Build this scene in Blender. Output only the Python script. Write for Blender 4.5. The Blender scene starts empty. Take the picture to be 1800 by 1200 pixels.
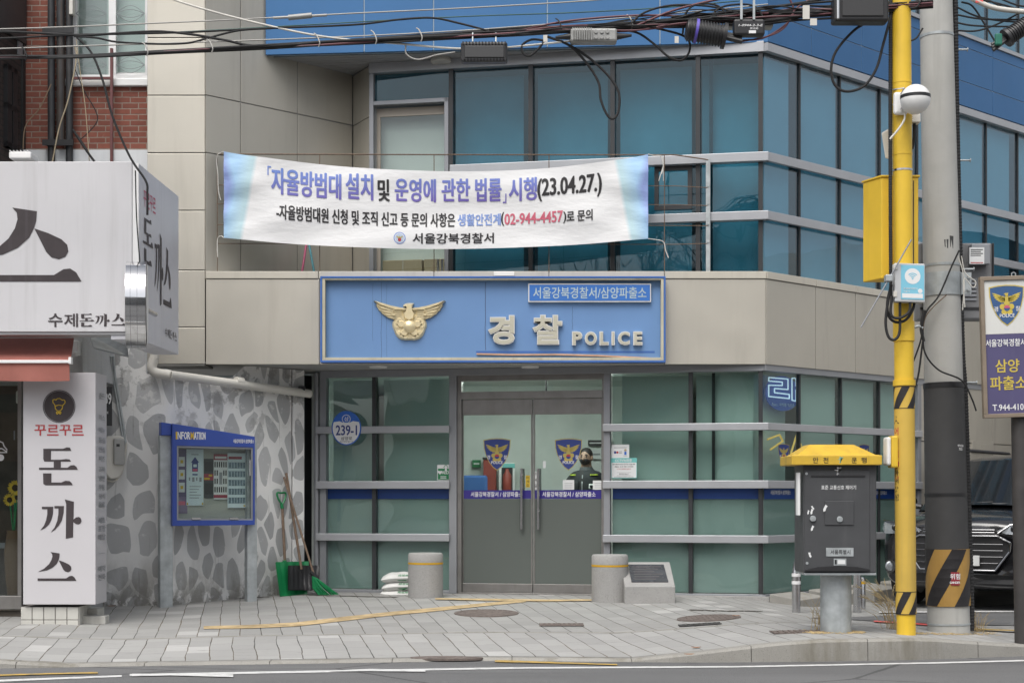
import bpy, bmesh, math, random
from mathutils import Vector, Matrix
random.seed(7)
SC = bpy.context.scene
COL = SC.collection
# ---------------------------------------------------------------- camera, world, sun, exposure
FPX, CX, HY, CAMY, CAMZ = 2718.0, 900.0, 870.0, -18.0, 1.192
cam_d = bpy.data.cameras.new("camera")
cam = bpy.data.objects.new("camera", cam_d); COL.objects.link(cam)
cam.location = (0, CAMY, CAMZ); cam.rotation_euler = (math.radians(90), 0, 0)
cam_d.sensor_width = 36; cam_d.lens = FPX/1800*36
cam_d.shift_y = (HY-600)/1800; cam_d.clip_end = 3000
SC.camera = cam
SUN_EL, SUN_AZ = math.radians(58), math.radians(-20)     # azimuth measured from -Y (behind the camera) towards -X
w = bpy.data.worlds.new("World"); SC.world = w; w.use_nodes = True
nt = w.node_tree; bg = nt.nodes["Background"]
sky = nt.nodes.new("ShaderNodeTexSky"); sky.sky_type = 'NISHITA'; sky.sun_disc = False
sky.sun_elevation = SUN_EL; sky.dust_density = 4.0; sky.air_density = 1.0; sky.ozone_density = 0.6
hs = nt.nodes.new("ShaderNodeHueSaturation"); hs.inputs['Saturation'].default_value = 0.30
nt.links.new(sky.outputs[0], hs.inputs['Color']); nt.links.new(hs.outputs[0], bg.inputs[0])
bg.inputs[1].default_value = 0.12
sd = bpy.data.lights.new("sun", 'SUN'); sun = bpy.data.objects.new("sun", sd); COL.objects.link(sun)
sd.energy = 1.5; sd.angle = math.radians(45); sd.color = (1, 0.975, 0.93)
# vector pointing towards the sun
sv = Vector((math.sin(SUN_AZ)*math.cos(SUN_EL), -math.cos(SUN_AZ)*math.cos(SUN_EL), math.sin(SUN_EL)))
sun.rotation_euler = sv.to_track_quat('Z', 'Y').to_euler()
sky.sun_rotation = math.atan2(sv.x, sv.y)
SC.view_settings.view_transform = 'Standard'; SC.view_settings.look = 'None'
SC.view_settings.gamma = 1.0; SC.view_settings.exposure = 0.50
SC.cycles.use_denoising = True
SC.cycles.max_bounces = 10; SC.cycles.transparent_max_bounces = 16; SC.cycles.caustics_reflective = False; SC.cycles.caustics_refractive = False

# ---------------------------------------------------------------- pixel / plane helpers
def P(px, py, Y):
    d = Y-CAMY
    return Vector(((px-CX)*d/FPX, Y, CAMZ+(HY-py)*d/FPX))
class Pl:
    """vertical plane: u along it, v = height, w = out of it towards the street"""
    def __init__(s, x, y, dx, dy):
        l = math.hypot(dx, dy); s.x, s.y, s.dx, s.dy = x, y, dx/l, dy/l
        s.nx, s.ny = s.dy, -s.dx
    def __call__(s, u, v, w=0):
        return Vector((s.x+s.dx*u+s.nx*w, s.y+s.dy*u+s.ny*w, v))
    def u(s, px, w=0):
        k = (px-CX)/FPX; x0 = s.x+s.nx*w; y0 = s.y+s.ny*w-CAMY
        return (k*y0-x0)/(s.dx-k*s.dy)
    def v(s, px, py, w=0):
        d = s.y+s.ny*w+s.dy*s.u(px, w)-CAMY
        return CAMZ+(HY-py)*d/FPX
    def r(s, x0, y0, x1, y1, w=0):
        xm = (x0+x1)/2
        return s.u(x0, w), s.u(x1, w), s.v(xm, y1, w), s.v(xm, y0, w)
    def p(s, px, py, w=0):
        return (s.u(px, w), s.v(px, py, w))
def FY(Y): return Pl(0, Y, 1, 0)

# kerb / ground heights
KERB = [(-14, -6.3), (-6.2, -5.6), (-4.05, -5.55), (-3.0, -5.4), (-0.2, -5.0), (1.47, -5.12), (2.45, -5.05), (3.46, -4.9), (4.6, -4.55), (8, -3.9), (20, -1.8)]
KZ = [(-14, -0.115), (-4.6, -0.115), (-3.6, -0.18), (1.0, -0.18), (2.2, -0.05), (2.6, -0.025), (3.5, -0.025), (4.2, -0.09), (4.8, -0.13), (20, -0.17)]
def lerp_tab(t, x):
    if x <= t[0][0]: return t[0][1]
    for (a, b), (c, d) in zip(t, t[1:]):
        if x <= c: return b+(d-b)*(x-a)/(c-a)
    return t[-1][1]
def gz(x, y):
    yk = lerp_tab(KERB, x); zk = lerp_tab(KZ, x)
    t = min(1, max(0, (y-yk)/(-0.3-yk)))
    far = -.05*min(1, max(0, (-2.5-x)/1.5)) if x < 2.4 else max(-0.10, -0.10*(x-2.4)/1.2)
    return zk*(1-t)+far*t
def G(px, py):
    d = 14.0
    for _ in range(30):
        x = (px-CX)*d/FPX; z = gz(x, d+CAMY)
        d = 0.5*d+0.5*FPX*(CAMZ-z)/(py-HY)
    x = (px-CX)*d/FPX
    return Vector((x, d+CAMY, gz(x, d+CAMY)))

# ---------------------------------------------------------------- mesh builder
def textmesh(s, bold=0.0, shear=0.0):
    c = bpy.data.curves.new("t", 'FONT'); c.body = s; c.offset = bold; c.shear = shear; c.resolution_u = 3
    o = bpy.data.objects.new("t", c); COL.objects.link(o)
    dg = bpy.context.evaluated_depsgraph_get(); dg.update()
    me = o.evaluated_get(dg).to_mesh()
    vs = [v.co.copy() for v in me.vertices]; fs = [tuple(p.vertices) for p in me.polygons]
    o.evaluated_get(dg).to_mesh_clear()
    bpy.data.objects.remove(o); bpy.data.curves.remove(c)
    return vs, fs
ORIG = {}
class MB:
    def __init__(s): s.v = []; s.f = []; s.m = []
    def add(s, vs, fs, mi=0):
        n = len(s.v); s.v += [Vector(v) for v in vs]
        s.f += [tuple(i+n for i in f) for f in fs]; s.m += [mi]*len(fs); return s
    def box(s, fn, u0, u1, v0, v1, w0, w1, mi=0):
        c = [fn(u, v, w_) for w_ in (w0, w1) for v in (v0, v1) for u in (u0, u1)]
        return s.add(c, [(0,1,3,2),(4,6,7,5),(0,4,5,1),(2,3,7,6),(0,2,6,4),(1,5,7,3)], mi)
    def wbox(s, x0, x1, y0, y1, z0, z1, mi=0):
        return s.box(lambda u, v, w_: Vector((u, w_, v)), x0, x1, z0, z1, y0, y1, mi)
    def prism(s, fn, pts, w0, w1, mi=0):
        n = len(pts)
        vs = [fn(a, b, w0) for a, b in pts]+[fn(a, b, w1) for a, b in pts]
        fs = [tuple(range(n)), tuple(range(2*n-1, n-1, -1))]
        fs += [(i, (i+1) % n, n+(i+1) % n, n+i) for i in range(n)]
        return s.add(vs, fs, mi)
    def poly(s, fn, pts, w_, mi=0):
        return s.add([fn(a, b, w_) for a, b in pts], [tuple(range(len(pts)))], mi)
    def dome(s, fn, pts, w0, w1, mi=0, k=0.6):
        """polygon raised with a sloping rim (relief)"""
        n = len(pts); cx = sum(p[0] for p in pts)/n; cy = sum(p[1] for p in pts)/n
        inn = [(cx+(a-cx)*k, cy+(b-cy)*k) for a, b in pts]
        vs = [fn(a, b, w0) for a, b in pts]+[fn(a, b, w1) for a, b in inn]
        fs = [tuple(range(2*n-1, n-1, -1))]+[(i, (i+1) % n, n+(i+1) % n, n+i) for i in range(n)]
        return s.add(vs, fs, mi)
    def disc(s, fn, cu, cv, r, w0, w1, mi=0, n=32, ry=None):
        ry = ry or r
        return s.prism(fn, [(cu+r*math.cos(2*math.pi*i/n), cv+ry*math.sin(2*math.pi*i/n)) for i in range(n)], w0, w1, mi)
    def ring(s, fn, cu, cv, r0, r1, w0, w1, mi=0, n=40, a0=0, a1=2*math.pi):
        full = abs(a1-a0-2*math.pi) < 1e-6; k = n if full else n+1
        vs = []
        for i in range(k):
            a = a0+(a1-a0)*i/n; c, q = math.cos(a), math.sin(a)
            vs += [fn(cu+r0*c, cv+r0*q, w0), fn(cu+r1*c, cv+r1*q, w0), fn(cu+r1*c, cv+r1*q, w1), fn(cu+r0*c, cv+r0*q, w1)]
        fs = []
        for i in range(n if full else n):
            j = (i+1) % k
            for e in range(4): fs.append((4*i+e, 4*i+(e+1) % 4, 4*j+(e+1) % 4, 4*j+e))
        if not full: fs += [(0,1,2,3), (4*n, 4*n+1, 4*n+2, 4*n+3)]
        return s.add(vs, fs, mi)
    def tube(s, pts, r, n=8, mi=0):
        pts = [Vector(p) for p in pts]; m = len(pts)
        rs = r if isinstance(r, (list, tuple)) else [r]*m
        up = None; vs = []
        for i, p in enumerate(pts):
            t = (pts[min(i+1, m-1)]-pts[max(i-1, 0)]).normalized()
            if up is None: up = Vector((0, 0, 1)) if abs(t.z) < .9 else Vector((0, 1, 0))
            a = t.cross(up)
            if a.length < 1e-4: a = t.cross(Vector((1, 0, 0)))
            a.normalize(); b = a.cross(t).normalized(); up = b
            vs += [p+rs[i]*(math.cos(2*math.pi*k/n)*a+math.sin(2*math.pi*k/n)*b) for k in range(n)]
        fs = [(i*n+k, i*n+(k+1) % n, (i+1)*n+(k+1) % n, (i+1)*n+k) for i in range(m-1) for k in range(n)]
        fs += [tuple(range(n-1, -1, -1)), tuple(range((m-1)*n, m*n))]
        return s.add(vs, fs, mi)
    def lathe(s, c, prof, n=24, mi=0, axis=None):
        c = Vector(c); ax = Vector(axis or (0, 0, 1)).normalized()
        a = ax.orthogonal().normalized(); b = ax.cross(a)
        vs = [c+ax*z+r*(math.cos(2*math.pi*k/n)*a+math.sin(2*math.pi*k/n)*b) for r, z in prof for k in range(n)]
        m = len(prof)
        fs = [(i*n+k, i*n+(k+1) % n, (i+1)*n+(k+1) % n, (i+1)*n+k) for i in range(m-1) for k in range(n)]
        fs += [tuple(range(n-1, -1, -1)), tuple(range((m-1)*n, m*n))]
        return s.add(vs, fs, mi)
    def text(s, t, fn, u0, u1, v0, v1, w_, mi=0, bold=0.02, depth=0.0, sub=0, shear=0.0):
        e = 0
        if depth == 0 and bold > .018: e = min(.55*(bold-.012), .018)*abs(v1-v0)*(1.0 if not sub else .21); ev = e*(1.0 if not sub else 4.7); bold = .008
        vs, fs = textmesh(t, bold, shear)
        if not vs: return s
        xs = [q.x for q in vs]; ys = [q.y for q in vs]
        ax, bx, ay, by = min(xs), max(xs), min(ys), max(ys)
        q2 = [(u0+(q.x-ax)/(bx-ax)*(u1-u0), v0+(q.y-ay)/(by-ay)*(v1-v0)) for q in vs]
        if sub:
            bm = bmesh.new(); bv = [bm.verts.new((a, b, 0)) for a, b in q2]
            for f in fs:
                try: bm.faces.new([bv[i] for i in f])
                except ValueError: pass
            for _ in range(3):
                es = [e for e in bm.edges if e.calc_length() > sub]
                if not es: break
                bmesh.ops.subdivide_edges(bm, edges=es, cuts=1)
                bmesh.ops.triangulate(bm, faces=[f for f in bm.faces if len(f.verts) > 4])
            bm.verts.index_update()
            q2 = [(q.co.x, q.co.y) for q in bm.verts]; fs = [tuple(q.index for q in f.verts) for f in bm.faces]; bm.free()
        if depth == 0:
            if not e: return s.add([fn(a, b, w_) for a, b in q2], fs, mi)
            for k, (du, dv) in enumerate(((0, 0), (e, 0), (-e, 0), (0, ev*.5), (0, -ev*.5))): s.add([fn(a+du, b+dv, w_+.00015*k) for a, b in q2], fs, mi)
            return s
        n = len(q2); ec = {}
        for f in fs:
            for i in range(len(f)):
                e = (f[i], f[(i+1) % len(f)]); ec[e] = 1
        side = [(a, b, n+b, n+a) for (a, b) in ec if (b, a) not in ec]
        return s.add([fn(a, b, w_+depth) for a, b in q2]+[fn(a, b, w_) for a, b in q2], list(fs)+side, mi)
    def sphere(s, c, r, mi=0, n=20, m=12, sc=(1, 1, 1)):
        c = Vector(c); vs = [c+Vector((0, 0, r*sc[2]))]
        for i in range(1, m):
            a = math.pi*i/m
            vs += [c+Vector((r*sc[0]*math.sin(a)*math.cos(2*math.pi*k/n), r*sc[1]*math.sin(a)*math.sin(2*math.pi*k/n), r*sc[2]*math.cos(a))) for k in range(n)]
        vs.append(c-Vector((0, 0, r*sc[2]))); L = len(vs)-1
        fs = [(0, 1+k, 1+(k+1) % n) for k in range(n)]
        fs += [(1+i*n+k, 1+(i+1)*n+k, 1+(i+1)*n+(k+1) % n, 1+i*n+(k+1) % n) for i in range(m-2) for k in range(n)]
        fs += [(L, 1+(m-2)*n+(k+1) % n, 1+(m-2)*n+k) for k in range(n)]
        return s.add(vs, fs, mi)
    def grid(s, fn, us, vs_, mi=0):
        a = [fn(u, v) for v in vs_ for u in us]; k = len(us)
        return s.add(a, [(j*k+i, j*k+i+1, (j+1)*k+i+1, (j+1)*k+i) for j in range(len(vs_)-1) for i in range(k-1)], mi)
    def build(s, name, mats, parent=None, base=None, bev=0, smooth=False, label=None, cat=None, group=None, kind=None, fix=True):
        mats = mats if isinstance(mats, (list, tuple)) else [mats]
        if parent is not None: org = ORIG[parent.name]
        elif kind == 'structure': org = Vector((0, 0, 0))
        else:
            if base is None:
                xs = [v.x for v in s.v]; ys = [v.y for v in s.v]
                base = Vector(((min(xs)+max(xs))/2, (min(ys)+max(ys))/2, min(v.z for v in s.v)))
            org = Vector(base)
        me = bpy.data.meshes.new(name); me.from_pydata([v-org for v in s.v], [], s.f)
        for m_ in mats: me.materials.append(m_)
        me.polygons.foreach_set("material_index", s.m); me.update()
        if fix:
            bm = bmesh.new(); bm.from_mesh(me); bmesh.ops.recalc_face_normals(bm, faces=bm.faces); bm.to_mesh(me); bm.free()
        o = bpy.data.objects.new(name, me); COL.objects.link(o)
        if parent is not None: o.parent = parent
        else: o.location = org
        ORIG[o.name] = org
        if smooth:
            me.polygons.foreach_set("use_smooth", [True]*len(me.polygons))
            me.set_sharp_from_angle(angle=math.radians(40))
        if bev:
            b = o.modifiers.new("bevel", 'BEVEL'); b.width = bev; b.segments = 2; b.limit_method = 'ANGLE'; b.angle_limit = math.radians(40)
        if label: o["label"] = label
        if cat: o["category"] = cat
        if group: o["group"] = group
        if kind: o["kind"] = kind
        return o
def thing(name, label, cat, loc, group=None):
    o = bpy.data.objects.new(name, None); COL.objects.link(o); o.empty_display_size = .1
    o.location = loc; ORIG[o.name] = Vector(loc); o["label"] = label; o["category"] = cat
    if group: o["group"] = group
    return o
def smooth_path(pts, n=8):
    """Catmull-Rom through points"""
    pts = [Vector(p) for p in pts]; q = [pts[0]*2-pts[1]]+pts+[pts[-1]*2-pts[-2]]; out = []
    for i in range(1, len(q)-2):
        for k in range(n):
            t = k/n; a, b, c, d = q[i-1], q[i], q[i+1], q[i+2]
            out.append(0.5*((2*b)+(c-a)*t+(2*a-5*b+4*c-d)*t*t+(3*b-a-3*c+d)*t**3))
    out.append(pts[-1]); return out

# ---------------------------------------------------------------- materials
class Nd:
    def __init__(s, m): s.t = m.node_tree
    def n(s, typ, **kw):
        o = s.t.nodes.new("ShaderNode"+typ)
        for k, v in kw.items():
            if k.startswith('i_'):
                key = k[2:]; key = int(key) if key.isdigit() else key.replace('_', ' ')
                if hasattr(v, 'links') or hasattr(v, 'is_linked'): s.t.links.new(v, o.inputs[key])
                else: o.inputs[key].default_value = v
            else: setattr(o, k, v)
        return o
    def link(s, a, b): s.t.links.new(a, b)
    def math(s, op, a, b=0.5, c=None, clamp=False):
        o = s.t.nodes.new("ShaderNodeMath"); o.operation = op; o.use_clamp = clamp
        for i, x in enumerate((a, b, c)):
            if x is None: continue
            if hasattr(x, 'is_linked'): s.t.links.new(x, o.inputs[i])
            else: o.inputs[i].default_value = x
        return o.outputs[0]
    def mix(s, f, a, b):
        o = s.t.nodes.new("ShaderNodeMix"); o.data_type = 'RGBA'
        for i, x in ((0, f), (6, a), (7, b)):
            if hasattr(x, 'is_linked'): s.t.links.new(x, o.inputs[i])
            else: o.inputs[i].default_value = x if not isinstance(x, tuple) or len(x) == 4 else (*x, 1)
        return o.outputs[2]
    def ramp(s, f, p0, p1):
        o = s.t.nodes.new("ShaderNodeMapRange"); o.inputs[1].default_value = p0; o.inputs[2].default_value = p1
        s.t.links.new(f, o.inputs[0]); return o.outputs[0]
    def noise(s, vec, scale, detail=3, rough=.55):
        o = s.n("TexNoise"); o.inputs['Scale'].default_value = scale; o.inputs['Detail'].default_value = detail; o.inputs['Roughness'].default_value = rough
        if vec is not None: s.link(vec, o.inputs['Vector'])
        return o.outputs[0]
    def obj(s, scale=(1, 1, 1), rot=(0, 0, 0)):
        tc = s.n("TexCoord"); mp = s.n("Mapping"); mp.inputs['Scale'].default_value = scale; mp.inputs['Rotation'].default_value = rot
        s.link(tc.outputs['Object'], mp.inputs[0]); return mp.outputs[0]
def newmat(name):
    m = bpy.data.materials.new(name); m.use_nodes = True
    return m, Nd(m), m.node_tree.nodes["Principled BSDF"]
def c4(c): return (*c, 1) if len(c) == 3 else c
def pbr(name, col, rough=.5, metal=0, var=.08, vs=3, bump=0, bs=60, streak=0, sscale=6, dirt=None, coat=0, emit=0, spec=.5, speck=0, spcol=None, spscale=120):
    m, N, b = newmat(name)
    b.inputs['Roughness'].default_value = rough; b.inputs['Metallic'].default_value = metal
    b.inputs['Specular IOR Level'].default_value = spec
    b.inputs['Coat Weight'].default_value = coat; b.inputs['Coat Roughness'].default_value = .05
    v = N.obj()
    lo = tuple(x*(1-var) for x in col[:3]); hi = tuple(min(1, x*(1+var)) for x in col[:3])
    n1 = N.ramp(N.noise(v, vs, 5), .3, .7)
    c = N.mix(n1, lo, hi)
    if speck:
        sp = N.ramp(N.noise(v, spscale, 2), .62, .66)
        c = N.mix(N.math('MULTIPLY', sp, speck), c, spcol or (.05, .05, .05))
        sp2 = N.ramp(N.noise(v, spscale*1.3, 2), .40, .36)
        c = N.mix(N.math('MULTIPLY', sp2, speck*.7), c, tuple(min(1, x*1.6) for x in col[:3]))
    if streak:
        vz = N.obj((sscale, sscale, .35))
        st = N.math('MULTIPLY', N.ramp(N.noise(vz, 1, 6, .65), .52, .72), streak)
        c = N.mix(st, c, dirt or tuple(x*.45 for x in col[:3]))
    N.link(c, b.inputs['Base Color'])
    rn = N.ramp(N.noise(v, vs*2.3, 4), .2, .8)
    N.link(N.math('ADD', N.math('MULTIPLY', rn, .12), max(0.02, rough-.06)), b.inputs['Roughness'])
    if bump:
        bp = N.n("Bump"); bp.inputs['Strength'].default_value = bump; bp.inputs['Distance'].default_value = .004
        N.link(N.noise(v, bs, 4), bp.inputs['Height']); N.link(bp.outputs[0], b.inputs['Normal'])
    if emit:
        b.inputs['Emission Color'].default_value = c4(col); b.inputs['Emission Strength'].default_value = emit
    return m
def glassmat(name, tint, refl=.10, edge=.5, wav=.02, rough=.0):
    m, N, b = newmat(name); nt = m.node_tree; nt.nodes.remove(b); out = nt.nodes["Material Output"]
    tr = N.n("BsdfTransparent"); tr.inputs[0].default_value = c4(tint)
    gl = N.n("BsdfGlossy"); gl.inputs['Roughness'].default_value = rough; gl.inputs[0].default_value = (.95, .97, 1, 1)
    if wav:
        bp = N.n("Bump"); bp.inputs['Strength'].default_value = wav; bp.inputs['Distance'].default_value = .3
        N.link(N.noise(N.obj(), 1.1, 1), bp.inputs['Height']); N.link(bp.outputs[0], gl.inputs['Normal'])
    lw = N.n("LayerWeight"); f = N.math('POWER', lw.outputs['Facing'], 4)
    f = N.math('ADD', N.math('MULTIPLY', f, edge), refl, clamp=True)
    mx = N.n("MixShader"); N.link(f, mx.inputs[0]); N.link(tr.outputs[0], mx.inputs[1]); N.link(gl.outputs[0], mx.inputs[2])
    N.link(mx.outputs[0], out.inputs[0]); return m
def emat(name, col, s):
    m, N, b = newmat(name); b.inputs['Base Color'].default_value = c4(col)
    b.inputs['Emission Color'].default_value = c4(col); b.inputs['Emission Strength'].default_value = s; return m
M = {}
M['clad'] = pbr('beige aluminium cladding', (.56, .53, .465), .46, .62, .04, 1.2, spec=.3, streak=.42, sscale=4, dirt=(.43, .40, .345))
M['cladgap'] = pbr('joint sealant', (.30, .295, .28), .8)
M['coping'] = pbr('coping aluminium', (.53, .50, .43), .42, 0, .05, 2, streak=.3, sscale=7, dirt=(.3, .27, .23))
M['blue'] = pbr('blue aluminium cladding', (.055, .155, .33), .42, .25, .05, 1.0, spec=.3, streak=.25, sscale=4, dirt=(.065, .15, .29))
M['bluejoint'] = pbr('pale joint strip', (.30, .38, .46), .6)
M['alu'] = pbr('silver aluminium profile', (.42, .43, .45), .40, .35, .05, 3, streak=.2, sscale=5, dirt=(.36, .36, .37))
M['aluframe'] = pbr('grey aluminium frame', (.30, .31, .33), .42, .35, .06, 3)
M['mull'] = pbr('dark mullion', (.035, .037, .04), .4)
M['soffit'] = pbr('soffit slats', (.42, .42, .42), .5, 0, .05, 2)
M['white'] = pbr('white plastic', (.78, .78, .77), .45, 0, .04)
M['offwhite'] = pbr('aged white plastic', (.62, .60, .55), .5, 0, .08)
M['black'] = pbr('black plastic', (.022, .022, .024), .45, 0, .2)
M['blackmatt'] = pbr('black rubber', (.018, .018, .019), .75, 0, .2)
M['steel'] = pbr('brushed stainless steel', (.60, .60, .61), .24, 1, .06, 8)
M['mirror'] = pbr('polished stainless steel', (.72, .72, .73), .08, 1, .03, 4)
M['galv'] = pbr('galvanised steel', (.42, .45, .46), .5, .4, .2, 9, streak=.25, sscale=8)
M['rust'] = pbr('rusty wire', (.17, .12, .085), .8, .2, .3, 30)
M['gold'] = pbr('gold', (.86, .73, .46), .32, .45, .10, 14, bump=.15, bs=40)
M['granite'] = pbr('grey granite', (.33, .325, .315), .75, 0, .08, 4, bump=.25, bs=160, speck=.75, spcol=(.10, .10, .10), spscale=140)
M['granitedark'] = pbr('polished dark plate', (.045, .047, .055), .25, 0, .2, 5)
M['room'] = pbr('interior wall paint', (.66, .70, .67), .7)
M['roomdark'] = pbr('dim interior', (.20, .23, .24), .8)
M['roomfloor'] = pbr('interior floor', (.25, .24, .22), .5)
M['blind'] = pbr('roller blind fabric', (.38, .45, .46), .85, 0, .16, 1.1)
M['frost'] = pbr('frosted film', (.42, .46, .44), .65, 0, .07, .9)
M['glassup'] = glassmat('upper blue glass', (.52, .765, .84), .045, .5, .05)
M['glassside'] = glassmat('side blue glass', (.58, .79, .87), .13, .4, .06)
M['blind_lightened'] = pbr('side roller blind fabric lightened', (.66, .70, .72), .85, 0, .05, 1.5)  # paler copy of the blind fabric, making up for low light on the side
M['glasslow'] = glassmat('lower green glass', (.80, .875, .86), .05, .5, .06)
M['glassclear'] = glassmat('clear door glass', (.91, .945, .93), .05, .45, .01)
M['glassdark'] = glassmat('dark window glass', (.60, .62, .62), .06, .5, .02)
# film band
M['bluefilm'] = pbr('blue film band', (.012, .055, .24), .4)
M['purplefilm'] = pbr('violet blue film band', (.035, .025, .21), .4)
M['navy'] = pbr('navy print', (.028, .05, .22), .45, 0, .06)
M['pgold'] = pbr('gold print', (.45, .36, .10), .5)
M['pwhite'] = pbr('white print', (.78, .78, .78), .5, 0, .02)
M['pblack'] = pbr('black print', (.02, .018, .02), .55, 0, .1)
M['pbrown'] = pbr('dark brown print', (.045, .035, .038), .55, 0, .15, 6, streak=.25, sscale=14, dirt=(.12, .11, .12))
M['pred'] = pbr('red print', (.42, .045, .05), .55)
M['ppink'] = pbr('pink print', (.55, .10, .18), .55)
M['pgreen'] = pbr('green print', (.02, .22, .08), .5)
M['pyellow'] = pbr('yellow print', (.62, .42, .03), .5)
M['teal'] = pbr('teal print', (.16, .48, .46), .5)
M['paper'] = pbr('paper', (.72, .73, .73), .8)
M['kraft'] = pbr('cardboard', (.42, .33, .22), .8)
# ================================================================ ground, road, pavement
def paver_mat(name, base, light, rot, joint=.025, wx=.195, wy=.30, phase=0.0):
    m, N, b = newmat(name); v = N.obj((1, 1, 1), (0, 0, rot))
    sx = N.n("SeparateXYZ"); N.link(v, sx.inputs[0])
    wob = N.math('MULTIPLY', N.math('SUBTRACT', N.noise(N.obj(), 1.3, 2), .5), .05)
    X = N.math('DIVIDE', N.math('ADD', N.math('ADD', sx.outputs[0], wob), phase), wx); Y = N.math('DIVIDE', sx.outputs[1], wy)
    cx = N.math('FLOOR', X); fx = N.math('FRACT', X)
    Y2 = N.math('ADD', Y, N.math('MULTIPLY', N.math('MODULO', cx, 2.0), .37)); cy = N.math('FLOOR', Y2); fy = N.math('FRACT', Y2)
    cb = N.n("CombineXYZ"); N.link(cx, cb.inputs[0]); N.link(cy, cb.inputs[1])
    wn = N.n("TexWhiteNoise", noise_dimensions='3D'); N.link(cb.outputs[0], wn.inputs['Vector']); r = wn.outputs['Value']
    lo = tuple(x*.90 for x in base); hi = tuple(x*1.08 for x in base)
    c = N.mix(r, lo, hi)
    c = N.mix(N.math('GREATER_THAN', r, .95), c, light)
    big = N.ramp(N.noise(N.obj(), .55, 5, .6), .32, .68)
    c = N.mix(N.math('MULTIPLY', big, .30), c, tuple(x*.68 for x in base))
    fine = N.ramp(N.noise(N.obj(), 90, 3), .3, .7); c = N.mix(N.math('MULTIPLY', fine, .16), c, tuple(x*.6 for x in base))
    spot = N.ramp(N.noise(N.obj((1, 4, 1)), 5, 5, .7), .60, .72); c = N.mix(N.math('MULTIPLY', spot, .5), c, (.13, .12, .11))
    jw = N.math('MULTIPLY', N.noise(N.obj(), 4, 2), 2*joint)
    ex = N.math('MINIMUM', fx, N.math('SUBTRACT', 1, fx)); jx = N.math('LESS_THAN', ex, N.math('MULTIPLY', jw, .8))
    ey = N.math('MINIMUM', fy, N.math('SUBTRACT', 1, fy)); jy = N.math('MULTIPLY', N.math('LESS_THAN', ey, joint*.35), .35)
    j = N.math('MAXIMUM', jx, jy)
    jc = N.mix(N.ramp(N.noise(N.obj(), .9, 3), .45, .62), (.085, .082, .078), (.13, .10, .07))
    c = N.mix(j, c, jc); N.link(c, b.inputs['Base Color']); b.inputs['Roughness'].default_value = .85; b.inputs['Specular IOR Level'].default_value = .3
    bp = N.n("Bump"); bp.inputs['Strength'].default_value = .5; bp.inputs['Distance'].default_value = .006
    hgt = N.math('ADD', N.math('SUBTRACT', N.math('MULTIPLY', fine, .25), j), N.math('MULTIPLY', r, .5)); N.link(hgt, bp.inputs['Height']); N.link(bp.outputs[0], b.inputs['Normal'])
    return m
M['paveA'] = paver_mat('block paving', (.35, .348, .335), (.48, .475, .46), math.radians(-10))
M['paveB'] = paver_mat('crossover paving', (.39, .387, .375), (.51, .505, .49), math.radians(-10), wy=.42, phase=.06)
def asphalt_mat():
    m, N, b = newmat('asphalt'); v = N.obj()
    n1 = N.ramp(N.noise(N.obj((.35, 1.2, 1)), 1.0, 5), .3, .7); c = N.mix(n1, (.125, .126, .128), (.170, .170, .171))
    sp = N.ramp(N.noise(v, 170, 2), .56, .64); c = N.mix(N.math('MULTIPLY', sp, .6), c, (.23, .23, .225))
    sp2 = N.ramp(N.noise(v, 120, 2), .44, .36); c = N.mix(N.math('MULTIPLY', sp2, .6), c, (.045, .045, .047))
    tr = N.ramp(N.noise(N.obj((.12, 2.6, 1)), 1.0, 4), .5, .72); c = N.mix(N.math('MULTIPLY', tr, .35), c, (.07, .07, .072))
    # patching seams and cracks
    vo = N.n("TexVoronoi", feature='DISTANCE_TO_EDGE', i_Scale=.45); N.link(N.obj((.6, 1.2, 1)), vo.inputs['Vector'])
    cr = N.math('LESS_THAN', vo.outputs[0], N.math('MULTIPLY', N.noise(v, 3, 4), .012)); c = N.mix(N.math('MULTIPLY', cr, .55), c, (.03, .03, .03))
    N.link(c, b.inputs['Base Color']); b.inputs['Roughness'].default_value = .82; b.inputs['Specular IOR Level'].default_value = .35
    bp = N.n("Bump"); bp.inputs['Strength'].default_value = .5; bp.inputs['Distance'].default_value = .006
    N.link(N.noise(v, 150, 3), bp.inputs['Height']); N.link(bp.outputs[0], b.inputs['Normal']); return m
M['asphalt'] = asphalt_mat()
def paint_mat(name, col, wear=.5):
    m, N, b = newmat(name); n = N.ramp(N.noise(N.obj((1, 2.5, 1)), 9, 6, .7), wear-.12, wear+.1)
    c = N.mix(N.math('MULTIPLY', n, .8), col, (.12, .12, .12)); N.link(c, b.inputs['Base Color']); b.inputs['Roughness'].default_value = .7; return m
M['roadwhite'] = paint_mat('white road paint', (.66, .66, .65), .62)
M['roadyellow'] = paint_mat('worn yellow road paint', (.55, .36, .08), .55)
M['tactile'] = pbr('yellow tactile paving', (.46, .345, .19), .85, 0, .35, 7, bump=.6, bs=40)
M['kerb'] = pbr('kerb granite', (.30, .29, .265), .85, 0, .14, 2.5, bump=.35, bs=90, streak=.9, sscale=2.5, dirt=(.15, .135, .10), speck=.4, spscale=130)
M['iron'] = pbr('rusty iron cover', (.17, .14, .125), .75, .2, .3, 22, bump=.7, bs=70)
M['irondark'] = pbr('dark iron grate', (.07, .068, .066), .7, .3, .3, 20, bump=.6, bs=80)
M['earth'] = pbr('earth', (.16, .145, .12), .95, 0, .25, 6, bump=.7, bs=60)

MB().wbox(-900, 900, -900, 900, -.8, -.30).build('ground', M['earth'], kind='structure')
mb = MB(); mb.grid(lambda u, v: Vector((u, v, -.2)), [-60+i*4 for i in range(31)], [-60+i*3 for i in range(19)]+[-4.0, -1.0]); mb.build('road', M['asphalt'], kind='structure')
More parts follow.
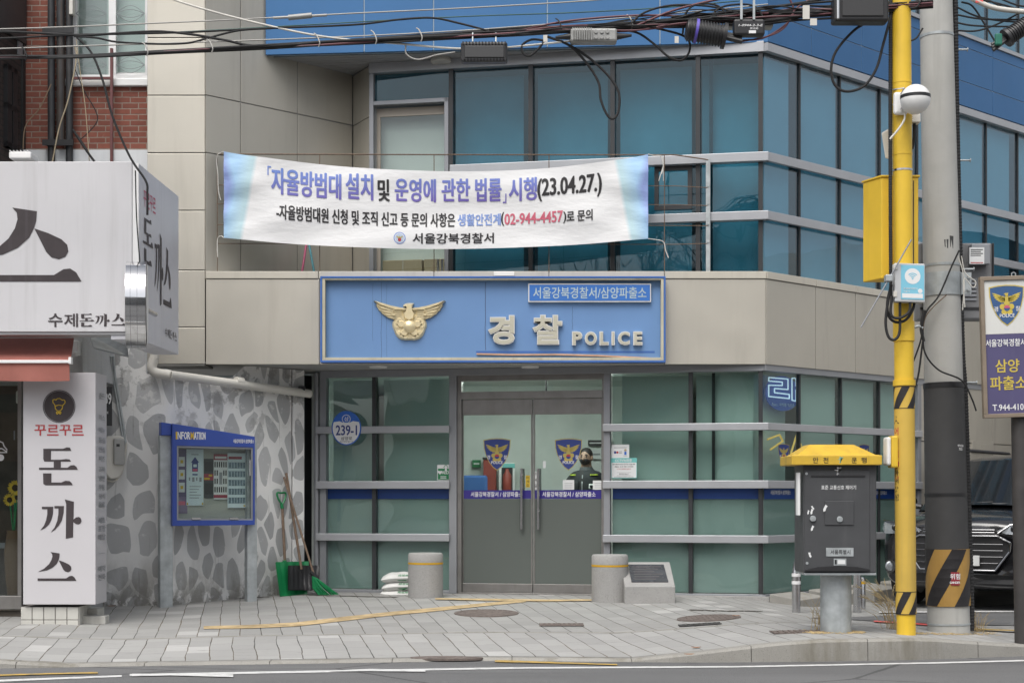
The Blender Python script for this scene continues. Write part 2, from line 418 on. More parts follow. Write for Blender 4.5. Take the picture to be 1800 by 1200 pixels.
# pavement sheet (two zones) with kerb face
XS = [-14, -11, -9, -8, -7, -6.2]+[-6+.2*i for i in range(72)]+[8.4+.6*i for i in range(16)]
def yk(x): return lerp_tab(KERB, x)
def ymid(x): return yk(x)+1.72+.012*x
def zone(x, t, a, b, n):
    y = a(x)+(b(x)-a(x))*t; return Vector((x, y, gz(x, y)))
mb = MB(); mb.grid(lambda x, t: zone(x, t, lambda q: yk(q)+.15, ymid, 6), XS, [i/6 for i in range(7)]); mb.build('pavement_kerbside', M['paveB'], kind='structure', fix=False)
mb = MB(); mb.grid(lambda x, t: zone(x, t, lambda q: ymid(q)+.07, lambda q: 7.0, 30), XS, [i/30 for i in range(31)]); mb.build('pavement_inner', M['paveA'], kind='structure', fix=False)
mb = MB()                                      # flush edging strip between both zones
mb.grid(lambda x, t: zone(x, t, ymid, lambda q: ymid(q)+.07, 1)+Vector((0, 0, .001)), XS, [0, 1]); mb.build('edging_strip', M['kerb'], kind='structure', fix=False)
mb = MB()                                      # kerb stones, one row
x = -14.0; rr = random.Random(3)
while x < 17:
    x2 = x+1.0; g = .003; xs5 = [x+g]+[x+.2*i for i in range(1, 5)]+[x2-g]
    a = [(q, yk(q), gz(q, yk(q))+.003) for q in xs5]
    vs = []
    for (X, Y, Z) in a: vs += [(X, Y, -.24), (X, Y+.006, Z-.02), (X, Y+.026, Z), (X, Y+.15, Z), (X, Y+.15, -.24)]
    mb.add(vs, [(5*i+e_, 5*i+e_+1, 5*i+e_+6, 5*i+e_+5) for i in range(5) for e_ in range(4)]+[(4, 3, 2, 1, 0), (25, 26, 27, 28, 29)]); x = x2
mb.build('kerb', M['kerb'], kind='structure')
def road_pt(px, py, z=-.2):
    d = FPX*(CAMZ-z)/(py-HY); return Vector(((px-CX)*d/FPX, d+CAMY, z))
def strip(pts, z, hw=None):
    """painted strip on the road from pixel quads [(px,py_top,py_bottom), ...]"""
    mb = MB(); a = []
    for px, p0, p1 in pts: a += [road_pt(px, p0, z), road_pt(px, p1, z)]
    mb.add(a, [(2*i, 2*i+1, 2*i+3, 2*i+2) for i in range(len(pts)-1)]); return mb
mb = strip([(228, 1183.5, 1187.0), (500, 1178.5, 1182), (900, 1171.5, 1174.5), (1300, 1169.5, 1172), (1660, 1162.5, 1165), (1900, 1156, 1158.5)], -.196)
for pts in ([(240, 1182.5, 1183.4), (330, 1183, 1186.5), (400, 1184.5, 1188)], ):
    pass
mb.build('lane_line', M['roadwhite'], kind='structure', fix=False)
mb = strip([(232, 1183, 1187.4), (300, 1182.5, 1186), (410, 1184.3, 1189)], -.192)
mb.build('lane_line_spur', M['roadwhite'], kind='structure', fix=False)
strip([(580, 1177.5, 1179), (650, 1174.5, 1178.5), (748, 1176, 1179.5)], -.192).build('lane_line_dash', M['roadwhite'], kind='structure', fix=False)
strip([(-260, 1197, 1201.5), (0, 1193.5, 1197), (214, 1185.5, 1188.5)], -.196).build('lane_line_start', M['roadwhite'], kind='structure', fix=False)
strip([(-60, 1186, 1188.5), (80, 1182, 1184.3), (172, 1180, 1182.4)], -.192).build('yellow_line', M['roadyellow'], kind='structure', fix=False)
strip([(870, 1158.5, 1162.5), (980, 1162.5, 1165), (1085, 1166, 1168)], -.192).build('yellow_line_short', M['roadyellow'], kind='structure', fix=False)
# side street beside the station
def gsheet(name, pix, mat, dz=.005, **kw):
    mb = MB(); pts = [G(*p) for p in pix]; 
    mb.add([p+Vector((0, 0, dz)) for p in pts], [tuple(range(len(pts)))]); return mb.build(name, mat, kind='structure', fix=False, **kw)
def gstrip(name, line, mat, dz=.008, kind='structure'):
    mb = MB(); a = []
    for i, (px, p0, p1) in enumerate(line): a += [G(px, p0)+Vector((0, 0, dz)), G(px, p1)+Vector((0, 0, dz))]
    mb.add(a, [(2*i, 2*i+1, 2*i+3, 2*i+2) for i in range(len(line)-1)]); return mb.build(name, mat, kind=kind, fix=False)
mb = MB(); mb.grid(lambda u, t: (lambda x, y: Vector((x, y, gz(x, y)+.006)))(2.95+u*1.0+t*7, -2.55+u*.03+t*6.8), [i*.4 for i in range(30)], [i/20 for i in range(21)])
mb.build('side_street', M['asphalt'], kind='structure', fix=False)
gstrip('side_street_line', [(1545, 1076, 1078), (1800, 1074, 1076.5)], M['roadwhite'], .012)
M['redline'] = emat('red laser line', (.9, .12, .10), .35)
M['redpaint'] = pbr('bright red paint', (.75, .12, .11), .6)
gstrip('red_ground_line', [(1536, 1092, 1094), (1600, 1095.5, 1097.5), (1632, 1098, 1100.5)], M['redpaint'], .012)
gstrip('side_street_yellow_line', [(1700, 1105, 1107.5), (1860, 1111, 1113.5)], M['roadyellow'], .012)
# tactile paving strips, laid flush
t1 = [(358, 1100.5, 1105.5), (440, 1098.5, 1104.5), (520, 1094, 1101), (600, 1084.5, 1092), (680, 1076, 1082.5), (760, 1068.5, 1075), (840, 1061, 1066.5), (890, 1056.5, 1061.5), (925, 1054.5, 1058)]
gstrip('tactile_strip', t1, M['tactile'], .006)
gstrip('tactile_strip_door', [(765, 1051.5, 1054), (850, 1052.5, 1056), (960, 1054, 1057.5), (1050, 1053.5, 1056.2)], M['tactile'], .009)
# ================================================================ police station
GL = Pl(-2.36, 1.12, 2.87+2.36, .08-1.12)            # entrance and terrace glass wall
RW = Pl(2.96, 0.0, .727, .686)                        # wall along the side street
LW = Pl(-3.57, 0.0, .72, .69)                         # terrace return wall
FR = FY(0)
ST = thing('police_station', 'beige and blue clad corner police station with teal glass walls and a covered entrance', 'building', (0, 1.0, 0))
def part(mb, name, mats, **kw): return mb.build(name, mats, ST, **kw)
ZT = 3.795; ZB = 2.715                                 # fascia top / bottom
ZS = 6.47; ZB2 = 7.41                                  # blue band bottom / top
gap = .006
def panels(mb, fn, us, vs, w0, w1, mi=0, g=gap):
    for a, b in zip(us, us[1:]):
        for c, d in zip(vs, vs[1:]): mb.box(fn, a+g, b-g, c+g, d-g, w0, w1, mi)
# pier on the left
mb = MB(); zz = [FR.v(300, y) for y in (640, 575, 475, 370, 269, 168, 67, -34, -160)]
panels(mb, FR, [FR.u(258), FR.u(361)], zz, -.03, 0); mb.wbox(FR.u(258)+.01, FR.u(361)-.008, .012, .5, 2.7, zz[-1], 1)
part(mb, 'pier_cladding', [M['clad'], M['cladgap']], bev=.004)
# return wall behind the banner
mb = MB(); us = [0, LW.u(423), LW.u(523), LW.u(620)]; vz = [ZT-.1, LW.v(361, 268), LW.v(361, 167), 8.9]
panels(mb, LW, us, vz, -.03, 0); mb.box(LW, 0.02, us[-1]-.005, ZT-.1, 8.9, -.20, -.010, 1)
part(mb, 'return_wall', [M['clad'], M['cladgap']], bev=.003)
e = LW(LW.u(620), 0); f = GL(GL.u(650), 0)
SWL = Pl(e.x, e.y, f.x-e.x, f.y-e.y); L = math.hypot(f.x-e.x, f.y-e.y)
mb = MB(); panels(mb, SWL, [0.006, L-.01], [ZT-.1, LW.v(620, 222), ZS], -.03, 0); mb.box(SWL, .01, L-.012, ZT-.1, ZS, -.1, -.012, 1)
mb.wbox(e.x-.10, e.x+.10, e.y+.05, e.y+.3, ZT-.1, ZS, 1)
part(mb, 'door_side_wall', [M['clad'], M['cladgap']])
# fascia (front, with coping) and along the side street
RLEN = 13.0
mb = MB(); cz = FR.v(700, 490)
for a, b in ((FR.u(361), FR.u(562)), (FR.u(562), FR.u(1168)), (FR.u(1168), 2.96)):
    mb.box(FR, a+gap, b-gap, ZB, cz-gap, -.03, 0)
mb.box(FR, -3.56, 2.95, ZB+.004, ZT-.02, -.12, -.012, 1)
part(mb, 'fascia_front', [M['clad'], M['cladgap']], bev=.004)
mb = MB()
for a, b in zip((FR.u(361), FR.u(560), FR.u(763), FR.u(965), FR.u(1168)), (FR.u(560), FR.u(763), FR.u(965), FR.u(1168), 2.964)):
    mb.box(FR, a+.005, b-.005, cz+.002, ZT, -.18, .012)
ru = [0.0, RW.u(1434), RW.u(1504)]; st_ = ru[2]-ru[1]
while ru[-1] < RLEN: ru.append(ru[-1]+st_*1.35)
for a, b in zip(ru, ru[1:]): mb.box(RW, a+.005, b-.005, cz+.002, ZT, -.18, .012)
part(mb, 'fascia_coping', M['coping'], bev=.005)
mb = MB()
for a, b in zip(ru, ru[1:]): mb.box(RW, a+gap, b-gap, ZB, cz-gap, -.03, 0)
mb.box(RW, .03, RLEN, ZB+.004, ZT-.02, -.12, -.012, 1)
M['cladR'] = pbr('weathered beige cladding', (.56, .53, .465), .46, .62, .04, 1.2, spec=.3, streak=.6, sscale=3.2, dirt=(.42, .39, .35))
part(mb, 'fascia_side', [M['cladR'], M['cladgap']], bev=.004)
# entrance soffit with slats and two downlights
def back(x):                                           # depth of the glass wall at x
    t = (x+2.36)/(2.87+2.36); return 1.12+(.08-1.12)*t
mb = MB(); n = 15
for i in range(n):
    a, b = i/n, (i+1)/n-.006
    def yy(x, t): return .03+(back(x)+.35-.03)*t
    q = [(-4.2, a), (2.9, a), (2.9, b), (-4.2, b)]
    lo = [Vector((x, yy(x, t) if x > -3 else .03+1.9*t, ZB+.012)) for x, t in q]
    mb.add(lo+[v+Vector((0, 0, .02)) for v in lo], [(0, 1, 2, 3), (7, 6, 5, 4), (0, 4, 5, 1), (1, 5, 6, 2), (2, 6, 7, 3), (3, 7, 4, 0)])
part(mb, 'entrance_soffit', M['soffit'])
for px in (665, 932):
    c = P(px, 651, .45); mb = MB(); mb.lathe((c.x, c.y, ZB-.006), [(.10, .0), (.105, .006), (.105, .02)], 28); part(mb, 'downlight', M['white'], smooth=True)
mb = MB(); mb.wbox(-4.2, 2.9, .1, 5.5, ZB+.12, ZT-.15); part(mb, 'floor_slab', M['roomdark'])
# terrace floor inside the parapet
mb = MB(); mb.add([(-3.5, .12, 3.6), (2.85, .12, 3.6), (2.85, 2.2, 3.6), (-3.0, 2.2, 3.6)], [(0, 1, 2, 3)]); part(mb, 'terrace_floor', M['cladgap'])
# blue band, front (slightly oblique) and side
BB = Pl((466-900)*18.55/FPX, .55, 2.99-(466-900)*18.55/FPX, .02-.55)
bl = math.hypot(2.99-(466-900)*18.55/FPX, .53)
mb = MB(); bu = [0.0]+[BB.u(x) for x in (640, 762, 962, 1160)]+[bl]
for a, b in zip(bu, bu[1:]): mb.box(BB, a+.007, b-.007, ZS, ZB2, -.04, 0, 0)
mb.box(BB, .01, bl-.02, ZS+.01, ZB2-.01, -.12, -.008, 1)
part(mb, 'blue_band_front', [M['blue'], M['bluejoint']], bev=.003)
B2 = Pl(2.99, .02, .727, .686)
mb = MB(); su = [0.0, B2.u(1427)]
while su[-1] < RLEN: su.append(su[-1]+1.06)
sv_ = [ZS, ZS+.33, ZS+.80, ZB2]
for a, b in zip(su, su[1:]):
    for c, d in zip(sv_, sv_[1:]): mb.box(B2, a+.006, b-.006, c+.005, d-.005, -.04, 0, 0)
mb.box(B2, .02, RLEN, ZS+.01, ZB2-.01, -.12, -.008, 1)
part(mb, 'blue_band_side', [M['blue'], M['bluejoint']], bev=.003)
# upper soffit with slats
mb = MB(); n = 11
for i in range(n):
    a, b = i/n, (i+1)/n-.012
    x0 = BB.x+.02
    f0 = lambda x: .55+(x-BB.x)/(2.99-BB.x)*(.02-.55)+.05
    b0 = lambda x: back(x)+.3 if x > -1.9 else back(x)+.7
    q = [(x0, a), (2.93, a), (2.93, b), (x0, b)]
    lo = [Vector((x, f0(x)+(b0(x)-f0(x))*t, ZS+.015)) for x, t in q]
    mb.add(lo+[v+Vector((0, 0, .02)) for v in lo], [(0, 1, 2, 3), (7, 6, 5, 4), (0, 4, 5, 1), (1, 5, 6, 2), (2, 6, 7, 3), (3, 7, 4, 0)])
part(mb, 'terrace_soffit', M['soffit'])
mb = MB(); c = P(775, 112, .75); mb.lathe((c.x, c.y, ZS-.05), [(.10, .0), (.125, .015), (.125, .045), (.11, .065)], 28); part(mb, 'ceiling_lamp', M['offwhite'], smooth=True)
# header strips under the blue band
mb = MB(); ul = GL.u(650); ur = GL.u(1340)
mb.box(GL, ul, ur+.02, ZS-.11, ZS+.012, -.04, .05)
mb.box(RW, .0, RLEN, ZS-.11, ZS-.012, -.06, .015)
part(mb, 'glass_header', M['alu'], bev=.004)
# ---------------- upper glass wall
H1, H2 = ZS-.11, ZT-.02
def mullions(name, fn, us, z0, z1, hw=.03, w0=-.08, w1=.02):
    for u in us: part(MB().box(fn, u-hw, u+hw, z0, z1, w0, w1), name, M['mull'])
GU = [GL.u(x) for x in (793, 933, 1077, 1227, 1337)]
mullions('terrace_mullion', GL, GU, H2, H1, .026)
rail_z = [(GL.v(1345, 285), GL.v(1345, 269)), (GL.v(1345, 387.5), GL.v(1345, 372))]
RU0 = [RW.u(x) for x in (1412, 1483, 1553)]; dU = RU0[2]-RU0[1]
RUS = [.03]+RU0
while RUS[-1] < RLEN-.5: RUS.append(RUS[-1]+dU)
mullions('side_mullion', RW, RUS[1:], H2, H1, .012, -.1, -.045)
def glasspane(fn, u0, u1, z0, z1, mat, w_=-.05, name='glass_pane', t=.008):
    return part(MB().box(fn, u0, u1, z0, z1, w_-t, w_), name, mat)
rows = [H2, (rail_z[1][0]+rail_z[1][1])/2, (rail_z[0][0]+rail_z[0][1])/2, H1]
for a, b in zip(GU, GU[1:]):
    for c, d in zip(rows, rows[1:]): glasspane(GL, a+.026, b-.026, c+.005, d-.005, M['glassup'])
for a, b in zip(RUS, RUS[1:]):
    for c, d in zip(rows, rows[1:]): glasspane(RW, a+.012, b-.012, c+.005, d-.005, M['glassside'], -.065)
for c, d in rail_z:
    mb = MB(); mb.box(GL, GU[0]-.0, GL.u(1340)+.075, c, d, -.03, .085); part(mb, 'terrace_rail', M['alu'], bev=.006)
    mb = MB(); mb.box(RW, -.0, RLEN, c, d, -.03, .02); part(mb, 'side_rail', M['alu'], bev=.006)
# opening sash in the middle row
mb = MB(); a0, a1, c0, c1 = GL.r(1150, 292, 1216, 368)
for q in ((a0, a1, c0, c0+.05), (a0, a1, c1-.05, c1), (a0, a0+.05, c0+.05, c1-.05), (a1-.05, a1, c0+.05, c1-.05)): mb.box(GL, *q, -.05, -.01)
part(mb, 'opening_sash', M['mull'])
# blinds behind the upper glass
for x0, x1, z0 in ((800, 920, H2), (945, 1068, H2), (1090, 1216, H2), (1234, 1334, H2)):
    part(MB().box(GL, GL.u(x0, -.3), GL.u(x1, -.3), z0, H1-.03, -.33, -.325), 'roller_blind', M['blind'])
for i, (a, b) in enumerate(zip(RUS, RUS[1:])):
    part(MB().box(RW, a+(.05 if i % 2 else .02), b-(.03 if i % 3 else .16), H2, H1-.04, -.105, -.10), 'roller_blind', M['blind_lightened'])
part(MB().box(GL, GL.u(1250, -.2)-.02, GL.u(1250, -.2)+.02, H2, H1, -.22, -.18), 'inner_post', M['mull'])
# terrace door
mb = MB()
dz = GL.v(720, 183); zt0 = GL.v(720, 176)
uL, uR = GL.u(650), GU[0]
mb.box(GL, uL, uL+.055, H2, H1, -.08, .03); mb.box(GL, uR-.08, uR-.028, H2, zt0, -.08, .03)
mb.box(GL, uL+.055, uR-.028, zt0-.05, zt0+.0, -.08, .03)
part(mb, 'terrace_door_frame', M['aluframe'], bev=.004)
glasspane(GL, uL+.055, uR-.03, zt0+.004, H1-.005, M['glassup'])
mb = MB(); mb.box(GL, uL+.057, uR-.082, H2+.0, dz-.02, -.25, -.245, 0)
mb.box(GL, uL+.057, uR-.082, dz-.12, dz-.018, -.11, -.09, 1); mb.box(GL, uL+.057, uL+.11, H2, dz-.12, -.11, -.09, 1)
M['doorblind'] = pbr('pale door blind', (.62, .66, .64), .8, 0, .05, 2)
M['doorwood'] = pbr('beige door frame', (.44, .39, .33), .6, 0, .08)
dr = part(mb, 'terrace_door', [M['doorblind'], M['doorwood']])
glasspane(GL, uL+.11, uR-.085, H2, dz-.125, M['glassclear'], -.10, 'door_glass')
mb = MB()
for px in (772, 779): mb.tube([GL(GL.u(px), 4.05, .06), GL(GL.u(px), 3.3, .06)], .014, 10)
mb.build('handle', M['steel'], dr, smooth=True)
# upper storey above the blue band on the side street
mb = MB(); mb.box(RW, .3, RLEN, ZB2, ZB2+.05, -.06, .03)
part(mb, 'upper_sill', M['alu'])
for a, b in zip(RUS, RUS[1:]): glasspane(RW, a+.012, b-.012, ZB2+.05, ZB2+1.5, M['glassside'], -.04, 'top_pane')
mullions('top_mullion', RW, RUS[1:], ZB2+.05, ZB2+1.5, .012, -.08, -.03)
mb = MB(); mb.box(RW, .1, RLEN, ZB2+.03, ZB2+1.5, -.34, -.32); part(mb, 'top_blinds', M['blind_lightened'])
# ---------------- lower glass wall
LB = .035; LT = 2.64
lr = [(GL.v(1345, 756), GL.v(1345, 743)), (GL.v(1345, 858), GL.v(1345, 844)), (GL.v(1345, 954), GL.v(1345, 940.5))]
rz = [LB]+[(a+b)/2 for a, b in lr[::-1]]+[LT]
def lowcols(fn, us, wpane=-.05, hw=.026):
    for a, b in zip(us, us[1:]):
        for c, d in zip(rz, rz[1:]): glasspane(fn, a+hw, b-hw, c+.005, d-.005, M['glasslow'], wpane)
LC = [GL.u(x) for x in (570, 658, 793)]; RC = [GL.u(x) for x in (1072, 1214, 1337)]
lowcols(GL, LC); lowcols(GL, RC)
LRU = [.03]+[RW.u(x) for x in (1412, 1485, 1552, 1616)]
lowcols(RW, LRU, -.065, .012)
mullions('lower_mullion', GL, [LC[1]]+RC[1:], LB, LT, .024); mullions('lower_mullion', RW, LRU[1:-1], LB, LT, .012, -.1, -.045)
mb = MB()                                               # grey frame
for u0, u1 in ((LC[0]-.05, LC[0]+.03), (LC[2]-.02, LC[2]+.075), (RC[0]-.07, RC[0]+.005)): mb.box(GL, u0, u1, .0, LT+.001, -.09, .03)
mb.box(GL, LC[0]-.05, RC[2]+.07, LT+.001, ZB+.01, -.09, .035)
mb.box(GL, LC[0]+.03, LC[2]-.02, -.02, LB, -.09, .03); mb.box(GL, RC[0]+.005, RC[2]+.06, -.02, LB, -.09, .03)
mb.box(RW, .0, RLEN, LT+.001, ZB+.005, -.12, -.012); mb.box(RW, .0, LRU[-1], -.02, LB, -.12, -.01); mb.box(RW, LRU[-1]-.01, LRU[-1]+.07, LB, LT, -.12, -.01)
part(mb, 'glass_frame', M['aluframe'], bev=.004)
for c, d in lr:
    mb = MB(); mb.box(GL, LC[0]-.085, LC[2]-.005, c, d, -.03, .085); part(mb, 'entrance_rail', M['alu'], bev=.006)
    mb = MB(); mb.box(GL, RC[0]-.075, GL.u(1340)+.075, c, d, -.03, .085); part(mb, 'corner_rail', M['alu'], bev=.006)
    mb = MB(); mb.box(RW, 0, LRU[-1]+.05, c, d, -.03, .02); part(mb, 'street_rail', M['alu'], bev=.006)
# granite plinth
mb = MB(); mb.box(GL, RC[0]+.75, GL.u(1340)+.085, -.25, .015, -.2, .09); mb.box(RW, 0.0, RLEN, -.25, .015, -.2, .025); part(mb, 'plinth', M['granite'], bev=.005)
# blue film along the third row, frosted film lining the two lower rows
for fn, us, w_, hw in ((GL, LC, -.049, .028), (GL, RC, -.049, .028), (RW, LRU, -.064, .014)):
    for a, b in zip(us, us[1:]): part(MB().box(fn, a+hw, b-hw, rz[2]-.115-.055, rz[2]-.05, w_, w_+.002), 'film_band', M['bluefilm'])
for fn, us, w_, hw in ((GL, LC, -.062, .028), (GL, RC, -.062, .028), (RW, LRU, -.077, .014)):
    for a, b in zip(us, us[1:]): part(MB().box(fn, a+hw, b-hw, LB+.01, rz[2]-.03, w_-.002, w_), 'frosted_film', M['frost'])
M['blindlow'] = pbr('grey green roller blind', (.62, .70, .66), .85, 0, .06, 1.2)
for a, b in ((LC[0]+.05, LC[1]-.03), (LC[1]+.06, LC[2]-.03), (RC[0]+.12, RC[1]-.03), (RC[1]+.05, RC[2]-.10)): part(MB().box(GL, a, b, rz[2]-.02, LT-.02, -.22, -.215), 'lower_blind', M['blindlow'])
for i, (a, b) in enumerate(zip(LRU, LRU[1:])): part(MB().box(RW, a+.04, b-.03, rz[2]-.02, LT-.02, -.13-(.12 if i == 0 else 0), -.125-(.12 if i == 0 else 0)), 'lower_blind', M['blindlow'])
mb = MB(); mb.box(GL, RC[1]+.24, RC[1]+.275, LB, LT, -.18, -.14); part(mb, 'inner_post', M['mull'])
# side wall beyond the glass, with a flush vent box
mb = MB(); us = [LRU[-1]+.075, LRU[-1]+.9, LRU[-1]+1.9, LRU[-1]+2.9, LRU[-1]+3.9, LRU[-1]+5.0, RLEN-.0]
panels(mb, RW, us, [-.2, 1.0, 1.9, ZB-.02], -.05, -.02); mb.box(RW, LRU[-1]+.075, RLEN, -.2, ZB-.02, -.2, -.05, 1)
part(mb, 'side_wall_cladding', [M['cladR'], M['cladgap']], bev=.003)
mb = MB(); a0, a1, c0, c1 = RW.r(1710, 775, 1748, 796); mb.box(RW, a0, a1, c0, c1, -.02, -.008); mb.box(RW, a0+.2, a1-.05, c0+.03, c1-.04, -.008, -.004); part(mb, 'vent_cover', M['clad'], bev=.006)
# ---------------- entrance door
DG = Pl(GL.x, GL.y, GL.dx, GL.dy)
u0, u1 = GL.u(809), GL.u(1060)
um = GL.u(935.5); zh = GL.v(935, 712); zh2 = GL.v(935, 700); zl = GL.v(935, 728)
mb = MB()
mb.box(GL, u0-.0, u1, zh2, zh2+.09, -.10, -.0); mb.box(GL, LC[2]+.075, u0+.015, .0, LT+.001, -.1, .0); mb.box(GL, u1-.012, RC[0]-.07, 0, LT+.001, -.1, .0)
mb.box(GL, u0, u1, .0, .014, -.12, .01)
M['doorsteel'] = pbr('dull stainless door rail', (.27, .26, .25), .38, .6, .1, 6, streak=.25, sscale=6, dirt=(.13, .12, .11))
mb.box(GL, u0+.016, u1-.013, 2.575, LT+.001, -.1, .0)
part(mb, 'door_frame', M['doorsteel'], bev=.003)
glasspane(GL, u0+.016, u1-.013, zh2+.095, 2.573, M['glassclear'], -.05, 'transom_pane')
zf = GL.v(935, 876)
def emblem(mb, fn, cu, cv, wd, w_, blue=0, gold=1, white=2, red=3, lay=.0012, sx=1.0):
    """police shield: blue field, gold rim, eagle, flower, lettering"""
    S = lambda pts: [(cu+sx*a*wd, cv+b*wd) for a, b in pts]
    out = [(-.5, .50), (-.25, .545), (0, .56), (.25, .545), (.5, .50), (.485, .22), (.42, -.04), (.30, -.30), (.15, -.49), (0, -.60), (-.15, -.49), (-.30, -.30), (-.42, -.04), (-.485, .22)]
    mb.poly(fn, S(out), w_, gold)
    mb.poly(fn, S([(a*.94, b*.945) for a, b in out]), w_+lay, blue)
    ew = .84*wd
    for pts in EAGLE_WINGS:
        for sg in (1, -1): mb.poly(fn, [(cu+sx*sg*a*ew, cv+.10*wd+b*ew) for a, b in pts], w_+2*lay, gold)
    for pts in EAGLE_BODY: mb.poly(fn, [(cu+sx*a*ew, cv+.10*wd+b*ew) for a, b in pts], w_+2*lay, gold)
    for k in range(5):
        a = math.pi/2+k*2*math.pi/5
        mb.poly(fn, [(cu+sx*(.13*math.cos(a)*1.0+.085*math.cos(q))*wd, cv-.10*wd+(.13*math.sin(a)+.085*math.sin(q))*wd) for q in [i*math.pi/6 for i in range(12)]], w_+2.3*lay, gold)
    mb.poly(fn, [(cu+sx*.085*wd*math.cos(i*math.pi/8), cv-.10*wd+.085*wd*math.sin(i*math.pi/8)) for i in range(16)], w_+3*lay, blue)
    mb.poly(fn, [(cu+sx*.085*wd*math.cos(i*math.pi/8), cv-.10*wd+.085*wd*math.sin(i*math.pi/8)) for i in range(9)], w_+4*lay, red)
    a, b = (-.37, -.25) if sx > 0 else (.25, .37)
    mb.text('경', fn, cu-.37*wd, cu-.25*wd, cv-.19*wd, cv-.05*wd, w_+2*lay, white, .02)
    mb.text('찰', fn, cu+.25*wd, cu+.37*wd, cv-.19*wd, cv-.05*wd, w_+2*lay, white, .02)
    mb.text('POLICE', fn, cu-.21*wd, cu+.21*wd, cv-.36*wd, cv-.26*wd, w_+2*lay, white, .03)
def feather(x0, y0, x1, y1, h):
    dx, dy = x1-x0, y1-y0; l = math.hypot(dx, dy); nx, ny = -dy/l*h, dx/l*h
    return [(x0-nx*.7, y0-ny*.7), (x0+dx*.5-nx, y0+dy*.5-ny), (x0+dx*.85-nx*.8, y0+dy*.85-ny*.8), (x1, y1), (x0+dx*.8+nx*.55, y0+dy*.8+ny*.55), (x0+dx*.5+nx*.8, y0+dy*.5+ny*.8), (x0+nx*.7, y0+ny*.7)]
# eagle drawn in units of its wing span, origin at the middle of the breast
EAGLE_WINGS = [feather(.06, .10, .50, .285, .034), feather(.06, .075, .475, .21, .033), feather(.06, .05, .44, .14, .032), feather(.06, .025, .385, .075, .030), feather(.055, 0.0, .315, .02, .028), feather(.05, -.02, .225, -.025, .025)]
EAGLE_BODY = [[(-.055, .13), (-.04, .20), (-.06, .235), (-.09, .215), (-.085, .245), (-.05, .268), (.0, .275), (.062, .27), (.05, .24), (.045, .19), (.06, .13), (.09, .06), (.07, -.03), (0, -.08), (-.07, -.03), (-.09, .06)],
              [(-.21, .168), (.21, .168), (.21, .158), (-.21, .158)]]
EMB = [M['navy'], M['pgold'], M['pwhite'], M['pred']]
leaf_mats = M['doorsteel']
for side, (a, b) in enumerate(((u0+.018, um-.004), (um+.004, u1-.015))):
    mb = MB(); g = .022
    mb.box(GL, a, b, .125, zl+.001, -.062, -.05) if False else None
    mb.box(GL, a, b, .016, .125, -.085, -.035); mb.box(GL, a, b, zl, zh2-.004, -.085, -.035)
    if side == 0: mb.box(GL, b-.02, b, .125, zl, -.075, -.045); mb.box(GL, a, a+.012, .125, zl, -.075, -.045)
    else: mb.box(GL, a, a+.02, .125, zl, -.075, -.045); mb.box(GL, b-.012, b, .125, zl, -.075, -.045)
    lf = part(mb, 'door_leaf', leaf_mats, bev=.003)
    sub = lambda m_, n_, mt, **k: m_.build(n_, mt, lf, **k)
    sub(MB().box(GL, a+.013, b-.021 if side == 0 else b-.013, .126, zl-.001, -.064, -.056), 'pane', M['glassclear'])
    M.setdefault('doorfrost', pbr('greenish frosted film', (.115, .13, .12), .8, 0, .04, .8, spec=.25))
    sub(MB().box(GL, a+.014, b-.014, .127, zf-.002, -.0555, -.0535), 'frosted_film', M['doorfrost'])
    bz0, bz1 = GL.v(935, 876), GL.v(935, 861)
    sub(MB().box(GL, a+.014, b-.014, bz0, bz1, -.0555, -.0525), 'colour_band', M['purplefilm'])
    mb = MB(); x0, x1 = ((826, 917), (952, 1046))[side]
    mb.text('서울강북경찰서 / 삼양파출소', GL, GL.u(x0), GL.u(x1), bz0+.022, bz1-.018, -.0505, 0, .012); sub(mb, 'band_lettering', M['pwhite'])
    px = (872, 998)[side]; mb = MB(); emblem(mb, GL, GL.u(px), GL.v(px, 797), GL.u(px+24)-GL.u(px-24), -.0545); sub(mb, 'shield_emblem', EMB, fix=False)
    hx = (916.5, 946)[side]
    mb = MB(); t0, t1 = GL.v(hx, 930), GL.v(hx, 823)
    for w_ in (.0, -.12): mb.tube([GL(GL.u(hx), t0, w_), GL(GL.u(hx), t1, w_)], .017, 12)
    for y in (849, 905): mb.tube([GL(GL.u(hx), GL.v(hx, y), 0), GL(GL.u(hx), GL.v(hx, y), -.12)], .01, 8)
    sub(mb, 'pull_handle', M['steel'], smooth=True)
    # small notices fixed on the leaf glass
    mb = MB()
    if side == 1:
        for x0, y0, x1, y1 in ((988, 843, 1008, 860), (1041, 844, 1059, 860), (953, 810, 958, 822)):
            q = GL.r(x0, y0, x1, y1); mb.box(GL, *q, -.0555, -.0535)
            for k in range(3):
                mb.box(GL, q[0]+.02, q[1]-.02, q[2]+.02+k*.025, q[2]+.026+k*.025, -.0535, -.053, 1) if q[1]-q[0] > .08 else None
        sub(mb, 'notice', [M['paper'], M['aluframe']])
        mb = MB(); q = GL.r(937, 828, 944, 860); mb.box(GL, *q, -.0555, -.0535); 
        for k, ch in enumerate('미세요'): mb.text(ch, GL, q[0]+.008, q[1]-.008, q[3]-.05-.07*k, q[3]-.015-.07*k, -.053, 1, .02)
        sub(mb, 'push_label', [M['paper'], M['pblack']])
    else:
        q = GL.r(922.5, 835, 930, 856); mb.box(GL, *q, -.0555, -.0535)
        for k, ch in enumerate('미세요'): mb.text(ch, GL, q[0]+.010, q[1]-.010, q[3]-.045-.045*k, q[3]-.012-.045*k, -.053, 1, .01)
        sub(mb, 'push_label', [M['pyellow'], M['pblack']])
